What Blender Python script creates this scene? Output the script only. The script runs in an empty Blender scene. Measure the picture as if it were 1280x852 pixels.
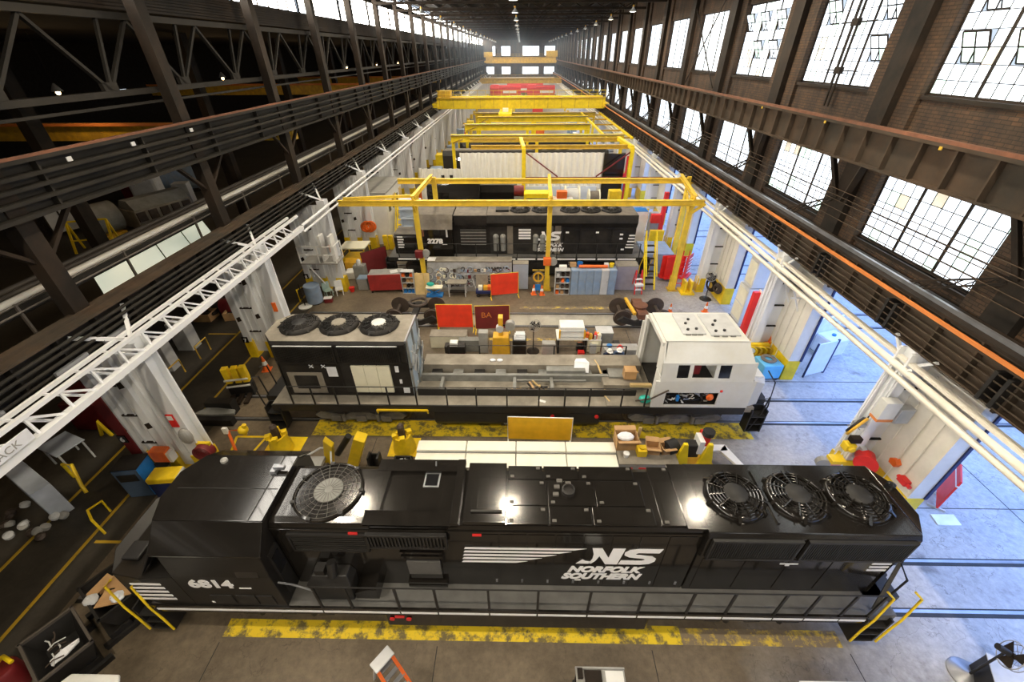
import bpy, bmesh, math, random
from mathutils import Vector as V, Matrix, Quaternion
random.seed(7)
PI = math.pi
S = bpy.context.scene
COL = S.collection

# ---------------------------------------------------------------- camera
CAM_H, F_PX = 13.6, 522.0
th, ps, ro = math.radians(34.65), math.radians(-1.25), math.radians(-.42)
c_f = V((math.sin(ps)*math.cos(th), math.cos(ps)*math.cos(th), -math.sin(th)))
_r = V((math.cos(ps), -math.sin(ps), 0)); _u = _r.cross(c_f)
c_r = _r*math.cos(ro)+_u*math.sin(ro); c_u = -_r*math.sin(ro)+_u*math.cos(ro)
cam = bpy.data.objects.new('camera', bpy.data.cameras.new('camera')); COL.objects.link(cam)
cam.data.sensor_width = 36; cam.data.lens = F_PX*36/1280; cam.data.clip_end = 600; cam.data.clip_start = .05
M = Matrix((c_r, c_u, -c_f)).transposed().to_4x4(); M.translation = (0, 0, CAM_H)
cam.matrix_world = M; S.camera = cam

def _ray(u, v): return c_f + c_r*((u-640)/F_PX) - c_u*((v-426)/F_PX)
def at(u, v, z=0.0):                      # point of the photograph on the plane Z = z
    d = _ray(u, v); k = (z-CAM_H)/d.z; return V((d.x*k, d.y*k, z))
def atY(u, v, Y):
    d = _ray(u, v); k = Y/d.y; return V((d.x*k, Y, CAM_H+d.z*k))
def atX(u, v, X):
    d = _ray(u, v); k = X/d.x; return V((X, d.y*k, CAM_H+d.z*k))

# ---------------------------------------------------------------- world, light level
W = bpy.data.worlds.new('sky'); S.world = W; W.use_nodes = True
wn = W.node_tree.nodes; wl = W.node_tree.links
bg = wn['Background']; bg.inputs[0].default_value = (.72, .84, 1.0, 1); bg.inputs[1].default_value = 1.0
S.view_settings.view_transform = 'Standard'; S.view_settings.look = 'None'
S.view_settings.exposure = 0.0; S.view_settings.gamma = 1.0; S.view_settings.use_curve_mapping = False
LAMP_W = 930; LAMP_COL = (1, .86, .66)
AISLE_W = 2500; AISLE_COL = (.26, .45, 1.0)
WIN_E = 2.0; CLER_E = 26.0

# area lamps under the aisle roof, added to stand for the side aisle's daylight
def area(name, loc, rot, sx, sy, w, col):
    l = bpy.data.lights.new(name, 'AREA'); l.shape = 'RECTANGLE'; l.size = sx; l.size_y = sy; l.energy = w; l.color = col
    o = bpy.data.objects.new(name, l); COL.objects.link(o); o.location = loc; o.rotation_euler = rot; return o
for y0 in (-23, -3, 17, 37, 60, 90):
    area('aisle_daylight_lamp', (19.6, y0+5, 7.6), (0, 0, 0), 6, 19, AISLE_W*(1 if y0 < 40 else 1.3), AISLE_COL)

# ---------------------------------------------------------------- materials
MATS = {}
def mat(name, col, rough=.55, metal=0, var=.12, scale=2.5, bump=0.0, coat=0, emit=0, spec=.5, dirt=None, dirt_amt=.0, bscale=None):
    if name in MATS: return MATS[name]
    m = bpy.data.materials.new(name); m.use_nodes = True; n = m.node_tree.nodes; l = m.node_tree.links
    b = n['Principled BSDF']; b.inputs['Roughness'].default_value = rough; b.inputs['Metallic'].default_value = metal
    b.inputs['Coat Weight'].default_value = coat; b.inputs['Coat Roughness'].default_value = .035
    b.inputs['Specular IOR Level'].default_value = spec
    c = (*col, 1)
    tc = n.new('ShaderNodeTexCoord')
    nz = n.new('ShaderNodeTexNoise'); nz.inputs['Scale'].default_value = scale; nz.inputs['Detail'].default_value = 5
    l.new(tc.outputs['Object'], nz.inputs['Vector'])
    r = n.new('ShaderNodeValToRGB'); e = r.color_ramp.elements
    e[0].position = .3; e[1].position = .7
    e[0].color = (*[x*(1-var) for x in col], 1); e[1].color = (*[min(1, x*(1+var)) for x in col], 1)
    l.new(nz.outputs['Fac'], r.inputs['Fac']); last = r.outputs['Color']
    if dirt:
        n2 = n.new('ShaderNodeTexNoise'); n2.inputs['Scale'].default_value = scale*.6; n2.inputs['Detail'].default_value = 8; n2.inputs['Roughness'].default_value = .7
        l.new(tc.outputs['Object'], n2.inputs['Vector'])
        r2 = n.new('ShaderNodeValToRGB'); r2.color_ramp.elements[0].position = .5-dirt_amt*.3; r2.color_ramp.elements[1].position = .62
        r2.color_ramp.elements[0].color = (0, 0, 0, 1); r2.color_ramp.elements[1].color = (dirt_amt,)*3+(1,)
        l.new(n2.outputs['Fac'], r2.inputs['Fac'])
        mx = n.new('ShaderNodeMix'); mx.data_type = 'RGBA'; l.new(r2.outputs['Color'], mx.inputs[0]); l.new(last, mx.inputs[6]); mx.inputs[7].default_value = (*dirt, 1)
        last = mx.outputs[2]
    l.new(last, b.inputs['Base Color'])
    if emit:
        b.inputs['Emission Color'].default_value = c; b.inputs['Emission Strength'].default_value = emit
    if bump:
        bp = n.new('ShaderNodeBump'); bp.inputs['Strength'].default_value = bump; bp.inputs['Distance'].default_value = .02
        nb = n.new('ShaderNodeTexNoise'); nb.inputs['Scale'].default_value = bscale or scale*6; nb.inputs['Detail'].default_value = 4
        l.new(tc.outputs['Object'], nb.inputs['Vector']); l.new(nb.outputs['Fac'], bp.inputs['Height']); l.new(bp.outputs['Normal'], b.inputs['Normal'])
    MATS[name] = m; return m

black = mat('black_gloss_paint', (.012, .0105, .009), .14, coat=.2, spec=.4, var=.2, bump=.012, bscale=.8)
blacksat = mat('black_satin_paint', (.014, .0125, .011), .38, var=.2, spec=.3)
blackm = mat('black_satin_metal', (.014, .013, .012), .5, var=.3)
undergr = mat('greasy_black', (.018, .016, .014), .6, var=.5, bump=.3)
dusty = mat('dusty_black_roof', (.20, .175, .14), .7, var=.15, dirt=(.05, .045, .04), dirt_amt=.5)
sootbl = mat('sooty_black', (.014, .013, .012), .5, var=.4, dirt=(.06, .05, .04), dirt_amt=.25, spec=.3)
walkway = mat('grey_walkway_tread', (.10, .098, .092), .5, var=.2, bump=.4, bscale=60)
dustydeck = mat('dusty_deck_steel', (.32, .29, .235), .75, var=.2, scale=1.5, dirt=(.12, .10, .075), dirt_amt=.6)
primer = mat('grey_primer_steel', (.23, .235, .22), .65, var=.15, dirt=(.12, .11, .09), dirt_amt=.4)
white = mat('white_paint', (.80, .80, .77), .45, var=.05)
cabwhite = mat('cab_white_primer', (.66, .67, .65), .5, var=.05, scale=1.2, dirt=(.55, .52, .42), dirt_amt=.4)
colwhite = mat('column_white_paint', (.82, .84, .86), .5, var=.03, scale=1.4, dirt=(.6, .58, .55), dirt_amt=.05)
pierwhite = mat('pier_white_paint', (.80, .76, .66), .55, var=.06, scale=1.0, dirt=(.55, .5, .42), dirt_amt=.35)
decal = mat('white_decal', (.86, .86, .86), .4, var=.02)
yellow = mat('safety_yellow_paint', (.90, .63, .012), .4, var=.10, dirt=(.42, .27, .03), dirt_amt=.35)
gantry_y = mat('gantry_yellow_paint', (.80, .56, .04), .5, var=.1, dirt=(.40, .25, .06), dirt_amt=.3)
craney = mat('crane_yellow_paint', (.93, .70, .010), .45, var=.08, dirt=(.55, .36, .02), dirt_amt=.3)
dullyel = mat('weathered_yellow_paint', (.68, .44, .03), .5, var=.15, dirt=(.28, .17, .04), dirt_amt=.6)
red = mat('red_paint', (.72, .025, .02), .45, var=.1)
redscreen = mat('red_welding_vinyl', (.85, .055, .022), .4, var=.14, scale=1.5)
maroon = mat('maroon_vinyl', (.17, .022, .024), .45, var=.2, scale=1.5)
maroonp = mat('dark_red_paint', (.16, .012, .014), .5, var=.15)
orange = mat('orange_paint', (.80, .15, .02), .5, var=.12)
rustor = mat('orange_conductor_rail', (.70, .23, .05), .55, var=.15, scale=.6, dirt=(.32, .11, .04), dirt_amt=.35)
rustrail = mat('rusty_rail', (.20, .085, .048), .7, var=.25, dirt=(.09, .055, .04), dirt_amt=.5, spec=.2)
steel = mat('bright_worn_steel', (.30, .31, .33), .38, metal=.7, var=.15)
glintrail = mat('pipe_with_glint_colour', (1.0, .96, .86), .25, var=.03, scale=.8, dirt=(.8, .6, .4), dirt_amt=.25)  # the windows' glint on the metal is put into the base colour
darkst = mat('dark_structural_steel', (.018, .0155, .013), .6, var=.3, scale=1.0, dirt=(.06, .038, .024), dirt_amt=.4, spec=.12)
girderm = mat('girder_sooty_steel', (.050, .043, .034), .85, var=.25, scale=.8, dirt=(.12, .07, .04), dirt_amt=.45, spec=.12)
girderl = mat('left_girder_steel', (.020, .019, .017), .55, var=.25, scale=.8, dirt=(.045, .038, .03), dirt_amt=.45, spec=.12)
roofdk = mat('sooty_roof_deck', (.016, .014, .012), .9, var=.3, spec=.12)
wood = mat('bare_plywood', (.62, .45, .20), .7, var=.15)
card = mat('brown_cardboard', (.48, .29, .13), .8, var=.15)
cream = mat('cream_enamel', (.80, .77, .60), .45, var=.05)
greypaint = mat('grey_enamel', (.36, .36, .34), .5, var=.1, dirt=(.2, .18, .15), dirt_amt=.4)
lightgrey = mat('light_grey_enamel', (.52, .53, .53), .5, var=.1)
bluegrey = mat('blue_grey_locker_paint', (.23, .34, .50), .45, var=.15, dirt=(.33, .34, .34), dirt_amt=.5)
blue = mat('blue_paint', (.02, .19, .55), .4, var=.12)
skyblue = mat('light_blue_plastic', (.12, .45, .72), .4, var=.1)
navy = mat('navy_paint', (.012, .022, .10), .45, var=.1)
teal = mat('teal_plastic', (.02, .42, .34), .5, var=.15)
rubber = mat('black_rubber', (.018, .018, .018), .7, var=.2)
wheelm = mat('rusty_wheel_steel', (.075, .055, .043), .55, metal=.3, var=.3)
brass = mat('mustard_machine_paint', (.75, .42, .03), .5, var=.15)
skin_m = mat('skin', (.55, .33, .23), .6, var=.08)
denim = mat('navy_workwear', (.02, .03, .07), .8, var=.2)
glassd = mat('dark_window_glass', (.012, .012, .013), .08, var=.05, spec=.8)
pit_w = mat('whitewashed_pit_concrete', (.86, .83, .74), .8, var=.12, scale=1.2, dirt=(.35, .31, .25), dirt_amt=.4)
lampwhite = mat('lamp_lens', (1, .95, .85), .4, var=0, emit=14)
brownpipe = mat('grey_brown_pipe', (.085, .072, .06), .55, var=.2, scale=.7)
screenm = mat('dusty_fan_mesh', (.075, .068, .058), .6, var=.15)
guardm = mat('fan_guard_grey', (.085, .08, .07), .5, var=.1)
headl = mat('lit_headlamp', (1, .93, .8), .3, var=0, emit=6)
ledm = mat('red_lens', (.7, .03, .03), .3, var=.05)
amberscr = mat('amber_welding_vinyl', (.78, .45, .02), .35, var=.1)
bagw = mat('white_plastic_bag', (.78, .80, .84), .5, var=.1)

def win_mat(name, col, e, var):
    m = bpy.data.materials.new(name); m.use_nodes = True; n = m.node_tree.nodes; l = m.node_tree.links
    b = n['Principled BSDF']; b.inputs['Base Color'].default_value = (.7, .72, .7, 1); b.inputs['Roughness'].default_value = .35
    tc = n.new('ShaderNodeTexCoord'); nz = n.new('ShaderNodeTexNoise'); nz.inputs['Scale'].default_value = .7
    l.new(tc.outputs['Object'], nz.inputs['Vector'])
    r = n.new('ShaderNodeValToRGB'); r.color_ramp.elements[0].color = (*[x*(1-var) for x in col], 1); r.color_ramp.elements[1].color = (*col, 1)
    l.new(nz.outputs['Fac'], r.inputs['Fac']); l.new(r.outputs['Color'], b.inputs['Emission Color']); b.inputs['Emission Strength'].default_value = e
    MATS[name] = m; return m
daypane = win_mat('daylit_window_glass', (.78, .88, 1.0), WIN_E, .15)
greenpane = win_mat('daylit_green_glass', (.62, .88, .78), WIN_E*.8, .2)
tanpane = win_mat('daylit_dirty_glass', (.75, .62, .42), WIN_E*.42, .3)
clerpane = win_mat('clerestory_glass', (1.0, .93, .82), CLER_E, .15)
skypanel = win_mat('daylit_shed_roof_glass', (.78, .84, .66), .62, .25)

def brick_mat():
    m = bpy.data.materials.new('sooty_brick'); m.use_nodes = True; n = m.node_tree.nodes; l = m.node_tree.links
    b = n['Principled BSDF']; b.inputs['Roughness'].default_value = .85
    g = n.new('ShaderNodeNewGeometry'); sp = n.new('ShaderNodeSeparateXYZ'); cb = n.new('ShaderNodeCombineXYZ')
    l.new(g.outputs['Position'], sp.inputs[0])
    ad = n.new('ShaderNodeMath'); l.new(sp.outputs['X'], ad.inputs[0]); l.new(sp.outputs['Y'], ad.inputs[1])
    l.new(ad.outputs[0], cb.inputs['X']); l.new(sp.outputs['Z'], cb.inputs['Y'])
    br = n.new('ShaderNodeTexBrick'); l.new(cb.outputs[0], br.inputs['Vector']); br.inputs['Scale'].default_value = 1
    br.inputs['Brick Width'].default_value = .3; br.inputs['Row Height'].default_value = .105; br.inputs['Mortar Size'].default_value = .012
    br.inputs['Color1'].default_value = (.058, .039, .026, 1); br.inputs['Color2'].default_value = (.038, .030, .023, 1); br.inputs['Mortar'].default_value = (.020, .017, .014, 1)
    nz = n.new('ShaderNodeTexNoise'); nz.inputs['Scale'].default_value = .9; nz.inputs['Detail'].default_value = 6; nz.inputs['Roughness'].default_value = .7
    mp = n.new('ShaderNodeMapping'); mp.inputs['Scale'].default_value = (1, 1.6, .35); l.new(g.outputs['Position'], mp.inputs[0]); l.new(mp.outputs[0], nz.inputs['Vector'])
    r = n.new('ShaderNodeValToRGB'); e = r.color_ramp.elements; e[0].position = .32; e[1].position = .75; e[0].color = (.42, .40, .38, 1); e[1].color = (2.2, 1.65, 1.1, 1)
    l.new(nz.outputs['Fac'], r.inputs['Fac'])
    mx = n.new('ShaderNodeMix'); mx.data_type = 'RGBA'; mx.blend_type = 'MULTIPLY'; mx.inputs[0].default_value = 1
    l.new(br.outputs['Color'], mx.inputs[6]); l.new(r.outputs['Color'], mx.inputs[7]); l.new(mx.outputs[2], b.inputs['Base Color'])
    bp = n.new('ShaderNodeBump'); bp.inputs['Strength'].default_value = .8; bp.inputs['Distance'].default_value = .02; l.new(br.outputs['Fac'], bp.inputs['Height']); bp.invert = True
    l.new(bp.outputs['Normal'], b.inputs['Normal']); MATS['brick'] = m; return m
brickm = brick_mat()

def floor_mat(name, c1, c2, stain, rough, joint, pale=None):
    m = bpy.data.materials.new(name); m.use_nodes = True; n = m.node_tree.nodes; l = m.node_tree.links
    b = n['Principled BSDF']; b.inputs['Roughness'].default_value = rough
    g = n.new('ShaderNodeNewGeometry')
    def noise(s, d, ro):
        z = n.new('ShaderNodeTexNoise'); z.inputs['Scale'].default_value = s; z.inputs['Detail'].default_value = d; z.inputs['Roughness'].default_value = ro
        l.new(g.outputs['Position'], z.inputs['Vector']); return z.outputs['Fac']
    def ramp(src, p0, p1, a, bb):
        r = n.new('ShaderNodeValToRGB'); e = r.color_ramp.elements; e[0].position = p0; e[1].position = p1; e[0].color = (*a, 1); e[1].color = (*bb, 1)
        l.new(src, r.inputs['Fac']); return r.outputs['Color']
    def mix(f, a, bb, mode='MIX'):
        x = n.new('ShaderNodeMix'); x.data_type = 'RGBA'; x.blend_type = mode
        if isinstance(f, float): x.inputs[0].default_value = f
        else: l.new(f, x.inputs[0])
        l.new(a, x.inputs[6])
        if isinstance(bb, tuple): x.inputs[7].default_value = (*bb, 1)
        else: l.new(bb, x.inputs[7])
        return x.outputs[2]
    base = ramp(noise(.45, 8, .65), .35, .68, c1, c2)
    if pale:        # aisle daylight put into the colour: paler towards that side, along an uneven edge
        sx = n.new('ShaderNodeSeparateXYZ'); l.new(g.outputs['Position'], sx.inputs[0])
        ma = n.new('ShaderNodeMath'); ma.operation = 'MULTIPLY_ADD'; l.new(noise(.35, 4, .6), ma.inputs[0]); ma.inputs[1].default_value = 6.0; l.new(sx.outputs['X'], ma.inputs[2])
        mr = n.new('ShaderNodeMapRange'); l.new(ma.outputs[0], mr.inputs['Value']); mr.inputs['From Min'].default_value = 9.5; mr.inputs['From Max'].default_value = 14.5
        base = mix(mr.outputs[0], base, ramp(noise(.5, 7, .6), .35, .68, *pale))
    base = mix(1.0, base, ramp(noise(5, 6, .75), .3, .7, (.72,)*3, (1.2,)*3), 'MULTIPLY')
    base = mix(ramp(noise(.9, 5, .6), .60, .70, (0,)*3, (.55,)*3), base, stain)
    vo = n.new('ShaderNodeTexVoronoi'); vo.feature = 'DISTANCE_TO_EDGE'; vo.inputs['Scale'].default_value = .22; 
    ns = n.new('ShaderNodeTexNoise'); ns.inputs['Scale'].default_value = .8; ns.inputs['Detail'].default_value = 6
    l.new(g.outputs['Position'], ns.inputs['Vector'])
    mx = n.new('ShaderNodeMix'); mx.data_type = 'RGBA'; mx.inputs[0].default_value = .18; l.new(g.outputs['Position'], mx.inputs[6]); 
    sc = n.new('ShaderNodeVectorMath'); sc.operation = 'SCALE'; sc.inputs['Scale'].default_value = 6; l.new(ns.outputs['Color'], sc.inputs[0])
    ad = n.new('ShaderNodeVectorMath'); l.new(g.outputs['Position'], ad.inputs[0]); l.new(sc.outputs[0], ad.inputs[1]); l.new(ad.outputs[0], vo.inputs['Vector'])
    crack = ramp(vo.outputs['Distance'], .0, .006, (joint,)*3, (0,)*3)
    base = mix(crack, base, tuple(x*.35 for x in c1))
    l.new(base, b.inputs['Base Color'])
    bp = n.new('ShaderNodeBump'); bp.inputs['Strength'].default_value = .15; bp.inputs['Distance'].default_value = .02; l.new(noise(9, 5, .7), bp.inputs['Height']); l.new(bp.outputs['Normal'], b.inputs['Normal'])
    MATS[name] = m; return m
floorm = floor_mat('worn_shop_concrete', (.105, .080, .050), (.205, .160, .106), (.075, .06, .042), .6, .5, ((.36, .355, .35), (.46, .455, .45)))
aislem = floor_mat('pale_aisle_concrete', (.40, .385, .36), (.52, .50, .47), (.33, .32, .30), .55, .6)
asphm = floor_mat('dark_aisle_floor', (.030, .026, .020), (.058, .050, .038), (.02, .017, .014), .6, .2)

def paint_mat(name, col, under, cover):
    m = bpy.data.materials.new(name); m.use_nodes = True; n = m.node_tree.nodes; l = m.node_tree.links
    b = n['Principled BSDF']; b.inputs['Roughness'].default_value = .55; g = n.new('ShaderNodeNewGeometry')
    z = n.new('ShaderNodeTexNoise'); z.inputs['Scale'].default_value = 2.2; z.inputs['Detail'].default_value = 9; z.inputs['Roughness'].default_value = .72; l.new(g.outputs['Position'], z.inputs['Vector'])
    r = n.new('ShaderNodeValToRGB'); e = r.color_ramp.elements; e[0].position = cover-.06; e[1].position = cover+.05; e[0].color = (*under, 1); e[1].color = (*col, 1)
    l.new(z.outputs['Fac'], r.inputs['Fac']); l.new(r.outputs['Color'], b.inputs['Base Color']); MATS[name] = m; return m
wornyel = paint_mat('worn_yellow_floor_paint', (.80, .58, .02), (.16, .125, .05), .485)
fadeyel = paint_mat('faded_yellow_floor_paint', (.66, .47, .05), (.20, .155, .10), .55)
lineyel = paint_mat('yellow_line_paint', (.48, .31, .02), (.08, .06, .03), .40)

# ---------------------------------------------------------------- mesh building
class B:
    def __init__(s): s.v = []; s.f = []
    def add(s, vs, fs):
        k = len(s.v); s.v += [tuple(p) for p in vs]; s.f += [tuple(i+k for i in f) for f in fs]; return s
    def bx(s, x0, x1, y0, y1, z0, z1):
        return s.add([(x0,y0,z0),(x1,y0,z0),(x1,y1,z0),(x0,y1,z0),(x0,y0,z1),(x1,y0,z1),(x1,y1,z1),(x0,y1,z1)],
                     [(0,3,2,1),(4,5,6,7),(0,1,5,4),(1,2,6,5),(2,3,7,6),(3,0,4,7)])
    def bar(s, p, q, w=.1, h=None, up=(0,0,1)):      # rectangular bar from p to q
        h = h or w; p = V(p); q = V(q); d = (q-p).normalized(); u = V(up)
        if abs(d.dot(u)) > .99: u = V((0,1,0))
        a = d.cross(u).normalized()*w/2; b = a.cross(d).normalized()*h/2
        return s.add([p-a-b, p+a-b, p+a+b, p-a+b, q-a-b, q+a-b, q+a+b, q-a+b],
                     [(0,3,2,1),(4,5,6,7),(0,1,5,4),(1,2,6,5),(2,3,7,6),(3,0,4,7)])
    def cyl(s, p, q, r, r2=None, n=12):
        r2 = r if r2 is None else r2; p = V(p); q = V(q); d = (q-p).normalized(); u = V((0,0,1)) if abs(d.z) < .9 else V((1,0,0))
        a = d.cross(u).normalized(); b = d.cross(a); vs = []
        for c, rr in ((p, r), (q, r2)):
            vs += [c+(a*math.cos(2*PI*i/n)+b*math.sin(2*PI*i/n))*rr for i in range(n)]
        return s.add(vs, [(i, (i+1) % n, n+(i+1) % n, n+i) for i in range(n)]+[tuple(range(n-1, -1, -1)), tuple(range(n, 2*n))])
    def tube(s, pts, r, n=6):
        pts = [V(p) for p in pts]; k0 = len(s.v); N = len(pts); fs = []
        for i, p in enumerate(pts):
            d = (pts[min(i+1, N-1)]-pts[max(i-1, 0)]).normalized(); u = V((0,0,1)) if abs(d.z) < .85 else V((1,0,0))
            a = d.cross(u).normalized(); b = d.cross(a)
            s.v += [tuple(p+(a*math.cos(2*PI*j/n)+b*math.sin(2*PI*j/n))*r) for j in range(n)]
        for i in range(N-1):
            fs += [(k0+i*n+j, k0+i*n+(j+1) % n, k0+(i+1)*n+(j+1) % n, k0+(i+1)*n+j) for j in range(n)]
        s.f += fs+[tuple(k0+j for j in range(n-1, -1, -1)), tuple(k0+(N-1)*n+j for j in range(n))]; return s
    def ring(s, c, R, r, n=32, m=5, axis=(0,0,1)):
        c = V(c); q = V((0,0,1)).rotation_difference(V(axis)); k0 = len(s.v)
        for i in range(n):
            t = 2*PI*i/n
            for j in range(m):
                a = 2*PI*j/m; rr = R+r*math.cos(a)
                s.v.append(tuple(c+q @ V((rr*math.cos(t), rr*math.sin(t), r*math.sin(a)))))
        s.f += [(k0+i*m+j, k0+((i+1) % n)*m+j, k0+((i+1) % n)*m+(j+1) % m, k0+i*m+(j+1) % m) for i in range(n) for j in range(m)]; return s
    def lathe(s, prof, c=(0,0,0), n=20, axis=(0,0,1)):   # profile of (radius, height)
        c = V(c); q = V((0,0,1)).rotation_difference(V(axis)); k0 = len(s.v); N = len(prof)
        for r, z in prof:
            s.v += [tuple(c+q @ V((r*math.cos(2*PI*i/n), r*math.sin(2*PI*i/n), z))) for i in range(n)]
        s.f += [(k0+k*n+i, k0+k*n+(i+1) % n, k0+(k+1)*n+(i+1) % n, k0+(k+1)*n+i) for k in range(N-1) for i in range(n)]
        s.f += [tuple(k0+i for i in range(n-1, -1, -1)), tuple(k0+(N-1)*n+i for i in range(n))]; return s
    def prism(s, poly, d, a, b):   # polygon in the plane across axis d ('x': y,z  'y': x,z  'z': x,y) extruded a..b
        n = len(poly); g = {'x': lambda p, t: (t, p[0], p[1]), 'y': lambda p, t: (p[0], t, p[1]), 'z': lambda p, t: (p[0], p[1], t)}[d]
        return s.add([g(p, a) for p in poly]+[g(p, b) for p in poly], [tuple(range(n)), tuple(range(2*n-1, n-1, -1))]+[(i, n+i, n+(i+1) % n, (i+1) % n) for i in range(n)])
    def loft(s, secs):             # list of equal-length closed sections
        n = len(secs[0]); k0 = len(s.v)
        for c in secs: s.v += [tuple(p) for p in c]
        s.f += [(k0+k*n+i, k0+k*n+(i+1) % n, k0+(k+1)*n+(i+1) % n, k0+(k+1)*n+i) for k in range(len(secs)-1) for i in range(n)]
        s.f += [tuple(k0+i for i in range(n)), tuple(k0+(len(secs)-1)*n+i for i in range(n-1, -1, -1))]; return s
    def sph(s, c, r, n=12, m=8, sc=(1,1,1)):
        return s.add(*_sph(c, r, n, m, sc))
    def rot(s, rz, c=(0,0)):
        co, si = math.cos(rz), math.sin(rz)
        s.v = [(c[0]+(x-c[0])*co-(y-c[1])*si, c[1]+(x-c[0])*si+(y-c[1])*co, z) for x, y, z in s.v]; return s
    def mirx(s): s.v = [(-x, y, z) for x, y, z in s.v]; return s
    def mesh(s, name, m, smooth=None):
        me = bpy.data.meshes.new(name); me.from_pydata(s.v, [], s.f)
        bm = bmesh.new(); bm.from_mesh(me); bmesh.ops.recalc_face_normals(bm, faces=bm.faces); bm.to_mesh(me); bm.free()
        me.materials.append(m)
        if smooth is not None: me.shade_smooth(); me.set_sharp_from_angle(angle=math.radians(smooth))
        return me
    def o(s, name, m, parent=None, smooth=None, bev=0, loc=None):
        ob = bpy.data.objects.new(name, s.mesh(name, m, smooth)); COL.objects.link(ob)
        if parent: ob.parent = parent
        if loc: ob.location = loc
        if bev:
            b = ob.modifiers.new('edge', 'BEVEL'); b.width = bev; b.segments = 2; b.limit_method = 'ANGLE'
        return ob
def _sph(c, r, n, m, sc):
    c = V(c); vs = [(c.x, c.y, c.z-r*sc[2])]
    for j in range(1, m):
        t = -PI/2+PI*j/m
        vs += [(c.x+r*sc[0]*math.cos(t)*math.cos(2*PI*i/n), c.y+r*sc[1]*math.cos(t)*math.sin(2*PI*i/n), c.z+r*sc[2]*math.sin(t)) for i in range(n)]
    vs.append((c.x, c.y, c.z+r*sc[2])); L = len(vs)-1
    fs = [(0, 1+(i+1) % n, 1+i) for i in range(n)]
    for j in range(m-2): fs += [(1+j*n+i, 1+j*n+(i+1) % n, 1+(j+1)*n+(i+1) % n, 1+(j+1)*n+i) for i in range(n)]
    fs += [(1+(m-2)*n+i, 1+(m-2)*n+(i+1) % n, L) for i in range(n)]
    return vs, fs

def tag(o, label=None, cat=None, group=None, kind=None):
    if label: o['label'] = label
    if cat: o['category'] = cat
    if group: o['group'] = group
    if kind: o['kind'] = kind
    return o
ORD = 'first second third fourth fifth sixth seventh eighth ninth tenth eleventh twelfth thirteenth fourteenth fifteenth sixteenth seventeenth eighteenth nineteenth twentieth twenty-first twenty-second twenty-third twenty-fourth twenty-fifth twenty-sixth twenty-seventh twenty-eighth twenty-ninth thirtieth'.split()
def thing(name, label, cat, loc=(0,0,0), rz=0, group=None):
    o = bpy.data.objects.new(name, None); COL.objects.link(o); o.location = loc; o.rotation_euler = (0,0,rz); o.empty_display_size = .2
    return tag(o, label, cat, group)
def struct(name, b, m, parent=None, **k):
    o = b.o(name, m, parent, **k); o['kind'] = 'structure'; return o
def dup(o, parent=None):
    c = o.copy(); COL.objects.link(c)
    if parent: c.parent = parent
    for ch in o.children: dup(ch, c)
    return c
def inst(name, me, parent, loc=(0,0,0), rot=(0,0,0), sc=None):
    o = bpy.data.objects.new(name, me); COL.objects.link(o); o.parent = parent; o.location = loc; o.rotation_euler = rot
    if sc: o.scale = sc
    return o
def text(s, name, parent, m, loc, size, rot=(PI/2,0,0), sx=1.0, shear=0, bold=0, align='LEFT', ext=.004, sp=1.0):
    c = bpy.data.curves.new(name, 'FONT'); c.body = s; c.size = size; c.shear = shear; c.offset = bold; c.extrude = ext; c.align_x = align; c.space_character = sp
    c.resolution_u = 3
    tmp = bpy.data.objects.new(name, c); me = bpy.data.meshes.new_from_object(tmp); bpy.data.objects.remove(tmp); me.materials.clear(); me.materials.append(m)
    o = bpy.data.objects.new(name, me); COL.objects.link(o); o.location = loc; o.rotation_euler = rot; o.scale = (sx, 1, 1)
    if parent: o.parent = parent
    return o

# ================================================================ STRUCTURE
Y0, Y1, PITCH = -42.0, 192.0, 7.6
HY = Y1-Y0
TRACKS = [6.55+PITCH*k for k in range(-1, 9)]
PIT = (21.33, 22.73)

# ---- floor
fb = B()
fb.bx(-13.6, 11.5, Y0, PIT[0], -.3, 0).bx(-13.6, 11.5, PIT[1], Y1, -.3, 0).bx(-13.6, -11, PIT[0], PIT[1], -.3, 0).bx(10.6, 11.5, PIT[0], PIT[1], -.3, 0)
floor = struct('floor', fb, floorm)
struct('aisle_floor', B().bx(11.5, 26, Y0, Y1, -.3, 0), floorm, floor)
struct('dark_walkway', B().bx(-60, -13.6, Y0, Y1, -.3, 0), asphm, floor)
b = B().bx(-11, 10.6, PIT[1]-.02, PIT[1]+.25, -1.3, -.004).bx(-11, 10.6, PIT[0]-.25, PIT[0], -1.3, -.004).bx(-11, 10.6, PIT[0], PIT[1], -1.5, -1.3)
struct('pit_lining', b, pit_w, floor)
for ty in TRACKS[1:]:
    if 20 < ty < 23: ty = 22.03
    for s in (-.75, .75):
        y = ty+s
        g = B().bx(-13.4, 22, y-.16, y-.05, 0, .004) if ty < 40 else B()
        g.bx(-13.4, 22, y+.05, y+.09, 0, .003)
        struct('rail_groove', g, undergr, floor)
        struct('rail', B().bx(-13.4, 22, y-.045, y+.045, 0, .012), steel, floor)
def strip(name, x0, x1, y0, y1, m, z=.006): return struct(name, B().bx(x0, x1, y0, y1, 0, z), m, floor)
strip('yellow_strip', -8.4, 4.6, 4.84, 5.3, wornyel); strip('yellow_strip', 4.6, 9.0, 4.84, 5.25, fadeyel); strip('yellow_strip', -9.0, 10.0, 12.42, 13.35, wornyel)
strip('yellow_strip', -4.5, 4.0, 19.7, 20.0, fadeyel); strip('yellow_strip', 0, 6, 23.3, 23.6, fadeyel)
strip('yellow_line', -14.72, -14.6, -4, 60, lineyel); strip('yellow_line', -16.72, -16.6, -4, 60, lineyel)
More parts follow.
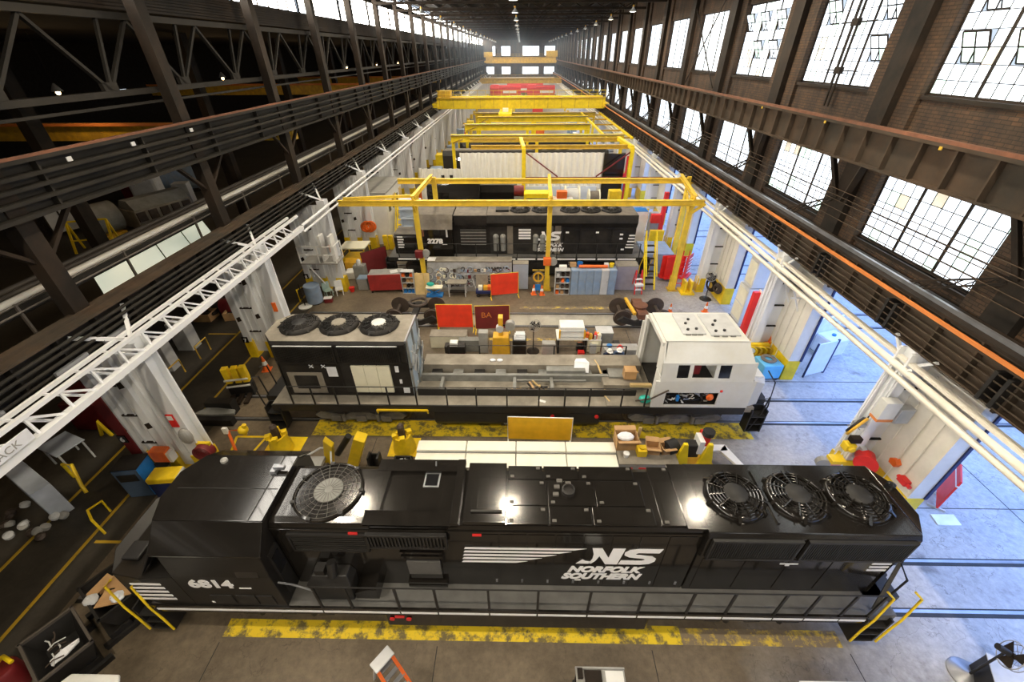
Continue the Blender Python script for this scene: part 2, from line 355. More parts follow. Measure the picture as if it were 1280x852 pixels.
strip('yellow_line', -14.4, -13.2, 7.5, 7.6, lineyel); strip('yellow_line', -13.3, -13.2, 7.5, 8.6, lineyel)
strip('yellow_line', -18.4, -16.6, 20.2, 20.3, lineyel)
for (x0, x1, y0, y1) in ((-10.6, -9.1, 11.35, 12.3), (-5.4, -4.2, 11.3, 12.3)): strip('yellow_pad', x0, x1, y0, y1, yellow, .02)
b = B()
for p, q in (((-12.2, 11.2), (-11.1, 11.2)), ((-12.2, 12.3), (-10.9, 12.3)), ((-11.1, 11.2), (-10.9, 12.3)), ((-11.9, 11.2), (-12.2, 12.3))): b.bar((*p, .004), (*q, .004), .1, .006)
struct('yellow_line', b, yellow, floor)
# slab joints of the concrete, cut as thin dark grooves
b = B()
for x in (-8.4, -2.25, 3.7, 9.1): b.bx(x-.012, x+.012, Y0, 4.7, 0, .002)
for y in (2.6, 10.2, 17.9): b.bx(-13, 12, y-.012, y+.012, 0, .002)
for x in (-6.1, 0.3, 6.3): b.bx(x-.012, x+.012, 8.2, 12.3, 0, .002).bx(x-.012, x+.012, 15.6, 20.9, 0, .002)
b.bx(11.5, 22, 3.4, 3.43, 0, .003).bx(11.5, 24, 9.2, 9.23, 0, .003).bx(11.5, 24, 16.2, 16.24, 0, .003).bx(15.2, 15.23, -4, 3.4, 0, .003).bx(17.6, 17.63, 7.6, 13.2, 0, .003)
struct('slab_joint', b, undergr, floor)

# ---- right brick wall, its piers and windows
NW = 24
wy = lambda i: (11.1+PITCH*i, 16.4+PITCH*i)
ZU, ZL = (12.35, 15.8), (7.5, 10.75)
b = B().bx(13.4, 13.85, Y0, Y1, 5.2, ZL[0]).bx(13.4, 13.85, Y0, Y1, ZL[1], ZU[0]).bx(13.4, 13.85, Y0, Y1, ZU[1], 18.9)
for i in range(-8, NW+1):
    y0 = wy(i)[1]; b.bx(13.39, 13.86, y0, y0+2.3, 5.2, 18.9)
    b.bx(13.25, 13.40, y0-.1, y0+2.4, 5.2, 18.9)
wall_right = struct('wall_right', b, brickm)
b = B()
for i in range(-7, NW): b.bx(13.3, 13.5, wy(i)[0]-.05, wy(i)[1]+.05, ZU[0]-.12, ZU[0]).bx(13.3, 13.5, wy(i)[0]-.05, wy(i)[1]+.05, ZL[0]-.12, ZL[0])
struct('window_ledge', b, darkst, wall_right)

pane_me = {}
def pane_mesh(w, h, m):
    k = (round(w, 3), round(h, 3), m.name)
    if k not in pane_me: pane_me[k] = B().bx(-.006, .006, 0, w, 0, h).mesh('pane', m)
    return pane_me[k]
wn_count = 0
def sash_window(y0, y1, z0, z1, x, detail, rows, vents=(), odd=()):
    global wn_count
    wn_count += 1
    r = thing('window_%d' % wn_count, None, None, (x, y0, z0)); r['kind'] = 'structure'
    Wd, H = y1-y0, z1-z0; cols = 12; cw, ch = Wd/cols, H/rows
    f = B().bx(-.05, .05, 0, Wd, 0, .06).bx(-.05, .05, 0, Wd, H-.06, H)
    for c in range(cols+1):
        w = .045 if c % 4 == 0 else .010
        f.bx(-w if c % 4 == 0 else -.02, w if c % 4 == 0 else .02, c*cw-w, c*cw+w, 0, H)
    for k in range(1, rows): f.bx(-.02, .02, 0, Wd, k*ch-.009, k*ch+.009)
    f.o('frame', darkst, r)
    if detail:
        hole = set()
        for (c0, r0) in vents:
            hole |= {(c0, r0), (c0+1, r0), (c0, r0+1), (c0+1, r0+1)}
            v = bpy.data.objects.new('vent_sash', None); COL.objects.link(v); v.parent = r
            v.location = (-.03, c0*cw, (r0+1)*ch); v.rotation_euler = (0, math.radians(-26), 0)
            fr = B()
            for t in (0, cw, 2*cw): fr.bx(-.02, .02, t-.02, t+.02, -ch, ch)
            for t in (-ch, 0, ch): fr.bx(-.02, .02, 0, 2*cw, t-.02, t+.02)
            fr.o('sash_frame', darkst, v)
            for a in (0, 1):
                for d in (-1, 0): inst('pane', pane_mesh(cw-.04, ch-.04, greenpane if random.random() < .25 else daypane), v, (0, a*cw+.02, d*ch+.02))
        for c in range(cols):
            for k in range(rows):
                if (c, k) in hole: continue
                m = daypane
                if (c, k) in odd: m = tanpane
                elif random.random() < .05: m = greenpane
                elif random.random() < .008: m = tanpane
                inst('pane', pane_mesh(cw-.03, ch-.026, m), r, (0, c*cw+.015, k*ch+.013))
    else:
        g = B()
        for c in range(cols): g.bx(-.006, .006, c*cw+.015, (c+1)*cw-.015, .05, H-.05)
        tag(g.o('pane', daypane, r), kind='stuff')
    return r
VU = {0: ((9, 5), (5, 5), (9, 2), (5, 2)), 1: ((1, 5), (9, 5), (1, 2)), 2: ((2, 5), (6, 5), (10, 5), (2, 2), (6, 2))}
for i in range(-6, NW-1):
    sash_window(*wy(i), *ZU, 13.62, 0 <= i <= 2, 8, VU.get(i, ()), {0: ((4, 4),), 1: ((10, 3), (10, 2)), 2: ((3, 2), (8, 1))}.get(i, ()))
for i in range(-6, NW-1):
    sash_window(*wy(i), *ZL, 13.62, 0 <= i <= 1, 7, (), {0: ((9, 3), (6, 4), (6, 5)), 1: ((10, 4),)}.get(i, ()))
# opaque sky-side aisle shell: plain roof and outer wall
struct('aisle_roof', B().bx(13.85, 26, Y0, Y1, 7.9, 8.1), colwhite, wall_right)
struct('aisle_wall', B().bx(26, 26.3, Y0, Y1, 0, 8.1), colwhite, wall_right)
# painted piers of the wall standing on the floor
for i in range(-6, NW):
    ya, yb = 16.4+PITCH*(i-1), 18.55+PITCH*(i-1)
    p = struct('pier', B().bx(13.1, 13.66, ya, yb, 1.15, 5.3), pierwhite, wall_right)
    struct('yellow_foot', B().bx(13.07, 13.68, ya-.02, yb+.02, 0, 1.15), yellow, p)
    struct('corner_strip', B().bx(13.62, 13.72, ya-.05, ya+.03, 1.15, 5.3), navy, p)
    if i < 4:
        struct('conduit', B().cyl((13.05, ya+.5, 1.2), (13.05, ya+.5, 5.2), .02, n=6).cyl((13.05, ya+.95, .4), (13.05, ya+.95, 5.2), .02, n=6).cyl((13.05, ya+1.5, .9), (13.05, ya+1.5, 5.2), .03, n=6), pierwhite, p)

# ---- roof
ceil = struct('ceiling', B().bx(-14.2, 13.9, Y0, Y1, 18.8, 19.0), roofdk)
for k in range(14):
    x = -13+k*2
    struct('purlin', B().bx(x-.06, x+.06, Y0, Y1, 18.55, 18.8), darkst, ceil)
rt = None
for k in range(-6, 24):
    y = 10.0+PITCH*k
    if rt is None:
        rt = thing('roof_truss', 'sooty steel roof truss spanning the hall under the dark roof deck', 'roof truss', (0, y, 0), 0, 'roof trusses across the hall')
        B().bx(-13.4, 13.2, -.12, .12, 17.2, 17.4).o('bottom_chord', darkst, rt)
        B().bx(-13.4, 13.2, -.1, .1, 18.35, 18.55).o('top_chord', darkst, rt)
        for j in range(12):
            x = -13.2+j*2.2
            B().bar((x, 0, 17.3 if j % 2 else 18.4), (x+2.2, 0, 18.4 if j % 2 else 17.3), .09).o('web_member', darkst, rt)
        dd = rt
    else:
        dd = dup(rt); dd.location = (0, y, 0)
    dd['label'] = 'sooty steel roof truss under the dark roof deck, %s counted from the far wall' % ORD[23-k]

# ---- left upper side: clerestory, siding, big dark side bay
wl_ = struct('wall_left', B().bx(-14.3, -14.1, Y0, Y1, 14.9, 15.75).bx(-14.3, -14.1, Y0, Y1, 17.45, 18), darkst)
b = B()
for k in range(40): b.bx(-14.1, -14.04, Y0, Y1, 14.9+k*.02, 14.91+k*.02) if k % 5 == 0 else None
struct('siding_rib', b, darkst, wl_)
for k in range(-6, 24):
    wn_count += 1
    y = 10.7+PITCH*k
    r = thing('window_%d' % wn_count, None, None, (-14.2, y, 15.75)); r['kind'] = 'structure'
    f = B()
    for c in range(7): f.bx(-.05, .05, .2+c*1.2-.05, .2+c*1.2+.05, 0, 2.75)
    f.bx(-.05, .05, 0, PITCH, 1.35, 1.43); f.o('frame', darkst, r)
    for c in range(6): inst('pane', pane_mesh(1.1, 2.7, clerpane), r, (0, .25+c*1.2, .04))
struct('side_bay_roof', B().bx(-60, -14.2, Y0, Y1, 15.0, 15.2), roofdk, ceil)
wo = struct('wall_outer_left', B().bx(-60.3, -60, Y0, Y1, 0, 15), roofdk)
for (u0, u1, v0, v1) in ((462, 480, 83, 91), (489, 504, 81, 90), (515, 520, 82, 87), (525, 535, 81, 88), (542, 563, 80, 86), (140, 158, 112, 118), (565, 570, 80, 85)):
    p, q = atX(u0, v1, -59.9), atX(u1, v0, -59.9)
    wn_count += 1
    r = thing('window_%d' % wn_count, None, None, p); r['kind'] = 'structure'
    h = max(q.z-p.z, .6); w = q.y-p.y
    B().bx(0, .05, 0, w, 0, .08).bx(0, .05, 0, w, h-.08, h).bx(0, .06, w/2-.05, w/2+.05, 0, h).o('frame', darkst, r)
    B().bx(0, .03, .05, w-.05, .05, h-.05).o('pane', daypane, r)

# ---- far end wall with two rows of windows, and the wall behind the camera
wf = B()
xs = [(-13.4, -10.2), (-7.5, -3.9), (0.5, 6.9), (8.8, 12.9)]
wfar = struct('wall_far', B().bx(-60, 26, Y1, Y1+.4, 0, 18.9), brickm)
for z0, z1 in ((12.35, 15.6), (6.5, 9.15)):
    for x0, x1 in xs:
        if z0 > 10 and x0 < -10: x0, x1 = -10.8, -9.6
        wn_count += 1
        r = thing('window_%d' % wn_count, None, None, (x0, Y1-.1, z0)); r['kind'] = 'structure'
        w = x1-x0
        B().bx(0, w, -.04, .1, 0, .15).bx(0, w, -.04, .1, z1-z0-.15, z1-z0).bx(0, .12, -.04, .1, 0, z1-z0).bx(w-.12, w, -.04, .1, 0, z1-z0).o('frame', darkst, r)
        B().bx(.1, w-.1, 0, .04, .1, z1-z0-.1).o('pane', daypane, r)
struct('white_dado', B().bx(-13.4, 13.4, Y1-.1, Y1, 0, 5.6), white, wfar)
struct('wall_back', B().bx(-60, 26, Y0-.4, Y0, 0, 18.9), brickm)

# ================================================================ crane girders, columns, lamps
def stiffeners(root, x0, x1, z0, z1, step, ylim, m, nm='stiffener'):
    me = B().bx(x0, x1, -.03, .03, z0, z1).mesh(nm, m); y = Y0+.6; far = B()
    while y < Y1:
        if y < ylim: inst(nm, me, root, (0, y, 0))
        else: far.bx(x0, x1, y-.03, y+.03, z0, z1)
        y += step
    tag(far.o(nm, m, root), kind='stuff')
# right upper
g = thing('upper_crane_girder', 'sooty plate girder with rusty top rail high along the brick wall with windows', 'crane girder')
B().bx(12.66, 12.70, Y0, Y1, 10.15, 11.3).o('web_plate', girderm, g)
B().bx(12.42, 12.96, Y0, Y1, 11.22, 11.32).o('top_flange', girderm, g); B().bx(12.46, 12.92, Y0, Y1, 10.08, 10.16).o('bottom_flange', girderm, g)
B().bx(12.42, 12.56, Y0, Y1, 11.32, 11.42).o('rail', rustrail, g)
B().bx(12.40, 12.425, Y0, Y1, 11.22, 11.32).o('flange_edge', girderm, g)
stiffeners(g, 12.46, 12.66, 10.16, 11.22, 1.267, 60, girderm)
me = B().bx(12.395, 12.42, -.05, .05, 11.14, 11.24).mesh('tag_plate', dullyel)
for y in (8.6, 13.6, 19.3, 24.7): inst('tag_plate', me, g, (0, y, 0))
# right lower
g = thing('lower_crane_girder', 'sooty lower girder carrying an orange conductor rail beside the white piers', 'crane girder')
B().bx(12.5, 12.54, Y0, Y1, 5.95, 7.3).o('web_plate', girderm, g)
B().bx(12.2, 12.95, Y0, Y1, 7.26, 7.34).o('top_flange', darkst, g); B().bx(12.28, 12.8, Y0, Y1, 5.88, 5.96).o('bottom_flange', girderm, g)
B().bx(12.46, 12.56, Y0, Y1, 7.34, 7.46).o('rail', steel, g)
B().bx(12.08, 12.15, Y0, Y1, 7.09, 7.19).o('conductor_rail', rustor, g)
B().bx(12.16, 12.5, Y0, Y1, 6.98, 7.04).o('rail_shelf', girderm, g)
stiffeners(g, 12.28, 12.5, 5.96, 7.26, 1.267, 60, girderm)
for x, z in ((12.1, 6.83), (12.1, 6.63), (12.1, 6.42), (12.12, 6.2), (12.12, 6.02)): B().cyl((x, Y0, z), (x, Y1, z), .022, n=6).o('conduit', girderm, g)
me = B().bx(12.06, 12.5, -.05, .05, 6.0, 6.9).mesh('bracket', blackm)
for k in range(-2, 9):
    for d in (0, .35): inst('bracket', me, g, (0, 11.9+PITCH*k*.5+d, 0))
g = thing('cream_pipe_run', 'pair of long cream pipes with a gutter running under the lower crane girder', 'pipe')
B().cyl((12.05, Y0, 5.32), (12.05, Y1, 5.32), .11, n=10).o('pipe', pierwhite, g, 60); B().cyl((12.02, Y0, 5.02), (12.02, Y1, 5.02), .10, n=10).o('pipe', pierwhite, g, 60)
B().bx(12.1, 12.3, Y0, Y1, 5.5, 5.6).o('ledge', pierwhite, g)
wy_ = thing('bare_wire_run', 'five bare wires strung in front of the lower brick wall windows', 'wire')
for x, z in ((12.75, 9.0), (12.75, 8.78), (12.75, 8.62), (12.75, 8.3), (12.75, 8.0)): B().cyl((x, Y0, z), (x, 100, z), .015, n=5).o('wire', girderm, wy_)
# dark right wall columns with knee braces
def rcol(y, lab, grp=None):
    t = thing('wall_column', lab, 'column', (0, y, 0), 0, grp)
    B().bx(12.98, 13.02, -.42, .42, 5.9, 18.6).o('front_flange', darkst, t)
    B().bx(13.02, 13.25, -.03, .03, 5.9, 18.6).o('web', darkst, t)
    B().bx(13.02, 13.25, .36, .42, 5.9, 18.6).bx(13.02, 13.25, -.42, -.36, 5.9, 18.6).o('side_plate', darkst, t)
    B().bar((13.0, -.2, 8.6), (12.7, -.95, 10.1), .22, .12).o('knee_brace', darkst, t)
    B().bar((13.0, .2, 8.6), (12.7, .95, 10.1), .22, .12).o('knee_brace', darkst, t)
    l = B().bar((13.0, .2, 8.7), (12.6, 2.6, 7.4), .06).bar((13.0, .35, 8.45), (12.6, 2.5, 7.15), .06)
    for k in range(7): f = k/7; l.bar((13-.4*f, .2+2.4*f, 8.7-1.3*f), (13-.4*(f+.14), .3+2.35*(f+.1), 8.45-1.3*(f+.1)), .03)
    l.o('lattice_brace', darkst, t)
    return t
c0 = rcol(17.5, 'dark steel column on the brick wall between the two largest sash windows')
for k, lab in ((-1, 'dark steel column at the right picture edge in front of the brick pier'), (1, 'dark steel column on the brick wall, second pier from the near window'), (2, 'dark steel column on the brick wall, third pier from the near window')):
    c = dup(c0); c.location = (0, 17.5+PITCH*k, 0); c['label'] = lab
for k in range(3, 22):
    c = dup(c0); c.location = (0, 17.5+PITCH*k, 0); c['label'] = 'dark steel wall column in the row of narrow windows, %s counted from the far end' % ORD[21-k]; c['group'] = 'far columns of the brick wall'
# left upper girder with its stringers
g = thing('upper_crane_girder', 'dark upper girder with long stringers crossing in front of the side bay', 'crane girder')
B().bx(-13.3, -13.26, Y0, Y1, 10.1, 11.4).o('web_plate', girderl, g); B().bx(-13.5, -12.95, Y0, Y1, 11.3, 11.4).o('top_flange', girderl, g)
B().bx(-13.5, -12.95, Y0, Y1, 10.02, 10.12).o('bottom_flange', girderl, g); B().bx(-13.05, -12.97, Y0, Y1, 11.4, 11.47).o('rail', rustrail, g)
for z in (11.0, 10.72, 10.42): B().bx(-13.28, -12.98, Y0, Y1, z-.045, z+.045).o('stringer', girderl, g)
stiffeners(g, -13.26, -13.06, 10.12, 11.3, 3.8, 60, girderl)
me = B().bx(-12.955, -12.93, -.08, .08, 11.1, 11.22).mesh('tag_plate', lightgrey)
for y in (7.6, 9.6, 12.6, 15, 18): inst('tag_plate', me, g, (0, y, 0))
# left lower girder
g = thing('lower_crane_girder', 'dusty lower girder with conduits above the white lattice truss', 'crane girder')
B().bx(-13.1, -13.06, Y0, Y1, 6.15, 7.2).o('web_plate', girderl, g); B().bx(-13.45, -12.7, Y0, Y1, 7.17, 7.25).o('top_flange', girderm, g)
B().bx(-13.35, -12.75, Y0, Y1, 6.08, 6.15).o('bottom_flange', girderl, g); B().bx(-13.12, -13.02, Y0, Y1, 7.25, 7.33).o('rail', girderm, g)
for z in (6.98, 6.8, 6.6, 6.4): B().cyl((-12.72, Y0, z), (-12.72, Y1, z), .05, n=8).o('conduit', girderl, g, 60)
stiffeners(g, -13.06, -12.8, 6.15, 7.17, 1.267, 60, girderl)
for k, y in enumerate((4.4, 6.2, 8.6, 10.2)): B().bx(-12.66, -12.58, y, y+1.0, 6.35, 6.5).o('light_strip', steel, g)
# outer runway of the side bay with pipes, one coloured bright for the window glint
g = thing('side_bay_runway', 'side bay runway carrying one pipe coloured bright as a window glint and two brown pipes', 'crane girder')
B().cyl((-14.42, Y0, 7.86), (-14.42, Y1, 7.86), .1, n=10).o('bright_pipe', glintrail, g, 60)
B().bx(-14.75, -14.2, Y0, Y1, 7.5, 7.75).o('beam', girderl, g)
B().cyl((-14.85, Y0, 7.86), (-14.85, Y1, 7.86), .085, n=8).o('pipe', brownpipe, g, 60); B().cyl((-15.25, Y0, 7.86), (-15.25, Y1, 7.86), .085, n=8).o('pipe', brownpipe, g, 60)
B().cyl((-13.95, Y0, 7.92), (-13.95, Y1, 7.92), .03, n=6).o('handrail', brownpipe, g); B().cyl((-13.9, Y0, 7.72), (-13.9, Y1, 7.72), .03, n=6).o('handrail', brownpipe, g)
me = B().bx(-13.98, -13.9, -.03, .03, 6.9, 7.95).mesh('rail_post', brownpipe)
for k in range(10): inst('rail_post', me, g, (0, 6+3.8*k, 0))
# white lattice truss under the left girder
g = thing('lattice_truss', 'white steel lattice truss joining the left columns under the dark girder', 'truss')
B().bx(-12.02, -11.9, Y0, 22, 6.40, 6.5).o('top_chord', colwhite, g); B().bx(-11.98, -11.76, Y0, 22, 5.72, 5.92).o('bottom_chord', colwhite, g); B().bx(-12.55, -12.45, Y0, 22, 6.3, 6.4).o('back_chord', colwhite, g)
B().cyl((-11.85, 22, 5.92), (-11.85, Y1, 5.92), .08, n=8).o('pipe', colwhite, g, 60); B().cyl((-11.85, 22, 5.58), (-11.85, Y1, 5.58), .07, n=8).o('pipe', colwhite, g, 60)
me = B().bar((-11.96, 0, 6.42), (-11.87, .7, 5.9), .06).mesh('lattice_bar', colwhite); me2 = B().bar((-11.96, 0, 6.42), (-11.87, 0, 5.9), .06).mesh('lattice_bar', colwhite)
me3 = B().bar((-12.5, 0, 6.34), (-11.9, .5, 5.85), .06).mesh('lattice_bar', colwhite)
for k in range(19):
    y = 3.2+k*.95; inst('lattice_bar', me, g, (0, y, 0)); inst('lattice_bar', me2, g, (0, y, 0)); inst('lattice_bar', me3, g, (0, y, 0))
sg = bpy.data.objects.new('sign_board', B().bx(-11.76, -11.73, 5.6, 6.8, 5.98, 6.30).mesh('sign_board', bagw)); COL.objects.link(sg)
tag(sg, 'white sign board with grey track lettering on the white lattice truss', 'sign')
text('TRACK', 'lettering', sg, greypaint, (-11.725, 5.68, 6.05), .26, (PI/2, 0, PI/2), 1.0, ext=.003)

# white columns, left row
def lcol(y, lab, grp=None, num=None):
    t = thing('steel_column', lab, 'column', (0, y, 0), 0, grp)
    for x0, x1, nm in ((-12.5, -12.0, 'inner_leg'), (-13.5, -13.2, 'middle_leg'), (-14.6, -14.25, 'outer_leg')):
        B().bx(x0, x1, -.28, -.22, 1.0, 6.2).bx(x0, x1, .22, .28, 1.0, 6.2).bx((x0+x1)/2-.03, (x0+x1)/2+.03, -.22, .22, 1.0, 6.2).o(nm, colwhite, t)
        B().bx(x0-.03, x1+.03, -.32, .32, 0, 1.02).o('yellow_foot', yellow, t)
    B().bx(-14.26, -13.5, -.12, -.07, .3, 5.9).o('web_panel', colwhite, t); B().bx(-13.2, -12.5, -.12, -.07, .3, 5.9).o('web_panel', colwhite, t)
    for x in (-14.05, -13.7, -12.95, -12.7): B().bx(x-.02, x+.02, -.19, -.12, 1.0, 5.8).o('rib', colwhite, t)
    for z in (1.6, 3.0, 4.4):
        B().bx(-14.2, -13.6, -.2, -.12, z-.03, z+.03).o('stiffener', darkst, t)
    me = B().prism([(-.18, -.2), (.18, -.1), (.12, .2), (-.2, .1)], 'y', -.1, -.056).mesh('slot_plate', darkst)
    for x, z in ((-13.35, 4.5), (-13.35, 2.6), (-14.4, 4.2), (-14.4, 2.4)): inst('slot_plate', me, t, (x, -.2, z)).scale = (.6, 1.0, .8)
    B().bar((-12.3, 0, 6.2), (-13.0, -1.0, 6.9), .1).bar((-12.3, 0, 6.2), (-13.0, 1.0, 6.9), .1).o('knee_brace', colwhite, t)
    B().bx(-13.6, -13.2, -.25, .25, 6.2, 18.6).o('upper_shaft', darkst, t)
    for s in (-1, 1): B().bar((-13.4, 0, 8.7), (-13.3, 1.5*s, 10.05), .16, .1).o('knee_brace', darkst, t)
    return t
l6 = lcol(10.7, 'white built-up steel column numbered 6 with a dark red edge behind the blue cabinet')
B().bx(-14.66, -14.6, -.3, .3, .2, 4.6).o('red_edge', maroonp, l6); B().bx(-14.72, -14.3, -.34, -.3, .3, 4.4).o('red_edge', maroonp, l6)
B().bx(-14.74, -14.44, -.38, -.34, 1.8, 2.15).o('number_plate', black, l6)
text('6', 'number', l6, decal, (-14.68, -.385, 1.86), .3, bold=.012)
B().bx(-12.45, -12.2, -.34, -.3, 2.6, 3.2).o('notice', red, l6)
B().bx(-12.42, -12.23, -.35, -.33, 2.95, 3.15).o('notice_panel', white, l6)
for k, lab, n in ((1, 'white built-up steel column numbered 7 beside the grey roof with three fans', '7'), (2, 'white built-up steel column with a landing and railing on its side', '8'), (3, 'white built-up steel column behind the yellow tractor', None)):
    c = lcol(10.7+PITCH*k, lab)
    if n:
        B().bx(-14.65, -14.35, -.36, -.34, 1.0, 1.35).o('number_plate', black, c); text(n, 'number', c, decal, (-14.58, -.365, 1.05), .3, bold=.012)
    if k < 3: B().bx(-12.4, -12.2, -.33, -.28, 2.9, 3.4).o('notice', orange, c)
c9 = c
for k in range(4, 23):
    c = dup(c9); c.location = (0, 10.7+PITCH*k, 0); c['label'] = 'white steel column far down the left row, %s counted from the far wall' % ORD[22-k]; c['group'] = 'far columns of the left row'
# inner legs in front of the right wall piers
def rleg(y, lab, grp=None):
    t = thing('steel_column', lab, 'column', (0, y, 0), 0, grp)
    B().bx(12.05, 12.5, -.26, -.2, 1.0, 5.9).bx(12.05, 12.5, .2, .26, 1.0, 5.9).bx(12.25, 12.3, -.2, .2, 1.0, 5.9).o('leg', colwhite, t)
    B().bx(12.02, 12.53, -.3, .3, 0, 1.02).o('yellow_foot', yellow, t)
    B().bx(12.5, 13.1, -.04, .02, .9, 5.6).o('web_panel', colwhite, t)
    for z in (2.0, 3.2, 4.4): B().bx(12.5, 13.1, -.12, -.04, z-.03, z+.03).o('stiffener', darkst, t)
    B().bar((12.3, 0, 5.2), (12.3, -.8, 6.0), .09).bar((12.3, 0, 5.2), (12.3, .8, 6.0), .09).bar((12.2, -.1, 4.9), (12.0, -.5, 5.5), .08).o('fork_brace', colwhite, t)
    for x, yy in ((12.0, -.15), (12.02, .1), (12.1, -.3)): B().cyl((x, yy, .6), (x, yy, 5.4), .03, n=6).o('conduit', colwhite, t)
    return t
r0 = rleg(10.75, 'white right column hung with a red hose reel near the three black fans')
for k, lab in ((1, 'white right column with a red channel at its side behind the white cab'), (2, 'white right column behind the two orange cones'), (3, 'white right column beside the tall red post')):
    c = dup(r0); c.location = (0, 10.75+PITCH*k, 0); c['label'] = lab
for k in range(4, 23):
    c = dup(r0); c.location = (0, 10.75+PITCH*k, 0); c['label'] = 'white column far down the right row, %s counted from the far wall' % ORD[22-k]; c['group'] = 'far columns of the right row'
# longitudinal truss above the left side bay
g = thing('side_bay_truss', 'dark lengthwise truss with W-shaped web above the side bay opening', 'truss')
B().bx(-14.1, -13.8, Y0, Y1, 14.6, 14.8).o('top_chord', girderl, g); B().bx(-14.1, -13.8, Y0, Y1, 12.42, 12.6).o('bottom_chord', girderl, g); B().bx(-14.0, -13.9, Y0, Y1, 12.1, 12.18).o('tie_bar', girderl, g)
me = B().bar((-13.95, 0, 14.6), (-13.95, 1.9, 12.6), .14, .1).mesh('web_member', girderl); me2 = B().bar((-13.95, 1.9, 12.6), (-13.95, 2.6, 14.6), .1).mesh('web_member', girderl)
me3 = B().bar((-13.95, 3.8, 14.6), (-13.95, 1.9, 12.6), .12, .1).mesh('web_member', girderl); mg = B().bx(-14.02, -13.88, 1.6, 2.2, 12.5, 12.85).mesh('gusset', girderl)
for k in range(-2, 40):
    for q, nm in ((me, 'web_member'), (me2, 'web_member'), (me3, 'web_member'), (mg, 'gusset')): inst(nm, q, g, (0, 3.0+3.8*k, 0))
# high bay lamps
lamp_l = bpy.data.lights.new('lamp_glow', 'AREA'); lamp_l.shape = 'DISK'; lamp_l.size = .55; lamp_l.energy = LAMP_W; lamp_l.color = LAMP_COL
lamp_d = lamp_l.copy(); lamp_d.energy = LAMP_W*.62      # the bays around the camera burn dimmer
hb = None
for row, x in (('left', -9.0), ('middle', -.55), ('right', 10.0)):
    for k in range(20):
        y = 2.9+11.2*(k-3)
        if hb is None:
            hb = thing('high_bay_lamp', '', 'lamp', (x, y, 16.5))
            B().lathe([(.05, .5), (.09, .3), (.12, .25), (.34, 0), (.30, 0), (.09, .22)], n=16).o('reflector', lightgrey, hb, 50)
            B().lathe([(.29, .015), (.29, .03)], n=16).o('lens', lampwhite, hb)
            B().cyl((0, 0, .5), (0, 0, 2.1), .02, n=6).o('hanger', darkst, hb)
            B().lathe([(.08, .3), (.08, .5)], n=10).o('ballast', brass, hb)
            lo = bpy.data.objects.new('lamp_glow', lamp_l); COL.objects.link(lo); lo.parent = hb; lo.location = (0, 0, -.02)
            h = hb
        else: h = dup(hb); h.location = (x, y, 16.5)
        if y < 6:
            for q in h.children:
                if q.type == 'LIGHT': q.data = lamp_d
        h['label'] = 'bell-shaped high bay lamp of the %s row, %s from the far wall' % (row, ORD[19-k]); h['group'] = 'high bay lamps, %s row' % row

# ================================================================ LOCOMOTIVES (local: x along, y across, near side -y)
blade_me = {}; lug_me = {}
def rad_fan(parent, x, y, z, R, hubm, name='radiator_fan', nb=9, dust=False):
    fm = sootbl if dust else black
    f = B().lathe([(R+.10, -.06), (R+.10, .02), (R+.05, .10), (R-.02, .14), (R-.05, .10), (R-.07, -.04)], n=36).o(name, fm, parent, 50, loc=(x, y, z))
    B().lathe([(R-.07, -.05), (R-.07, -.045)], n=30).o('fan_well', undergr, f)
    B().lathe([(.30, .0), (.30, .13), (.27, .165), (.02, .17)], n=24).o('fan_hub', hubm, f, 50)
    if R not in blade_me:
        blade_me[R] = B().add([(.28,-.06,.0),(R-.1,-.15,-.01),(R-.1,.15,.08),(.28,.06,.09),(.28,-.06,-.012),(R-.1,-.15,-.022),(R-.1,.15,.068),(.28,.06,.078)], [(0,1,2,3),(7,6,5,4),(0,4,5,1),(1,5,6,2),(2,6,7,3),(3,7,4,0)]).mesh('fan_blade', blackm)
    for k in range(nb): inst('fan_blade', blade_me[R], f, (0,0,0), (0,0,2*PI*k/nb))
    g = B()
    for rr in [.35+.085*i for i in range(int((R-.36)/.085)+1)]: g.ring((0,0,.15), rr, .015, 36, 4)
    for k in range(12):
        a = 2*PI*k/12+.1; g.bar((.28*math.cos(a), .28*math.sin(a), .155), ((R+.06)*math.cos(a), (R+.06)*math.sin(a), .15), .026)
    g.o('fan_guard', fm, f)
    if R not in lug_me: lug_me[R] = B().bar((R+.02, 0, .1), (R+.15, 0, .0), .07, .04).mesh('fan_lug', fm)
    for k in range(6): inst('fan_lug', lug_me[R], f, (0,0,0), (0,0,2*PI*k/6+.3))
    return f
def bogie(parent, x, w=2.0, m=None):
    f = B()
    for s in (-1, 1):
        f.prism([(-w,.62),(-w*.85,.85),(-w*.35,.62),(-w*.2,.78),(w*.2,.78),(w*.35,.62),(w*.85,.85),(w,.62),(w*.9,.42),(w*.4,.34),(0,.40),(-w*.4,.34),(-w*.9,.42)], 'y', s*1.05-.07, s*1.05+.07)
        for q in (-w*.55, 0, w*.55): f.bx(q-.22, q+.22, s*1.1-.08, s*1.1+.1, .3, .6)
        for q in (-.75, .75): f.cyl((q, s*1.16, .35), (q, s*1.16, .78), .09, n=8)
    f.bx(-w*.8, w*.8, -1, 1, .7, .95)
    t = f.o('truck', m or undergr, parent, loc=(x, 0, 0))
    me = B().lathe([(.5,-.07),(.54,-.06),(.5,-.03),(.5,.07),(.40,.07),(.38,.03),(.16,.03),(.14,.1)], n=24, axis=(0,1,0)).mesh('wheel', wheelm, 40)
    for q in (-1.65, 0, 1.65):
        for s in (-1, 1): inst('wheel', me, t, (q, .75*s, .52), (0,0,0) if s > 0 else (0,0,PI))
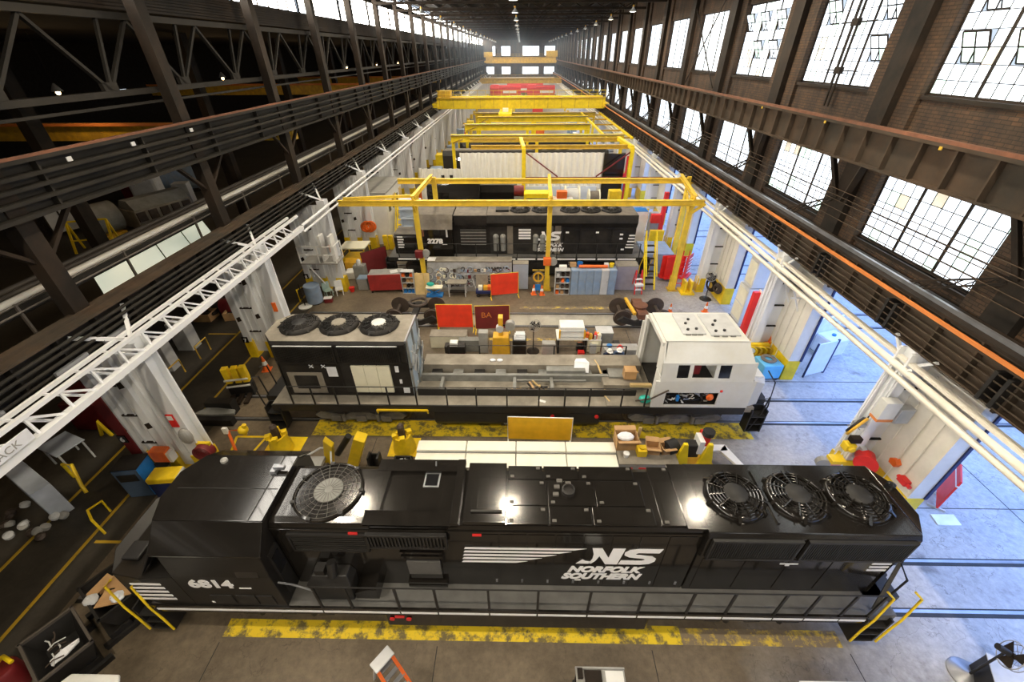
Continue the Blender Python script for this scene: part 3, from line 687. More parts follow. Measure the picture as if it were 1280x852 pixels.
def handrail(parent, xs, y, z0, z1, m, dips=()):
    pts = [(xs[0], y, z1)]
    for x in xs[1:]:
        pts.append((x, y, z1))
    for a, bb, dz in dips:
        pts = [p for p in pts if not a <= p[0] <= bb]+[(a, y, z1), (a+.25, y, z1+dz), (bb-.25, y, z1+dz), (bb, y, z1)]
    pts.sort(key=lambda p: p[0])
    B().tube(pts, .02).o('handrail', m, parent)
    me = B().bx(-.03, .03, -.02, .02, z0-.28, z1-z0).mesh('stanchion', m)
    me = B().bx(-.03, .03, -.02, .02, -.22, z1-z0).mesh('stanchion', m)
    for x in xs: inst('stanchion', me, parent, (x, y, z0))
def ribs(parent, name, m, x0, x1, y, z0, z1, step, dep=.03, horiz=False, frame=True):
    b = B().bx(x0, x1, y, y+.03, z0, z1)
    if horiz:
        z = z0+.04
        while z < z1-.03: b.bx(x0+.03, x1-.03, y-dep, y, z, z+step*.45); z += step
    else:
        x = x0+.04
        while x < x1-.03: b.bx(x, x+step*.45, y-dep, y, z0+.03, z1-.03); x += step
    if frame: b.bx(x0-.04, x1+.04, y-dep-.01, y+.03, z1-.03, z1+.04).bx(x0-.04, x1+.04, y-dep-.01, y+.03, z0-.04, z0+.02).bx(x0-.04, x0+.01, y-dep-.01, y+.03, z0, z1).bx(x1-.01, x1+.04, y-dep-.01, y+.03, z0, z1)
    return b.o(name, m, parent)
def end_steps(parent, x, s, m, ry):            # s = -1 left end, +1 right end
    st = B()
    for k in range(3): st.bx(x-.28, x+.28, -1.62+.0, -1.2, .35+k*.4, .39+k*.4)
    st.bx(x-.33, x-.28, -1.6, -1.15, .3, 1.5).bx(x+.28, x+.33, -1.6, -1.15, .3, 1.5).bx(x-.28, x+.28, -1.2, -1.15, .3, 1.5)
    st.o('step_well', m, parent)
    if ry:
        for d in (-.34, .34): B().tube([(x+d, -1.64, .4), (x+d, -1.64, 1.05), (x+d+.16*s, -1.58, 1.55), (x+d+.22*s, -1.5, 2.5), (x+d+.1*s, -1.38, 2.6)], .03, 8).o('grab_rail', yellow, parent, 60)
def horse_logo(p, x, z, y, sc=1.0):           # five speed stripes and the horse head that cuts into the monogram
    for k in range(5):
        z1 = z-k*.155*sc; x1 = x+(2.98-.36*k*(k > 0))*sc-(.0 if k else 0)
        B().prism([(x-.025*k*sc, z1-.085*sc), (x-.02*k*sc+.03, z1), (x1+.05, z1), (x1-.25*sc, z1-.085*sc)], 'y', y-.004, y).o('speed_stripe', decal, p)
def monogram(p, x, z, y, w, h):
    # slanted N whose left leg is the white mane, then S
    def P(pts, x0, ww): return [(x0+a*ww+.16*b*h, z+b*h) for a, b in pts]
    B().prism(P([(.12,1),(.36,1),(.62,.42),(.62,1),(.92,1),(.92,0),(.62,0),(.38,.52),(.34,.22),(.26,.02),(.20,.06),(.24,.34),(.22,.62)], x, w*.54), 'y', y-.004, y).o('monogram', decal, p)
    B().prism(P([(.02,0),(.62,0),(.84,.06),(.95,.22),(.94,.40),(.80,.55),(.38,.63),(.33,.68),(.40,.74),(.94,.74),(.98,1),(.36,1),(.12,.92),(.03,.76),(.06,.58),(.22,.46),(.62,.38),(.67,.32),(.60,.26),(.04,.26)], x+w*.50, w*.50), 'y', y-.004, y).o('monogram', decal, p)
    B().prism([(x-.06*w, z+.02*h), (x+.02*w, z+.30*h), (x+.06*w, z+.2*h), (x+.13*w, z+.16*h), (x+.11*w, z+.02*h)], 'y', y-.004, y).o('monogram', decal, p)

L1 = thing('locomotive', 'glossy black locomotive numbered 6814 with white horse-head lettering nearest the camera', 'locomotive', (0, 6.5, 0))
p = L1
B().bx(-9.75, 9.75, -1.5, 1.5, 1.34, 1.62).o('deck', walkway, p)
B().bx(-10.45, -9.2, -1.05, 1.05, 1.2, 1.62).bx(9.2, 10.15, -1.05, 1.05, 1.34, 1.62).bx(-9.0, 9.0, -1.0, 1.0, .95, 1.34).o('end_platform', blackm, p)
B().bx(-9.75, 9.0, -1.56, -1.5, 1.30, 1.62).bx(-9.75, 9.0, 1.5, 1.56, 1.30, 1.62).o('side_sill', black, p)
xsill = [-9.7, -5.15, -3.1, -2.1, -.75, .5, 1.8, 3.1, 4.35, 5.3, 6.6, 7.4, 8.3, 9.0]
for a, bb in zip(xsill, xsill[1:]): B().bx(a+.02, bb-.02, -1.566, -1.558, 1.40, 1.50).o('reflective_stripe', decal, p)
B().prism([(-1.35,.28),(1.35,.28),(1.5,.55),(1.5,1.2),(-1.5,1.2),(-1.5,.55)], 'x', -3.6, 3.5).o('fuel_tank', black, p, bev=.04)
for x, z in ((-3.4, 1.02), (-2.95, 1.02)): B().cyl((x, -1.52, z), (x, -1.56, z), .07, n=10).o('fuel_cap', ledm, p)
B().bx(-3.3, -3.05, -1.56, -1.5, 1.12, 1.22).o('fuel_plate', ledm, p)
bogie(p, -6.6); bogie(p, 6.6)
# long hood
B().prism([(-.9,1.62),(.9,1.62),(.9,4.18),(.84,4.36),(.70,4.42),(-.70,4.42),(-.84,4.36),(-.9,4.18)], 'x', -6.02, 4.4).o('long_hood', black, p, bev=.015)
B().bx(-6.0, 4.4, -.93, -.9, 4.16, 4.22).o('hood_gutter', black, p)
for k in range(8):
    x = -1.15+k*.68
    d = B().bx(x+.02, x+.66, -.915, -.9, 1.72, 4.1).o('hood_door', black, p, bev=.006)
    B().bx(x+.55, x+.60, -.935, -.912, 1.85, 1.97).o('door_latch', steel, d)
# cab and nose
cabp = [(-1.52,1.62),(1.52,1.62),(1.52,3.1),(1.47,4.05),(.95,4.55),(-.95,4.55),(-1.47,4.0),(-1.52,3.1)]
def sec(x, pr): return [(x, y, z) for y, z in pr]
cab = B().loft([sec(-8.5, [(-1.52,1.62),(1.52,1.62),(1.52,3.1),(1.47,4.02),(.92,4.48),(-.92,4.48),(-1.47,3.96),(-1.52,3.1)]), sec(-6.05, cabp)]).o('cab', blacksat, p, bev=.02)
def roofsec(z0, pts): return [(x, y, z) for x, y, z in pts]
rp = [(-8.62,-.97), (-8.86,-.35), (-8.86,.4), (-8.5,.95), (-6.0,.95), (-6.0,-.97)]
B().prism(rp, 'z', 4.56, 4.62).o('cab_roof', black, p, bev=.012)
for sy, ye, ze, y1, xa, xb in ((-1, -1.49, 4.0, -.975, -8.66, -8.62), (1, 1.5, 4.18, .96, -8.55, -8.5)):
    B().add([(xa,ye,ze), (-6.0,ye,ze), (-6.0,y1,4.61), (xb,y1,4.61), (xa,ye,ze-.06), (-6.0,ye,ze-.06), (-6.0,y1,4.53), (xb,y1,4.53)], [(0,1,2,3),(7,6,5,4),(0,4,5,1),(1,5,6,2),(2,6,7,3),(3,7,4,0)]).o('cab_roof_slope', black, p, bev=.012)
B().bx(-8.6, -6.05, -.1, -.085, 4.62, 4.63).bx(-6.35, -6.33, -.95, .95, 4.62, 4.63).o('roof_seam', blackm, p)
B().loft([[(-10.68,-.75,1.62),(-10.68,.75,1.62),(-10.62,.75,2.92),(-10.62,-.75,2.92)], [(-10.38,-1.32,1.62),(-10.38,1.32,1.62),(-10.32,1.32,2.78),(-10.32,-1.32,2.78)], [(-9.4,-1.52,1.62),(-9.4,1.52,1.62),(-9.4,1.52,2.95),(-9.4,-1.52,2.95)], [(-8.5,-1.52,1.62),(-8.5,1.52,1.62),(-8.5,1.52,3.05),(-8.5,-1.52,3.05)]]).o('nose', blacksat, p, bev=.02)
B().loft([[(-9.35,-1.45,2.98),(-9.5,0,3.0),(-9.35,1.45,2.98),(-9.3,1.45,3.02),(-9.45,0,3.04),(-9.3,-1.45,3.02)], [(-8.72,-.95,4.4),(-8.9,0,4.42),(-8.72,.95,4.4),(-8.58,.95,4.42),(-8.75,0,4.44),(-8.58,-.95,4.42)]]).o('windshield_frame', blackm, p)
for y0, y1 in ((-1.3, -.1), (.1, 1.3)):
    B().add([(-9.22,y0,3.08),(-9.22,y1,3.08),(-8.82,y1*.75,4.1),(-8.82,y0*.75,4.1),(-9.20,y0,3.08),(-9.20,y1,3.08),(-8.80,y1*.75,4.1),(-8.80,y0*.75,4.1)], [(0,1,2,3),(7,6,5,4),(0,4,5,1),(1,5,6,2),(2,6,7,3),(3,7,4,0)]).o('windshield', glassd, p)
B().bx(-10.2, -9.75, -1.05, -.55, 2.9, 3.0).o('nose_hatch', blackm, p, bev=.03)
for x0, x1 in ((-6.85, -6.3),):
    w = B().add([(x0,-1.535,3.12),(x1,-1.535,3.12),(x1,-1.455,3.72),(x0,-1.455,3.72),(x0,-1.5,3.12),(x1,-1.5,3.12),(x1,-1.42,3.72),(x0,-1.42,3.72)], [(0,1,2,3),(7,6,5,4),(0,4,5,1),(1,5,6,2),(2,6,7,3),(3,7,4,0)]).o('side_window', glassd, cab)
B().bx(-6.04, -5.98, -1.3, -.95, 1.9, 3.7).o('cab_door', blackm, cab)
B().bx(-6.0, -5.965, -1.28, -1.0, 2.85, 3.55).o('door_glass', glassd, cab)
for x0, x1 in ((-7.9, -7.35), (-7.25, -6.75), (-6.7, -6.3)): B().bx(x0, x1, -1.54, -1.515, 1.75, 2.2).o('access_cover', blackm, cab)
text('6814', 'number', p, decal, (-8.22, -1.527, 2.6), .5, sx=1.12, bold=.022, shear=.0)
B().bx(-7.0, -6.7, -1.53, -1.522, 2.55, 2.60).o('builder_plate', decal, p); B().bx(-8.0, -7.85, -1.53, -1.522, 1.78, 1.85).o('stencil_mark', decal, p)
for k in range(5):
    z = 2.75-k*.19; x0 = -9.72-k*.015
    B().bx(x0, -8.95+.015*k, -1.53, -1.521, z-.085, z).o('nose_stripe', decal, p)
# roof gear on the cab and hood
B().bx(-6.45, -6.3, .35, .6, 4.6, 4.72).bx(-6.38, -6.1, .42, .52, 4.7, 4.8).o('horn', steel, p)
B().lathe([(.09, 4.6), (.09, 4.68), (.05, 4.72)], (-7.9, .75, 0), 10).o('antenna', greypaint, p)
f = B().lathe([(.86, 4.42), (.86, 4.47), (.80, 4.49), (.78, 4.45)], (-4.83, 0, 0), 40).o('dynamic_brake_fan', black, p, 50)
g = B()
for rr in [.36+.11*i for i in range(5)]: g.ring((-4.83, 0, 4.495), rr, .006, 40, 4)
for k in range(20):
    a = 2*PI*k/20; g.bar((-4.83+.1*math.cos(a), .1*math.sin(a), 4.5), (-4.83+.8*math.cos(a), .8*math.sin(a), 4.5), .009)
g.o('fan_guard', guardm, f); B().lathe([(.0, 4.46), (.36, 4.46), (.36, 4.485)], (-4.83, 0, 0), 24).o('fan_hub', primer, f); B().lathe([(.0, 4.42), (.80, 4.42), (.80, 4.44)], (-4.83, 0, 0), 30).o('fan_screen', screenm, f)
for k in range(7):
    a = k*.9; B().bx(-4.83+.84*math.cos(a)-.05, -4.83+.84*math.cos(a)+.05, .84*math.sin(a)-.04, .84*math.sin(a)+.04, 4.44, 4.52).o('fan_lug', blackm, f)
h = B().bx(-3.72, -1.42, -.93, .93, 4.40, 4.46).o('inertial_hatch', black, p, bev=.012)
B().bx(-3.72, -1.42, .55, .93, 4.46, 4.56).bx(-3.72, -3.35, -.62, .55, 4.46, 4.56).bx(-1.62, -1.42, -.93, .93, 4.46, 4.58).o('hatch_rim', black, h, bev=.012)
B().loft([[(-3.7,-.93,4.40),(-1.44,-.93,4.40),(-1.44,-.93,4.46),(-3.7,-.93,4.46)], [(-3.7,-.62,4.46),(-1.44,-.62,4.46),(-1.44,-.62,4.56),(-3.7,-.62,4.56)]]).o('hatch_lip', black, h)
B().bx(-2.45, -2.05, .12, .55, 4.46, 4.48).o('inspection_frame', steel, h); B().bx(-2.41, -2.09, .16, .51, 4.475, 4.486).o('inspection_glass', glassd, h)
B().cyl((-2.2, .72, 4.56), (-2.2, .78, 4.66), .02, n=6).o('lifting_eye', steel, h)
h = B().bx(-1.32, -.32, -.86, .86, 4.40, 4.53).o('engine_hatch', black, p, bev=.012)
for x in (-1.02, -.76, -.5): B().bx(x-.012, x+.012, -.55, .6, 4.53, 4.56).o('hatch_rib', black, h)
B().bx(-1.02, -.76, -.55, .6, 4.53, 4.545).o('hatch_cover', black, h, bev=.008); B().bx(-1.15, -.4, -.62, -.56, 4.53, 4.57).o('hatch_hinge', blackm, h)
for x0, x1, y0, y1 in ((-.28, .62, .42, .84), (.66, 1.55, .42, .84), (1.6, 3.0, .42, .84), (-.28, .7, -.34, .38), (.74, 1.9, -.34, .38), (1.94, 3.1, -.34, .38), (-.28, .7, -.84, -.38), (.74, 1.75, -.84, -.38), (1.8, 3.25, -.84, -.38), (3.4, 3.95, -.84, .84)):
    h = B().bx(x0, x1, y0, y1, 4.41, 4.445).o('roof_panel', black, p, bev=.008)
    B().bx(x1-.16, x1-.06, y1-.12, y1-.05, 4.445, 4.475).bx(x0+.06, x0+.16, y0+.05, y0+.12, 4.445, 4.465).o('panel_latch', guardm, h)
e = B().lathe([(.17, 4.43), (.17, 4.56), (.13, 4.58), (.12, 4.50)], (1.25, .05, 0), 14).o('exhaust_stack', undergr, p)
for dx, dy in ((-.28, .12), (-.32, -.1), (-.2, .3), (.02, .22)): B().bx(1.25+dx-.07, 1.25+dx+.07, .05+dy-.05, .05+dy+.05, 4.44, 4.50).o('stack_bracket', guardm, e)
B().bx(3.95, 4.42, -.93, .93, 4.40, 4.47).o('roof_joint', black, p, bev=.01)
# radiator section with flared top
B().prism([(-.93,1.62),(.93,1.62),(.93,3.35),(1.06,3.5),(1.06,4.3),(.98,4.42),(-.98,4.42),(-1.06,4.3),(-1.06,3.5),(-.93,3.35)], 'x', 4.42, 9.3).o('radiator_hood', black, p, bev=.02)
B().prism([(9.3,-.98),(9.62,-.45),(9.62,.45),(9.3,.98)], 'z', 1.62, 4.41).o('hood_end', black, p, bev=.02)
ribs(p, 'radiator_grille', blackm, 4.55, 6.55, -1.09, 3.52, 4.26, .055); ribs(p, 'radiator_grille', blackm, 6.75, 9.15, -1.09, 3.52, 4.26, .055)
for x in (5.38, 6.9, 8.4): rad_fan(p, x, -.02, 4.45, .62, blackm)
B().bx(6.1, 6.16, -.75, .75, 4.42, 4.47).o('roof_rib', black, p); B().bx(9.15, 9.2, -.3, .6, 4.42, 4.46).o('roof_rib', black, p)
B().lathe([(.10, 0), (.10, .1), (.05, .13)], (9.5, .35, 4.4), 12).o('marker_light', glassd, p, 40)
for k in range(5): B().bx(8.82, 9.29, -.942, -.932, 2.72+k*.15, 2.80+k*.15).o('rear_stripe', decal, p)
for k in range(4): B().bx(4.6+k*1.08, 5.55+k*1.08, -.945, -.93, 1.75, 3.2).o('hood_door', black, p, bev=.006)
B().bx(6.55, 7.0, -.955, -.945, 3.0, 3.05).bx(6.7, 6.8, -.955, -.945, 2.93, 3.0).o('stencil_mark', decal, p)
# inertial louvres, blower, side equipment behind the cab
ribs(p, 'louvre_panel', blackm, -5.6, -3.75, -.92, 3.35, 4.0, .09, .03, True)
ribs(p, 'air_intake_grille', blackm, -3.6, -1.75, -1.02, 3.72, 4.22, .085, .05)
B().bx(-3.6, -1.75, -1.0, -.9, 3.68, 4.25).o('intake_box', black, p, bev=.01)
B().loft([[(-5.35,-1.34,1.62),(-4.35,-1.34,1.62),(-4.35,-.9,1.62),(-5.35,-.9,1.62)], [(-5.45,-1.34,2.35),(-4.3,-1.34,2.35),(-4.3,-.9,2.35),(-5.45,-.9,2.35)], [(-5.3,-1.2,2.6),(-4.4,-1.2,2.6),(-4.4,-.9,2.6),(-5.3,-.9,2.6)]]).o('blower_housing', blackm, p, bev=.02)
B().cyl((-4.75, -1.2, 2.6), (-4.75, -1.05, 3.0), .12).bx(-5.2, -4.95, -1.2, -.95, 2.6, 2.8).o('blower_motor', blackm, p)
B().prism([(-4.3,1.62),(-3.7,1.62),(-3.7,2.2),(-4.3,1.9)], 'y', -1.3, -.9).o('battery_box', black, p)
B().bx(-2.85, -2.0, -.96, -.9, 1.95, 3.1).o('polished_panel', black, p); B().bx(-2.85, -2.0, -1.0, -.955, 2.35, 2.95).o('sight_glass', walkway, p)
for z in (1.75, 1.9, 3.2, 3.4): B().bx(-2.95, -1.9, -1.02, -.9, z-.04, z+.04).o('pipe_ledge', black, p)
for x in (-3.95, -.95): B().bx(x-.16, x+.06, -.94, -.905, 4.05, 4.12).o('red_label', ledm, p)
# lettering
horse_logo(p, -1.35, 3.55, -.925)
monogram(p, 1.58, 2.84, -.925, 1.88, .74)
text('NORFOLK', 'lettering', p, decal, (1.28, -.922, 2.43), .38, sx=1.05, shear=.30, bold=.022); text('SOUTHERN', 'lettering', p, decal, (1.14, -.922, 2.08), .38, sx=1.02, shear=.30, bold=.022)
B().bx(1.5, 1.66, -.93, -.922, 1.99, 2.04).o('stencil_mark', decal, p)
# handrails and end gear
handrail(p, [-5.15, -4.35, -3.1, -2.1, -.75, .5, 1.8, 3.1, 4.35, 5.35, 6.6, 7.4, 8.3, 9.0], -1.52, 1.62, 2.68, blackm)
handrail(p, [-5.1, -2.6, 0, 2.6, 5.2, 7.8], 1.52, 1.62, 2.68, blackm)
B().tube([(-6.0, -1.45, 2.75), (-5.6, -1.5, 2.75), (-5.15, -1.52, 2.5)], .025).o('grab_bar', steel, p)
end_steps(p, -9.95, -1, blackm, True); end_steps(p, 9.35, 1, blackm, True)
B().tube([(9.75, -1.1, 1.62), (9.8, -1.1, 2.6), (9.95, -.6, 2.65), (9.95, .9, 2.65)], .028).o('end_rail', blackm, p)
B().bar((9.1, -1.45, 1.8), (10.0, -.6, 2.7), .08).o('end_brace', blackm, p)
B().prism([(-10.55,.18),(-10.3,.18),(-10.35,1.2),(-10.45,1.2)], 'y', -1.35, 1.35).o('snow_plough', blackm, p)
B().bx(-11.0, -10.4, -.18, .18, .72, 1.0).o('coupler', undergr, p, bev=.05); B().bx(10.1, 10.8, -.18, .18, .72, 1.0).o('coupler', undergr, p, bev=.05)
B().tube([(9.9, -.4, 1.2), (10.2, -.45, .6), (10.25, -.5, .35)], .03).o('air_hose', rubber, p); B().tube([(10.0, -.9, 1.3), (10.35, -.95, .8), (10.2, -1.1, .5)], .03).o('air_hose', rubber, p)

truckm = mat('dusty_truck_steel', (.17, .165, .155), .6, var=.3, dirt=(.04, .035, .03), dirt_amt=.5)
# ---------------------------------------------------------------- second, stripped locomotive
L2 = thing('locomotive', 'half-stripped locomotive with bare white cab, three dusty fans and an open deck', 'locomotive', (0, 14.15, 0))
p = L2
B().bx(-10.3, 9.6, -1.5, 1.5, 1.34, 1.60).o('deck', dustydeck, p)
B().bx(-10.3, 9.2, -1.57, -1.5, 1.28, 1.63).bx(-10.3, 9.2, 1.5, 1.57, 1.28, 1.63).o('side_sill', blackm, p)
B().bx(-10.8, -10.3, -1.0, 1.0, 1.0, 1.6).bx(9.6, 10.3, -1.0, 1.0, 1.0, 1.6).o('end_platform', blackm, p)
B().prism([(-1.25,.28),(1.25,.28),(1.45,.6),(1.45,1.15),(-1.45,1.15),(-1.45,.6)], 'x', -3.6, 3.4).o('fuel_tank', blackm, p, bev=.04)
for x in (1.4, 3.25): B().cyl((x, -1.46, 1.0), (x, -1.5, 1.0), .09, n=10).o('fuel_cap', ledm, p)
text('6986', 'chalk_number', p, bagw, (-.7, -1.37, .40), .34, rot=(math.radians(70), 0, 0), sx=1.3, shear=.2, ext=.002)
bogie(p, -6.9, m=truckm); bogie(p, 6.7, m=truckm)
# stripped middle: low walls, centre girder, engine bed rails
B().bx(-4.3, 4.9, -.9, -.84, 1.6, 1.95).o('engine_bay_wall', blackm, p)
B().bx(-4.3, 5.4, .55, 1.35, 1.6, 2.15).o('engine_bed_rail', dustydeck, p, bev=.02)
B().bx(-4.3, 5.0, .05, .2, 1.6, 1.95).o('engine_bed_rail', primer, p)
for k in range(9): B().bx(-3.9+k*.95, -3.45+k*.95, .2, .55, 1.6, 1.9).o('bed_bracket', primer if k % 2 else blackm, p)
for x in (-3.35, -.2, 1.4): B().bx(x-.07, x+.07, -.84, .05, 1.6, 1.86).o('cross_member', primer, p)
B().bx(-.1, 2.9, -.16, -.08, 1.75, 1.85).o('pipe_run', primer, p); B().bx(1.2, 2.9, .2, .56, 1.9, 2.1).o('bed_plate', primer, p)
B().bx(3.6, 5.3, -.5, .5, 1.6, 1.9).o('generator_bed', dustydeck, p); B().bx(3.9, 5.0, -.05, .56, 1.9, 2.0).o('bed_plate', primer, p)
B().bx(3.6, 5.2, -1.5, -.9, 1.6, 1.66).o('walkway_plate', dustydeck, p)
# radiator section
B().prism([(-.93,1.6),(.93,1.6),(.93,3.35),(1.05,3.5),(1.05,4.32),(.98,4.44),(-.98,4.44),(-1.05,4.32),(-1.05,3.5),(-.93,3.35)], 'x', -9.75, -4.45).o('radiator_hood', sootbl, p, bev=.02)
B().prism([(-9.75,-.98),(-10.15,-.5),(-10.15,.5),(-9.75,.98)], 'z', 1.6, 4.43).o('hood_end', sootbl, p)
B().bx(-9.7, -4.45, -1.0, 1.0, 4.44, 4.46).prism([(-9.7,-1.0),(-10.13,-.5),(-10.13,.5),(-9.7,1.0)], 'z', 4.43, 4.46).o('dusty_roof', dustydeck, p)
B().bx(-4.46, -4.40, -1.0, 1.0, 4.36, 4.47).o('roof_edge', steel, p)
for x, hm in ((-8.98, blackm), (-7.35, dustydeck), (-5.72, cabwhite)): rad_fan(p, x, .12, 4.5, .68, hm, dust=True)
ribs(p, 'radiator_grille', sootbl, -9.6, -7.3, -1.08, 3.48, 4.22, .07, .03); ribs(p, 'radiator_grille', sootbl, -7.1, -4.75, -1.08, 3.48, 4.22, .07, .03)
for x0, x1 in ((-9.6, -7.3), (-7.1, -4.75)): B().bx(x0, x1, -1.12, -1.06, 4.24, 4.28).o('grille_rail', lightgrey, p)
B().bx(-9.55, -8.1, -.955, -.93, 1.75, 2.85).o('open_hatch', dustydeck, p); B().bx(-9.3, -8.35, -.965, -.94, 2.0, 2.7).o('hatch_opening', undergr, p)
B().bx(-7.95, -7.35, -.945, -.93, 2.0, 3.3).o('hood_door', sootbl, p); B().bx(-7.85, -7.45, -.955, -.945, 2.65, 3.15).o('paint_patch', bagw, p)
for x in (-8.45, -7.95): B().bar((x-.08, -.95, 3.1), (x+.08, -.95, 3.25), .03).bar((x-.08, -.95, 3.25), (x+.08, -.95, 3.1), .03).o('chalk_mark', bagw, p)
B().bx(-7.25, -6.85, -.955, -.93, 1.8, 3.4).o('dark_opening', undergr, p)
for k in range(3): B().bx(-6.82+k*.53, -6.31+k*.53, -1.02, -.93, 1.85, 3.25).o('cream_cabinet_door', cream, p, bev=.01)
B().bx(-5.05, -4.9, -.96, -.93, 2.9, 3.2).bx(-4.95, -4.85, -.96, -.93, 2.3, 2.5).bx(-4.85, -4.6, -.97, -.93, 1.8, 2.05).o('paper_label', bagw, p)
# open bulkhead with pipework facing the deck
b = B().bx(-4.43, -4.36, -.95, -.85, 1.6, 4.4).bx(-4.43, -4.36, .85, .95, 1.6, 4.4).bx(-4.43, -4.36, -.95, .95, 3.0, 3.1).bx(-4.43, -4.36, -.03, .05, 1.6, 4.4)
b.o('bulkhead_frame', primer, p)
b = B(); rr = random.Random(3)
for k in range(14):
    y = -.8+rr.random()*1.6; z = 1.7+rr.random()*1.6
    b.tube([(-4.36, y, z), (-4.3, y+rr.uniform(-.2,.2), z+.4), (-4.25, y+rr.uniform(-.3,.3), z+rr.uniform(.5,1.0))], .03, 6)
b.o('pipework', lightgrey, p)
B().bx(-4.455, -4.43, -.92, .92, 1.6, 4.38).o('bulkhead', mat('pale_blue_grey_enamel', (.38, .47, .55), .5, var=.15), p)
# bare white cab: walls with openings
def slab(name, pts, m=cabwhite, th_=(0,0,0)):
    n = len(pts); return B().add([V(q) for q in pts]+[V(q)+V(th_) for q in pts], [tuple(range(n)), tuple(range(2*n-1, n-1, -1))]+[(i, n+i, n+(i+1) % n, (i+1) % n) for i in range(n)]).o(name, m, p)
yN = -1.54
B().bx(5.35, 5.85, yN, yN+.06, 1.63, 3.0).bx(5.85, 7.95, yN, yN+.06, 2.42, 3.0).bx(7.95, 9.25, yN, yN+.06, 1.63, 3.0).bx(5.85, 7.95, yN, yN+.06, 1.63, 1.75).o('cab_side', cabwhite, p)
def tilt(x0, x1, z0, z1):   # upper side wall leans inward from z=3.0 to 3.8
    f = lambda z: yN+.12*(z-3.0)/.8
    return [(x0, f(z0), z0), (x1, f(z0), z0), (x1, f(z1), z1), (x0, f(z1), z1)]
for x0, x1, z0, z1 in ((5.5, 6.1, 3.0, 3.82), (8.3, 9.1, 3.0, 3.82), (6.1, 8.3, 3.0, 3.14), (6.1, 8.3, 3.72, 3.82), (6.55, 6.7, 3.14, 3.72), (7.55, 7.7, 3.14, 3.72)): slab('cab_side', tilt(x0, x1, z0, z1), th_=(0, .06, 0))
for x0, x1 in ((6.1, 6.55), (7.7, 8.15)): slab('side_window', [(a, c+.02, d) for a, c, d in tilt(x0, x1, 3.14, 3.72)], glassd, (0, .02, 0))
slab('cab_side', tilt(8.15, 8.3, 3.14, 3.72), th_=(0, .06, 0))
slab('cab_roof_slope', [(5.55, -1.43, 3.8), (9.0, -1.43, 3.8), (8.75, -.95, 4.5), (5.7, -.95, 4.5)], th_=(0, .05, -.05))
B().bx(5.6, 8.75, -.97, 1.15, 4.46, 4.53).o('cab_roof', cabwhite, p, bev=.01)
slab('cab_roof_slope', [(5.55, 1.5, 3.9), (8.9, 1.5, 3.9), (8.75, 1.14, 4.5), (5.6, 1.14, 4.5)], th_=(0, -.05, -.05))
B().bx(5.4, 9.2, 1.46, 1.54, 1.63, 3.9).o('cab_side', cabwhite, p)
# rear frame with big opening
for q in ((1.2, 1.5, 1.63, 4.2), (-1.5, -.95, 1.63, 3.2), (-1.0, 1.2, 4.3, 4.46)): B().bx(5.48, 5.62, *q).o('rear_frame', cabwhite, p)
slab('rear_frame', [(5.5, -1.5, 3.2), (5.5, -.85, 3.2), (5.55, -.6, 4.4), (5.55, -1.0, 4.45), (5.5, -1.43, 3.8)], th_=(.06, 0, 0))
B().bx(8.6, 8.7, -1.45, 1.45, 1.63, 3.1).o('cab_front', cabwhite, p)
slab('cab_front', [(9.1, -1.42, 3.0), (9.1, 1.42, 3.0), (8.8, .95, 4.48), (8.8, -.95, 4.48)], th_=(-.06, 0, 0))
for x0, x1, y0, y1 in ((6.35, 7.25, -.55, .95), (7.4, 8.55, -.65, .95)):
    h = B().bx(x0, x1, y0, y1, 4.53, 4.60).o('roof_hatch', lightgrey, p, bev=.015)
    for k in range(3): B().bx(x0+.1+k*(x1-x0-.2)/3, x0+.3+k*(x1-x0-.2)/3, y0-.05, y0+.03, 4.53, 4.58).o('hatch_hinge', primer, h)
    for dx, dy in ((.3, .7), (.5, 1.0), (.25, .25), (.6, .3)): B().lathe([(.055, 4.6), (.055, 4.66)], (x0+dx, y0+dy, 0), 10).o('hatch_bolt', blackm, h)
B().loft([[(9.2,-1.5,1.63),(9.2,1.5,1.63),(9.2,1.5,3.0),(9.2,-1.5,3.0)], [(9.75,-1.3,1.63),(9.75,1.3,1.63),(9.75,1.3,2.72),(9.75,-1.3,2.72)], [(10.1,-.7,1.63),(10.1,.7,1.63),(10.1,.7,2.55),(10.1,-.7,2.55)]]).o('nose', cabwhite, p, bev=.015)
B().bx(9.15, 9.75, -1.1, -.1, 2.86, 2.93).o('nose_cover', white, p, bev=.01)
B().bx(5.7, 8.6, -1.4, 1.4, 1.6, 1.66).o('cab_floor', undergr, p); B().bx(5.8, 8.0, -1.15, -.2, 1.66, 2.42).o('dark_backing', undergr, p)  # dark block put in for the shaded interior behind the pipes
pipes = {}
for k in range(40):
    x = 5.92+rr.random()*1.65; z = 1.8+rr.random()*.5; y = yN+.1+rr.random()*.25
    pipes.setdefault(rr.choice(('g', 'b', 's', 'w', 'l')), B()).tube([(x, y, z), (x+rr.uniform(-.12,.12), y-.06, z+rr.uniform(-.1,.12)), (x+rr.uniform(-.2,.2), y, z+rr.uniform(-.12,.1))], .018+.016*rr.random(), 6)
for q, m in zip('gbswl', (greypaint, blackm, steel, white, wheelm)):
    if q in pipes: tag(pipes[q].o('valve_pipes', m, p), kind='stuff')
B().sph((7.68, yN+.08, 2.12), .15, sc=(1,.6,1.1)).o('orange_tank', orange, p); B().bx(6.32, 6.42, yN-.02, yN+.1, 1.98, 2.22).o('blue_valve', blue, p)
B().sph((8.0, yN, 2.52), .06).o('knob', red, p); B().bx(6.65, 7.1, -1.2, -1.0, 3.1, 3.6).o('seat_back', maroonp, p)
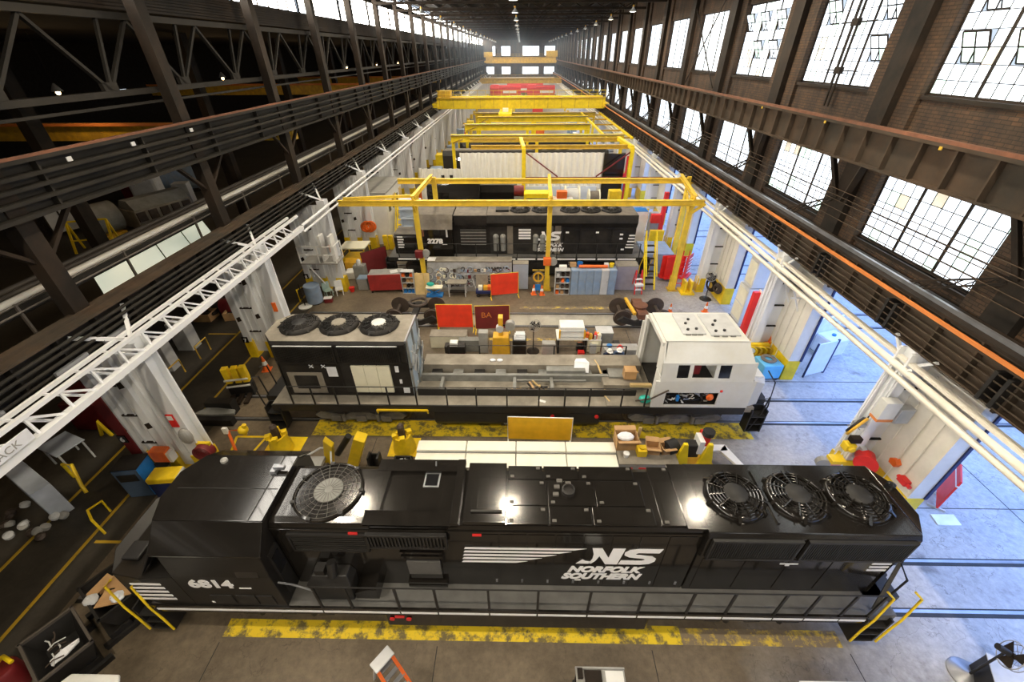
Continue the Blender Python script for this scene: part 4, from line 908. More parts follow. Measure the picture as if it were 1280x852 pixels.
handrail(p, [-9.35, -8.45, -7.5, -6.6, -5.35, -4.2, -2.95, -1.75, -.5, .8, 1.85, 2.85, 4.15, 5.1], -1.53, 1.62, 2.6, blackm)
handrail(p, [-3.3, -1.85, -.3, 1.6, 4.9], 1.53, 1.62, 2.5, blackm)
end_steps(p, -10.3, -1, blackm, False); end_steps(p, 9.85, 1, blackm, False)
for y in (-.9, -.2): B().tube([(-10.75, y, 1.6), (-10.85, y, 2.6), (-11.1, y-.1, 2.62)], .03).o('end_rail', blackm, p)
B().tube([(-10.6, -1.3, .6), (-10.75, -1.35, 1.5), (-10.9, -1.3, 2.6)], .03).o('end_rail', blackm, p)
B().tube([(10.1, -1.4, .5), (10.2, -1.4, 1.6), (10.3, -1.1, 2.6), (10.35, -.4, 2.65)], .03).o('end_rail', blackm, p); B().tube([(9.7, -1.55, .4), (9.95, -1.55, 1.4), (10.05, -1.5, 2.2)], .03).o('end_rail', blackm, p)
B().bar((-5.9, -1.62, 1.42), (-3.8, -1.62, 1.42), .07).bar((-5.9, -1.62, 1.42), (-5.9, -1.55, 1.2), .06).bar((-3.8, -1.62, 1.42), (-3.8, -1.55, 1.2), .06).o('yellow_lift_bar', yellow, p)
B().bx(10.3, 10.9, -.18, .18, .72, 1.0).o('coupler', undergr, p, bev=.05); B().bx(-11.4, -10.8, -.18, .18, .72, 1.0).o('coupler', undergr, p, bev=.05)

# ---------------------------------------------------------------- third locomotive under the gantry
L3 = thing('locomotive', 'black locomotive numbered 3278 with five roof fans standing under the yellow gantry', 'locomotive', (0, 29.35, 0))
p = L3
B().bx(-9.4, 8.8, -1.5, 1.5, 1.34, 1.6).o('deck', walkway, p); B().bx(-9.4, 8.7, -1.56, -1.5, 1.3, 1.6).o('side_sill', blackm, p)
for k in range(12): B().bx(-8.7+k*1.42, -7.42+k*1.42, -1.57, -1.56, 1.42, 1.54).o('reflective_stripe', decal, p)
B().bx(-3.5, 3.5, -1.4, 1.4, .3, 1.2).o('fuel_tank', undergr, p, bev=.05); bogie(p, -6.3); bogie(p, 6.2)
B().prism([(-.9,1.6),(.9,1.6),(.9,2.85),(.75,3.0),(-.75,3.0),(-.9,2.85)], 'x', -9.0, -7.2).o('nose', black, p, bev=.03)
B().bx(-9.0, -7.25, -.78, .78, 3.0, 3.02).o('dusty_top', dusty, p)
B().prism([(-1.5,1.6),(1.5,1.6),(1.5,3.7),(1.0,4.45),(-1.0,4.45),(-1.5,3.7)], 'x', -7.2, -4.7).o('cab', black, p, bev=.02)
B().prism([(-1.56,3.62),(-1.5,3.62),(-1.0,4.42),(1.0,4.42),(1.5,3.62),(1.56,3.62),(1.03,4.5),(-1.03,4.5)], 'x', -7.3, -4.65).o('cab_roof', dusty, p)
for x0, x1 in ((-6.9, -6.55), (-6.45, -5.55), (-5.45, -5.15)): B().bx(x0, x1, -1.53, -1.49, 3.15, 3.62).o('side_window', glassd, p)
B().bx(-6.75, -6.65, -1.56, -1.52, 3.15, 3.62).o('window_post', rustrail, p); B().bx(-5.12, -5.0, -1.56, -1.52, 3.1, 3.62).o('window_post', lightgrey, p)
B().prism([(-.9,1.6),(.9,1.6),(.9,3.95),(-.9,3.95)], 'x', -4.7, 8.1).o('long_hood', sootbl, p, bev=.02)
B().bx(-4.6, -2.3, -1.02, 1.02, 3.7, 4.4).o('brake_box', sootbl, p, bev=.03); B().bx(-4.6, -2.35, -.98, .98, 4.4, 4.43).o('dusty_top', dusty, p)
B().prism([(-.93,3.55),(-1.12,3.9),(-1.0,4.42),(1.0,4.42),(1.12,3.9),(.93,3.55)], 'x', -2.3, 8.1).o('fan_housing', sootbl, p, bev=.02); B().bx(-2.3, 8.05, -.98, .98, 4.42, 4.45).o('dusty_top', dusty, p)
B().bx(-1.7, -.8, -.35, .45, 4.45, 4.6).o('roof_box', blackm, p)
for x in (0, 1.5, 3.5, 4.95, 6.4): rad_fan(p, x, .05, 4.48, .6, blackm, dust=True)
B().bx(-4.2, -2.4, -.96, -.9, 2.3, 3.4).o('grey_panel', primer, p)
for k in range(5): B().bx(-4.2, -2.4, -.99, -.95, 2.4+k*.22, 2.5+k*.22).o('louvre', blackm, p)
B().bx(-2.1, 3.0, -.97, -.9, 1.65, 3.6).o('open_engine_bay', undergr, p)
for x in (-1.7, -1.2, 1.1, 1.6): B().cyl((x, -.95, 1.9), (x, -.95, 2.9), .2, n=10).sph((x, -.95, 2.9), .22).o('engine_part', primer, p, 50)
for x in (-.7, 2.1, 2.65): B().bx(x-.2, x+.2, -1.03, -.96, 1.65, 3.7).o('bay_post', dusty, p)
for k in range(4): B().bx(-.1, .75, -1.03, -1.0, 2.75+k*.2, 2.88+k*.2).o('speed_stripe', decal, p)
for k in range(5): B().bx(-8.75, -8.35+.05*(k % 2), -.92, -.905, 2.05+k*.19, 2.15+k*.19).o('nose_stripe', decal, p)
for k in range(5): B().bx(7.5+k*.04, 8.08, -.92, -.905, 2.05+k*.22, 2.15+k*.22).o('rear_stripe', decal, p)
for k in range(4): B().bx(3.15+k*1.1, 4.15+k*1.1, -.93, -.9, 1.75, 3.4).o('hood_door', sootbl, p)
for x, z in ((3.2, 3.15), (5.3, 3.15), (7.0, 3.0), (7.0, 2.7), (7.2, 1.9)): B().bx(x, x+.22, -.945, -.93, z, z+.12).o('stencil_mark', decal, p)
text('3278_', 'number', p, decal, (-6.45, -1.525, 2.62), .48, sx=1.1, bold=.03)
monogram(p, 1.3, 2.65, -1.035, 1.5, .66); text('NORFOLK', 'lettering', p, decal, (1.3, -1.035, 2.22), .34, sx=1.05, shear=.3, bold=.02); text('SOUTHERN', 'lettering', p, decal, (1.2, -1.035, 1.86), .34, sx=1.05, shear=.3, bold=.02)
handrail(p, [-8.6, -7.3, -4.5, -3.1, -1.6, -.2, 1.2, 2.6, 4.0, 5.4, 6.8, 8.4], -1.53, 1.6, 2.6, blackm)
end_steps(p, 8.9, 1, blackm, True); end_steps(p, -9.3, -1, blackm, False)

# ---------------------------------------------------------------- far locomotives
def far_loco(name, lab, y, x0, x1, body, roof, cabs=None, stripe=False, num=None, nx=0, fans=()):
    t = thing(name, lab, 'locomotive', (0, y, 0))
    B().bx(x0, x1, -1.5, 1.5, 1.3, 1.6).o('deck', blackm, t)
    B().prism([(-.95,1.6),(.95,1.6),(.95,3.9),(.7,4.4),(-.7,4.4),(-.95,3.9)], 'x', x0+.6, x1-.5).o('long_hood', body, t, bev=.03)
    B().bx(x0+.7, x1-.6, -.66, .66, 4.4, 4.44).o('roof', roof, t)
    if cabs is not None: B().prism([(-1.5,1.6),(1.5,1.6),(1.5,3.6),(1.0,4.6),(-1.0,4.6),(-1.5,3.6)], 'x', cabs, cabs+2.6).o('cab', body, t, bev=.03)
    B().bx(x0+6, x0+10, -1.4, 1.4, .3, 1.2).o('fuel_tank', blackm, t); bogie(t, x0+3.2); bogie(t, x1-3.2)
    if stripe: B().bx(x0+5, x0+9.5, -.97, -.955, 2.2, 2.9).o('white_band', decal, t)
    for fx in fans: B().lathe([(.65, 4.43), (.65, 4.6), (.55, 4.62)], (fx, 0, 0), 20).o('radiator_fan', blackm, t)
    if num: text(num, 'number', t, decal, (nx, -1.02, 2.9), .8, sx=1.3, bold=.03)
    return t
L4 = far_loco('locomotive', 'gleaming black locomotive end in front of the corrugated white wall', 36.95, -8.5, 0.2, black, black, -6.0)
for k in range(4): B().bx(-8.6, -7.2, -1.55, -1.45, 2.1+k*.25, 2.22+k*.25).o('nose_stripe', decal, L4)
L5 = far_loco('locomotive', 'black locomotive numbered 7003 behind the corrugated white wall', 52.0, -9.5, 10.5, blackm, dusty, 7.0, num='7003', nx=8.2, fans=(3.5, 5.0, 1.9))
text('NS', 'lettering', L5, decal, (.2, -.97, 2.9), 1.1, sx=1.8, shear=.25, bold=.05)
for x in (-7.5, -7.0, -6.5): B().cyl((x, -1.0, 3.6), (x, -1.06, 3.6), .16, n=10).o('headlamp', headl, L5)
L6 = far_loco('locomotive', 'dusty dark locomotive under the second row of yellow gantries', 60.0, -8.5, 9.5, blackm, dusty, -7.5, fans=(2.5, 4.2, 6.0))
for k, (y, x0, x1, lab) in enumerate(((165, -11.0, 0.5, 'red locomotive at the far end, left one of the front pair'), (165, 1.5, 12.0, 'red locomotive with a black roof at the far end, right one of the front pair'), (176, -5.5, 8.5, 'red locomotive at the far end behind the other two'))):
    t = far_loco('locomotive', lab, y, x0, x1, red, blackm if k == 1 else red, x0+1, stripe=True)

# ================================================================ GANTRIES AND CRANES
def ibeam(b, p, q, w, h):   # I-section along p..q
    p, q = V(p), V(q); t = h*.12
    b.bar(p+V((0,0,h/2-t/2)), q+V((0,0,h/2-t/2)), w, t).bar(p-V((0,0,h/2-t/2)), q-V((0,0,h/2-t/2)), w, t).bar(p, q, w*.18, h-2*t); return b
g = thing('gantry', 'yellow runway gantry with two long beams over the locomotive numbered 3278', 'gantry')
ibeam(B(), (-11.15, 25.7, 6.05), (11.1, 25.7, 6.05), .24, .34).o('runway_beam', gantry_y, g); ibeam(B(), (-8.8, 31, 6.05), (12.3, 31, 6.05), .24, .34).o('runway_beam', gantry_y, g)
for x in (-6.55, 1.85, 10.5):
    t = B().bx(x-.14, x+.14, 25.9, 26.2, 0, 6.3).o('post', gantry_y, g)
    B().bx(x-.3, x+.3, 25.75, 26.4, 0, .06).o('base_plate', dullyel, t)
    B().prism([(25.9,.06),(26.25,.06),(26.25,1.0),(26.0,1.0)], 'x', x-.2, x+.2).o('gusset', gantry_y, t)
    ibeam(B(), (x, 25.6, 6.35), (x+(.9 if x > 5 else .2), 31.2, 6.35), .2, .26).o('cross_beam', gantry_y, g)
    B().bar((x, 26.1, 5.2), (x, 27.2, 6.25), .14).bar((x, 26.1, 5.2), (x, 25.6, 5.95), .14).o('knee_brace', gantry_y, g)
for x in (-6.2, 12.0): B().bx(x-.15, x+.15, 30.9, 31.2, 0, 6.3).o('post', gantry_y, g)
B().bar((-6.5, 26, 6.4), (-10.8, 25.7, 6.3), .16).bar((10.6, 25.9, 5.4), (11.2, 25.7, 6.0), .16).o('side_brace', gantry_y, g)
for x, y, hb in ((-6.55, 25.6, 1), (1.85, 25.6, 1)):
    h = B().bx(x-.3, x+.2, y-.1, y+.25, 2.0 if x > 0 else 2.5, 2.5 if x > 0 else 3.0).o('hoist_box', orange if x > 0 else maroonp, g, bev=.04)
    B().cyl((x+.35, y+.05, 2.75 if x < 0 else 2.2), (x+.35, y+.3, 2.75 if x < 0 else 2.2), .26, n=16).o('cable_drum', greypaint, h, 50)
g = thing('gantry', 'yellow gantry with dark red tie bar standing behind the tall corrugated wall', 'gantry')
ibeam(B(), (-4.5, 41.3, 6.5), (9.8, 41.3, 6.5), .25, .34).o('runway_beam', dullyel, g); ibeam(B(), (-5, 45.2, 6.5), (9.5, 45.2, 6.5), .25, .34).o('runway_beam', dullyel, g)
for x in (.3, 9.9): B().bx(x-.17, x+.17, 40.0, 40.35, 0, 6.6).o('post', craney, g); B().bar((x, 40.2, 6.6), (x-.3, 45.2, 6.6), .3).o('cross_beam', craney, g)
B().bar((.3, 40.1, 4.1), (13.0, 40.1, 4.1), .12).o('tie_bar', maroonp, g); B().bar((.4, 40.1, 6.3), (3.4, 40.1, 4.2), .1).o('diagonal_brace', maroonp, g); B().bar((9.8, 40.1, 6.3), (6.9, 40.1, 4.2), .1).o('diagonal_brace', maroonp, g)
for y, x0, x1, z, lab in ((50.0, -7.6, 11.2, 5.9, 'nearest thick yellow beam of the stepped yellow bridge beams'), (58.3, -7.0, 8.7, 5.9, 'second thick yellow beam of the stepped yellow bridge beams'), (65.8, -6.0, 9.4, 5.9, 'third thick yellow beam of the stepped yellow bridge beams'), (73.0, -7.0, 11.5, 5.6, 'farthest yellow beam, close under the big overhead crane')):
    g = thing('bridge_beam', lab, 'gantry', (0, y, 0), 0)
    b = B().bx(x0, x1, -.12, .12, z-.35, z+.35); b.bx(x0, x1, -.22, .22, z+.3, z+.37).bx(x0, x1, -.22, .22, z-.37, z-.3).o('beam', craney, g)
    B().bx(x0, x1, -.5, -.25, z+.3, z+.34).o('walkway', dusty, g)
    for x in (x0+.2, (x0+x1)/2, x1-.2): B().bx(x-.16, x+.16, -.16, .16, 0, z-.35).o('post', craney, g)
    B().bar((x0+.2, 0, z-.5), (x0+1.6, -2.5, z+.3), .14).o('raking_brace', dullyel, g)
g = thing('trolley', 'small yellow hoist trolley riding between the stepped yellow beams', 'trolley', (-2.2, 69, 6.0))
B().bx(-.9, .9, -3.2, 4.0, .27, .5).o('frame', craney, g); B().bx(-.4, .4, -.5, .5, .5, .95).o('motor', white, g)
g = thing('platform_frame', 'yellow walkway frame at the right ends of the stepped beams', 'platform')
for k in range(5): B().bar((9.2, 50+k*5, 5.9), (12.0, 50+k*5, 5.9), .16).o('rung_beam', dullyel, g)
B().bar((9.2, 49, 6.0), (9.2, 72, 6.0), .2).bar((11.9, 49, 6.0), (11.9, 72, 6.0), .2).o('side_beam', craney, g)
def bridge_crane(lab, y, z0, z1, m, w=1.4, cabs=()):
    g = thing('overhead_crane', lab, 'crane', (0, y, 0))
    for s in (-1, 1):
        gd = B().bx(-12.3, 12.3, s*w-.25, s*w+.25, z0, z1).o('girder', m, g, bev=.03)
        for k in range(13): B().bx(-11.9+k*1.98, -11.84+k*1.98, s*w+.25*s-.03, s*w+.25*s+.03, z0+.1, z1-.1).o('rib', dullyel, gd)
    B().bx(-12.3, 12.3, -w-.7, -w-.3, z1-.05, z1+.02).o('walkway', dullyel, g)
    for x in (-12.5, 12.4): B().bx(x-.35, x+.35, -w-1, w+1, z0-.1+.3, z0+.75).o('end_truck', m, g, bev=.04)
    me = B().bx(-.02, .02, -.02, .02, 0, .9).mesh('rail_post', m)
    for k in range(22): inst('rail_post', me, g, (-12+k*1.15, -w-.65, z1))
    B().bar((-12.2, -w-.65, z1+.9), (12.2, -w-.65, z1+.9), .05).bar((-12.2, -w-.65, z1+.45), (12.2, -w-.65, z1+.45), .04).o('handrail', m, g)
    for x, ww, hh in cabs: B().bx(x-ww/2, x+ww/2, -1, 1, z1, z1+hh).o('trolley', dullyel, g, bev=.05)
    return g
bridge_crane('big bright yellow overhead crane bridge spanning the whole hall', 71.5, 6.75, 8.2, craney, 1.3, ((-11.2, 1.8, .8),))
bridge_crane('dull yellow low crane bridge in front of the far end wall', 150, 5.8, 7.1, dullyel, 1.2)
bridge_crane('grey and yellow high crane bridge under the far top windows', 178, 10.4, 12.2, dullyel, 1.2, ((-11.5, 3, 1.5), (10.8, 4, 1.8)))

# ================================================================ THINGS ON THE FLOOR
def simple(name, lab, cat, b, m, group=None, **k):
    o = b.o(name, m, None, **k); return tag(o, lab, cat, group)
def boxthing(name, lab, cat, loc, size, m, rz=0, group=None, top=None, bev=.02, topname='top'):
    t = thing(name, lab, cat, loc, rz, group); x, y, z = size
    B().bx(-x/2, x/2, -y/2, y/2, 0, z).o('body', m, t, bev=bev)
    if top: B().bx(-x/2-.01, x/2+.01, -y/2-.01, y/2+.01, z, z+.03).o(topname, top, t)
    return t
# --- tilting hoppers at the nose of the near locomotive
def hopper(lab, loc, rz, L, Wd, H, m):
    t = thing('scrap_hopper', lab, 'hopper', loc, rz)
    x, y = L/2, Wd/2; k = .05
    B().loft([[(-x*.8,-y*.7,.35),(x*.8,-y*.7,.35),(x*.8,y*.6,.35),(-x*.8,y*.6,.35)], [(-x,-y,H),(x,-y,H),(x,y,H),(-x,y,H)], [(-x+k,-y+k,H),(x-k,-y+k,H),(x-k,y-k,H),(-x+k,y-k,H)], [(-x*.8+k,-y*.7+k,.5),(x*.8-k,-y*.7+k,.5),(x*.8-k,y*.6-k,.5),(-x*.8+k,y*.6-k,.5)]]).o('bin', m, t)
    b = B()
    for a in (-x, x-.04): b.bx(a, a+.06, -y-.02, y+.02, H-.03, H+.05)
    for a in (-y, y-.04): b.bx(-x-.02, x+.02, a, a+.06, H-.03, H+.05)
    b.o('rim', brownpipe if 'scrap metal' in lab else m, t)
    B().bx(-x*.9, x*.9, -y-.1, -y*.3, .02, .35).bx(-x*.85, x*.85, -y*.2, y*.7, .1, .35).bx(-x, -x+.14, -y-.3, y, 0, .16).bx(x-.14, x, -y-.3, y, 0, .16).o('skid_frame', blackm, t)
    return t
h1 = hopper('black tilting hopper full of torn cardboard beside the locomotive nose', (-11.55, 5.6, 0), math.radians(-32), 1.5, 1.15, 1.15, blackm)
rr = random.Random(11)
for k, (x, y, sx, sy) in enumerate(((-.35, .2, .75, .4), (-.1, .3, .8, .35), (.2, -.05, .6, .5), (-.4, -.1, .4, .6), (.35, .25, .5, .45))):
    b = B().bx(-sx/2, sx/2, -sy/2, sy/2, -.012, .012); o = b.o('cardboard_sheet', card, None)
    w = Matrix.Rotation(math.radians(-32), 4, 'Z'); q = w @ V((x, y, 0))
    o.location = (-11.55+q.x, 5.5+q.y, 1.02+.04*k); o.rotation_euler = (rr.uniform(-.25,.25), rr.uniform(-.3,.3), rr.uniform(-1,1))
    tag(o, ('bottom', 'second', 'middle', 'fourth', 'topmost')[k]+' torn cardboard sheet of those heaped in the black hopper by the nose', 'cardboard', 'cardboard in the hopper')
for x, y, c, lab in ((.42, .05, bagw, 'crumpled white plastic bag in the black hopper'), (-.1, -.38, skyblue, 'pale blue rag bundle in the corner of the black hopper')):
    q = Matrix.Rotation(math.radians(-32), 4, 'Z') @ V((x, y, 0)); b = B().sph((0,0,0), .17, 10, 7, (1.1, .9, .6))
    b.v = [(a*(1+rr.uniform(-.2,.2)), bb*(1+rr.uniform(-.2,.2)), c_*(1+rr.uniform(-.2,.2))) for a, bb, c_ in b.v]
    o = simple('plastic_bag' if c is bagw else 'rag', lab, 'bag' if c is bagw else 'rag', b, c if c is bagw else lightgrey); o.location = (-11.55+q.x, 5.5+q.y, 1.2)
hopper('black tilting hopper holding scrap metal strips, lowest at the picture bottom', (-11.95, 4.22, 0), math.radians(-32), 1.5, 1.1, 1.1, blackm)
for k in range(9):
    q = Matrix.Rotation(math.radians(-32), 4, 'Z') @ V((-.45+.11*k, -.3+rr.uniform(-.05,.2), 0)); 
    o = simple('scrap_strip', 'bent scrap metal strip lying in the lower black hopper', 'scrap', B().bar((-.16,0,0), (0,.03,.03), .03, .012).bar((0,.03,.03), (.2,-.02,.0), .03, .012), lightgrey if k % 2 else wheelm, 'scrap strips in the lower hopper')
    o.location = (-11.85+q.x, 4.35+q.y, .92+.02*k); o.rotation_euler = (rr.uniform(-.2,.2), rr.uniform(-.2,.2), rr.uniform(-1.5,1.5))
q = Matrix.Rotation(math.radians(-32), 4, 'Z') @ V((.38, -.1, 0))
simple('paper_sheet', 'long crumpled white sheet along the side of the lower black hopper', 'paper', B().loft([[(-.1,-.3,0),(.08,-.3,.0),(.08,-.3,.02),(-.1,-.3,.02)], [(-.05,0,.12),(.12,0,.04),(.12,0,.07),(-.05,0,.15)], [(-.12,.3,.02),(.06,.3,.1),(.06,.3,.13),(-.12,.3,.05)]]).rot(-.6), bagw).location = (-11.85+q.x, 4.35+q.y, 1.0)
# --- front edge objects
P_ = at(8, 835, .9); t = thing('fuel_cart', 'dark red drum cart with yellow handle at the lower left picture corner', 'cart', (P_.x-.2, P_.y, 0))
B().lathe([(.28, .05), (.30, .1), (.30, .8), (.26, .86)], n=16).o('drum', maroonp, t, 50); B().tube([(-.2, .1, .85), (0, .2, 1.05), (.3, .1, 1.0)], .05, 8).o('handle', yellow, t, 60)
P_ = at(105, 862, 1.0); t = thing('tub', 'white moulded tub lid cut off by the bottom picture edge, left', 'tub', (P_.x, P_.y-.1, 0))
B().prism([(-.75,-.5),(.75,-.5),(.75,.22),(.6,.42),(-.6,.42),(-.75,.22)], 'z', .9, 1.0).o('lid', white, t, bev=.03); B().prism([(-.65,-.45),(.65,-.45),(.65,.2),(.5,.35),(-.5,.35),(-.65,.2)], 'z', 0, .9).o('body', lightgrey, t)
P_ = at(486, 826, 1.75); t = thing('stepladder', 'orange and aluminium stepladder at the bottom picture edge', 'ladder', (P_.x-.1, P_.y-.02, 0), math.radians(52))
for x in (-.25, .25): B().bar((x, -.7, 0), (x*.8, .05, 1.75), .08, .04).o('rail', orange, t); B().bar((x, .6, 0), (x*.8, .12, 1.72), .05, .03).o('rear_leg', lightgrey, t)
for k in range(6): B().bx(-.23, .23, -.66+.12*k, -.56+.12*k, .25+.25*k, .28+.25*k).o('step', steel, t)
B().bx(-.26, .26, -.06, .22, 1.74, 1.80).o('top_cap', lightgrey, t, bev=.02)
P_ = at(752, 852, .9); t = thing('tool_cart', 'grey steel tray cart with white paper at the bottom picture edge', 'cart', (P_.x, P_.y-.05, 0))
B().bx(-.6, .6, -.4, .32, .82, .88).bx(-.6, .6, .30, .34, .88, .96).bx(-.62, -.58, -.4, .34, .88, .96).o('tray', greypaint, t)
for x in (-.55, .55):
    for y in (-.35, .28): B().bx(x-.03, x+.03, y-.03, y+.03, .1, .82).o('leg', darkst, t); B().cyl((x, y-.03, .08), (x, y+.03, .08), .08, n=10).o('caster', rubber, t)
B().bx(-.58, -.45, .1, .3, .88, 1.0).bx(-.4, .02, -.1, .28, .88, .93).o('tool_tray', darkst, t)
simple('paper_pad', 'white paper pad lying on the grey tray cart', 'paper', B().bx(.12, .56, -.3, .28, .885, .90), white).location = (P_.x, P_.y-.05, 0)
P_ = at(1045, 858, .95); t = boxthing('work_table', 'pale work table top just entering the bottom picture edge', 'table', (P_.x, P_.y-.3, 0), (1.6, .8, .9), greypaint, 0, None, white, .02, 'tabletop')
# --- pedestal fans
def ped_fan(lab, x, y, h, R, rz, base_m, headtilt=0, base_r=.35, dome=True):
    t = thing('pedestal_fan', lab, 'fan', (x, y, 0), rz)
    B().lathe([(base_r, 0), (base_r, .03), (base_r*.9, .06), (.1, .12 if dome else .07), (.05, .16)], n=24).o('base', base_m, t, 40)
    B().cyl((0,0,.1), (0,0,h), .028, n=8).o('pole', blackm, t)
    hd = bpy.data.objects.new('fan_head', None); COL.objects.link(hd); hd.parent = t; hd.location = (0, -.1, h); hd.rotation_euler = (headtilt, 0, 0)
    B().cyl((0,.05,0), (0,.3,0), .08, n=12).o('motor', blackm, hd, 50)
    g = B().ring((0,0,0), R, .014, 28, 4, (0,1,0)).ring((0,-.12,0), R*.95, .012, 28, 4, (0,1,0)).ring((0,-.14,0), R*.5, .008, 24, 4, (0,1,0))
    for k in range(12): a = 2*PI*k/12; g.bar((R*.12*math.cos(a), -.15, R*.12*math.sin(a)), (R*math.cos(a), -.05, R*math.sin(a)), .01)
    g.o('fan_cage', greypaint, hd)
    bl = B().cyl((0,-.08,0), (0,0,0), .07, n=10)
    for k in range(3):
        a = 2*PI*k/3; c, s = math.cos(a), math.sin(a)
        Q = lambda r, w, y: (r*c-w*s, y, r*s+w*c)
        bl.add([Q(.06,-.06,-.06), Q(R*.85,-.16,-.07), Q(R*.85,.16,.0), Q(.06,.06,-.02), Q(.06,-.06,-.05), Q(R*.85,-.16,-.06), Q(R*.85,.16,.01), Q(.06,.06,-.01)], [(0,1,2,3),(7,6,5,4),(0,4,5,1),(1,5,6,2),(2,6,7,3),(3,7,4,0)])
    bl.o('fan_blades', darkst, hd); return t
P_ = at(1208, 844); ped_fan('large pedestal fan with polished round base on the pale floor, lower right', P_.x, P_.y, 1.55, .34, math.radians(60), steel, .3, .42)
P_ = at(1258, 842, .85); t = boxthing('waste_bin', 'dark bin with pale lid at the lower right picture corner', 'bin', (P_.x+.15, P_.y-.1, 0), (.9, .75, .8), blackm, -.5, None, lightgrey, .03, 'lid')
# --- welding screens
def screen(lab, u0, u1, vb, z1, m, legm, z0=.25, y_off=0, tilt=0):
    p, q = at(u0, vb), at(u1, vb+tilt); t = thing('welding_screen', lab, 'screen', (p.x, p.y, 0), math.atan2(q.y-p.y, q.x-p.x)); w = (q-p).length
    B().bx(.02, w-.02, -.006, .006, z0, z1).o('curtain', m, t)
    B().tube([(0,0,0), (0,0,z1+.03), (w,0,z1+.03), (w,0,0)], .022).o('frame', legm, t)
    for x in (0, w): B().bx(x-.03, x+.03, -.3, .3, 0, .04).o('foot', legm, t)
    return t, w
screen('bright red welding screen standing left of the maroon screen at the pit', 548, 592, 413, 1.75, redscreen, yellow)
sc_, w_ = screen('maroon welding screen marked BA behind the yellow grinder', 595, 637, 415, 1.75, maroon, yellow, tilt=-1)
text('BA', 'lettering', sc_, rustor, (.35, -.012, 1.0), .5, ext=.002)
screen('bright red welding screen in front of the grey cabinet in the bench row', 614, 648, 373, 1.75, redscreen, yellow, tilt=-3)
screen('amber welding screen standing behind the cream panel stack', 635, 713, 553, 1.5, amberscr, white, tilt=2)
p_, q_ = at(457, 340), at(490, 327)
screen('maroon welding screen leaning behind the red workbench', 457, 487, 347, 1.9, maroon, darkst, tilt=-10)
# red workbench
t = thing('workbench', 'red steel workbench cabinet left of the bench row, front face red', 'workbench', (-9.15, 25.5, 0), math.radians(5))
B().bx(-1.1, 1.1, -.05, .0, .2, 1.35).o('front_panel', mat('worn_red_steel', (.42, .03, .025), .5, var=.2, scale=2, dirt=(.12,.02,.02), dirt_amt=.5), t); B().bx(-1.1, 1.1, 0, 1.0, .2, 1.3).o('body', greypaint, t)
for x in (-1.05, .95): B().bx(x, x+.1, 0, .1, 0, .2).o('leg', darkst, t)
simple('paper_sheet', 'white papers lying on the red workbench', 'paper', B().bx(.3, .8, .3, .8, 1.31, 1.33).rot(.4, (.5,.5)), white).location = (-9.15, 25.5, 0)
# small parts shelving and plywood
def shelf(name, lab, x, y, w, d, h, n, m, fill=None, rz=0):
    t = thing(name, lab, 'shelf', (x, y, 0), rz)
    for sx in (0, w-.03): B().bx(sx, sx+.03, 0, d, 0, h).o('side_panel', m, t)
    for k in range(n): B().bx(.03, w-.03, 0, d, h*k/(n-1)+.02*(k == 0), h*k/(n-1)+.04).o('shelf_board', m, t)
    B().bx(0, w, d-.02, d, 0, h).o('back_panel', m, t); return t
shelf('parts_shelf', 'light grey metal parts shelf between the red workbench and the plywood boards', -8.0, 25.3, .85, .45, 1.6, 5, lightgrey)
def onshelf(x, y, w, h, n, lab, grp, seed):
    r = random.Random(seed)
    for k in range(n):
        for j in range(3):
            c = [blue, darkst, card, lightgrey, orange, wheelm][r.randrange(6)]
            o = simple('parts_bin', '%s, %s row, %s' % (lab, ('lowest', 'second lowest', 'second highest', 'highest')[k], ('left', 'middle', 'right')[j]), 'bin', B().bx(-.1, .1, -.13, .13, 0, .2).bx(-.08, .08, -.15, -.12, .12, .16), c, grp); o.location = (x+.16+j*(w-.3)/2, y+.2, h*k/(n)+.045)
onshelf(-8.0, 25.3, .85, 1.6, 4, 'small parts bin on the light grey shelf by the plywood boards', 'bins on the light grey shelf', 2)
for k, (x, w) in enumerate(((-7.1, .62), (-6.45, .35))): simple('plywood_board', ['wide pale plywood board leaning by the gantry post', 'narrow pale plywood board leaning by the gantry post'][k], 'board', B().prism([(0,0),(.03,0),(.35,1.45),(.32,1.45)], 'x', 0, w), wood).location = (x, 25.2, 0)
# long parts bench board with round fittings
t = thing('parts_bench', 'long grey parts bench with hoses and round fittings hung on its sloping front', 'bench', (-6.35, 25.7, 0))
B().prism([(.0,.25),(.95,.25),(.95,1.9),(.75,1.9)], 'x', 0, 5.8).o('sloping_front', mat('tool_board_grey', (.30, .31, .32), .6, var=.25, scale=2.5, dirt=(.14,.13,.12), dirt_amt=.5), t); B().bx(0, 5.8, .7, 1.5, 1.85, 1.92).o('top_board', dustydeck, t); B().bx(0, 5.8, 0, .5, .0, .3).o('plinth', greypaint, t)
B().bx(.02, .55, .75, 1.3, 1.92, 1.95).o('paper', white, t)
for k in range(60):
    x = .25+(k % 20)*.27+rr.uniform(-.1,.1); zz = .55+(k//20)*.42+rr.uniform(-.08,.08); y = .75*(zz-.25)/1.65-.03
    m = [lightgrey, blackm, bluegrey, wheelm, cream, primer][rr.randrange(6)]; R = rr.uniform(.06, .2)
    if x > 5.5: continue
    B().ring((x, y-.02, zz), R, .03, 14, 5, (0, -1, .45)).o('round_fitting', m, t)
    if k % 2: B().bx(x+.1, x+.1+rr.uniform(.08,.22), y-.06, y+.02, zz-.1, zz+rr.uniform(.0,.18)).o('hung_part', [wheelm, card, bluegrey, cream, maroonp][k % 5], t)
for k in range(8): B().bx(4.0+k*.2, 4.1+k*.2, .5, .6, 1.45, 1.55).o('switch', blackm, t)
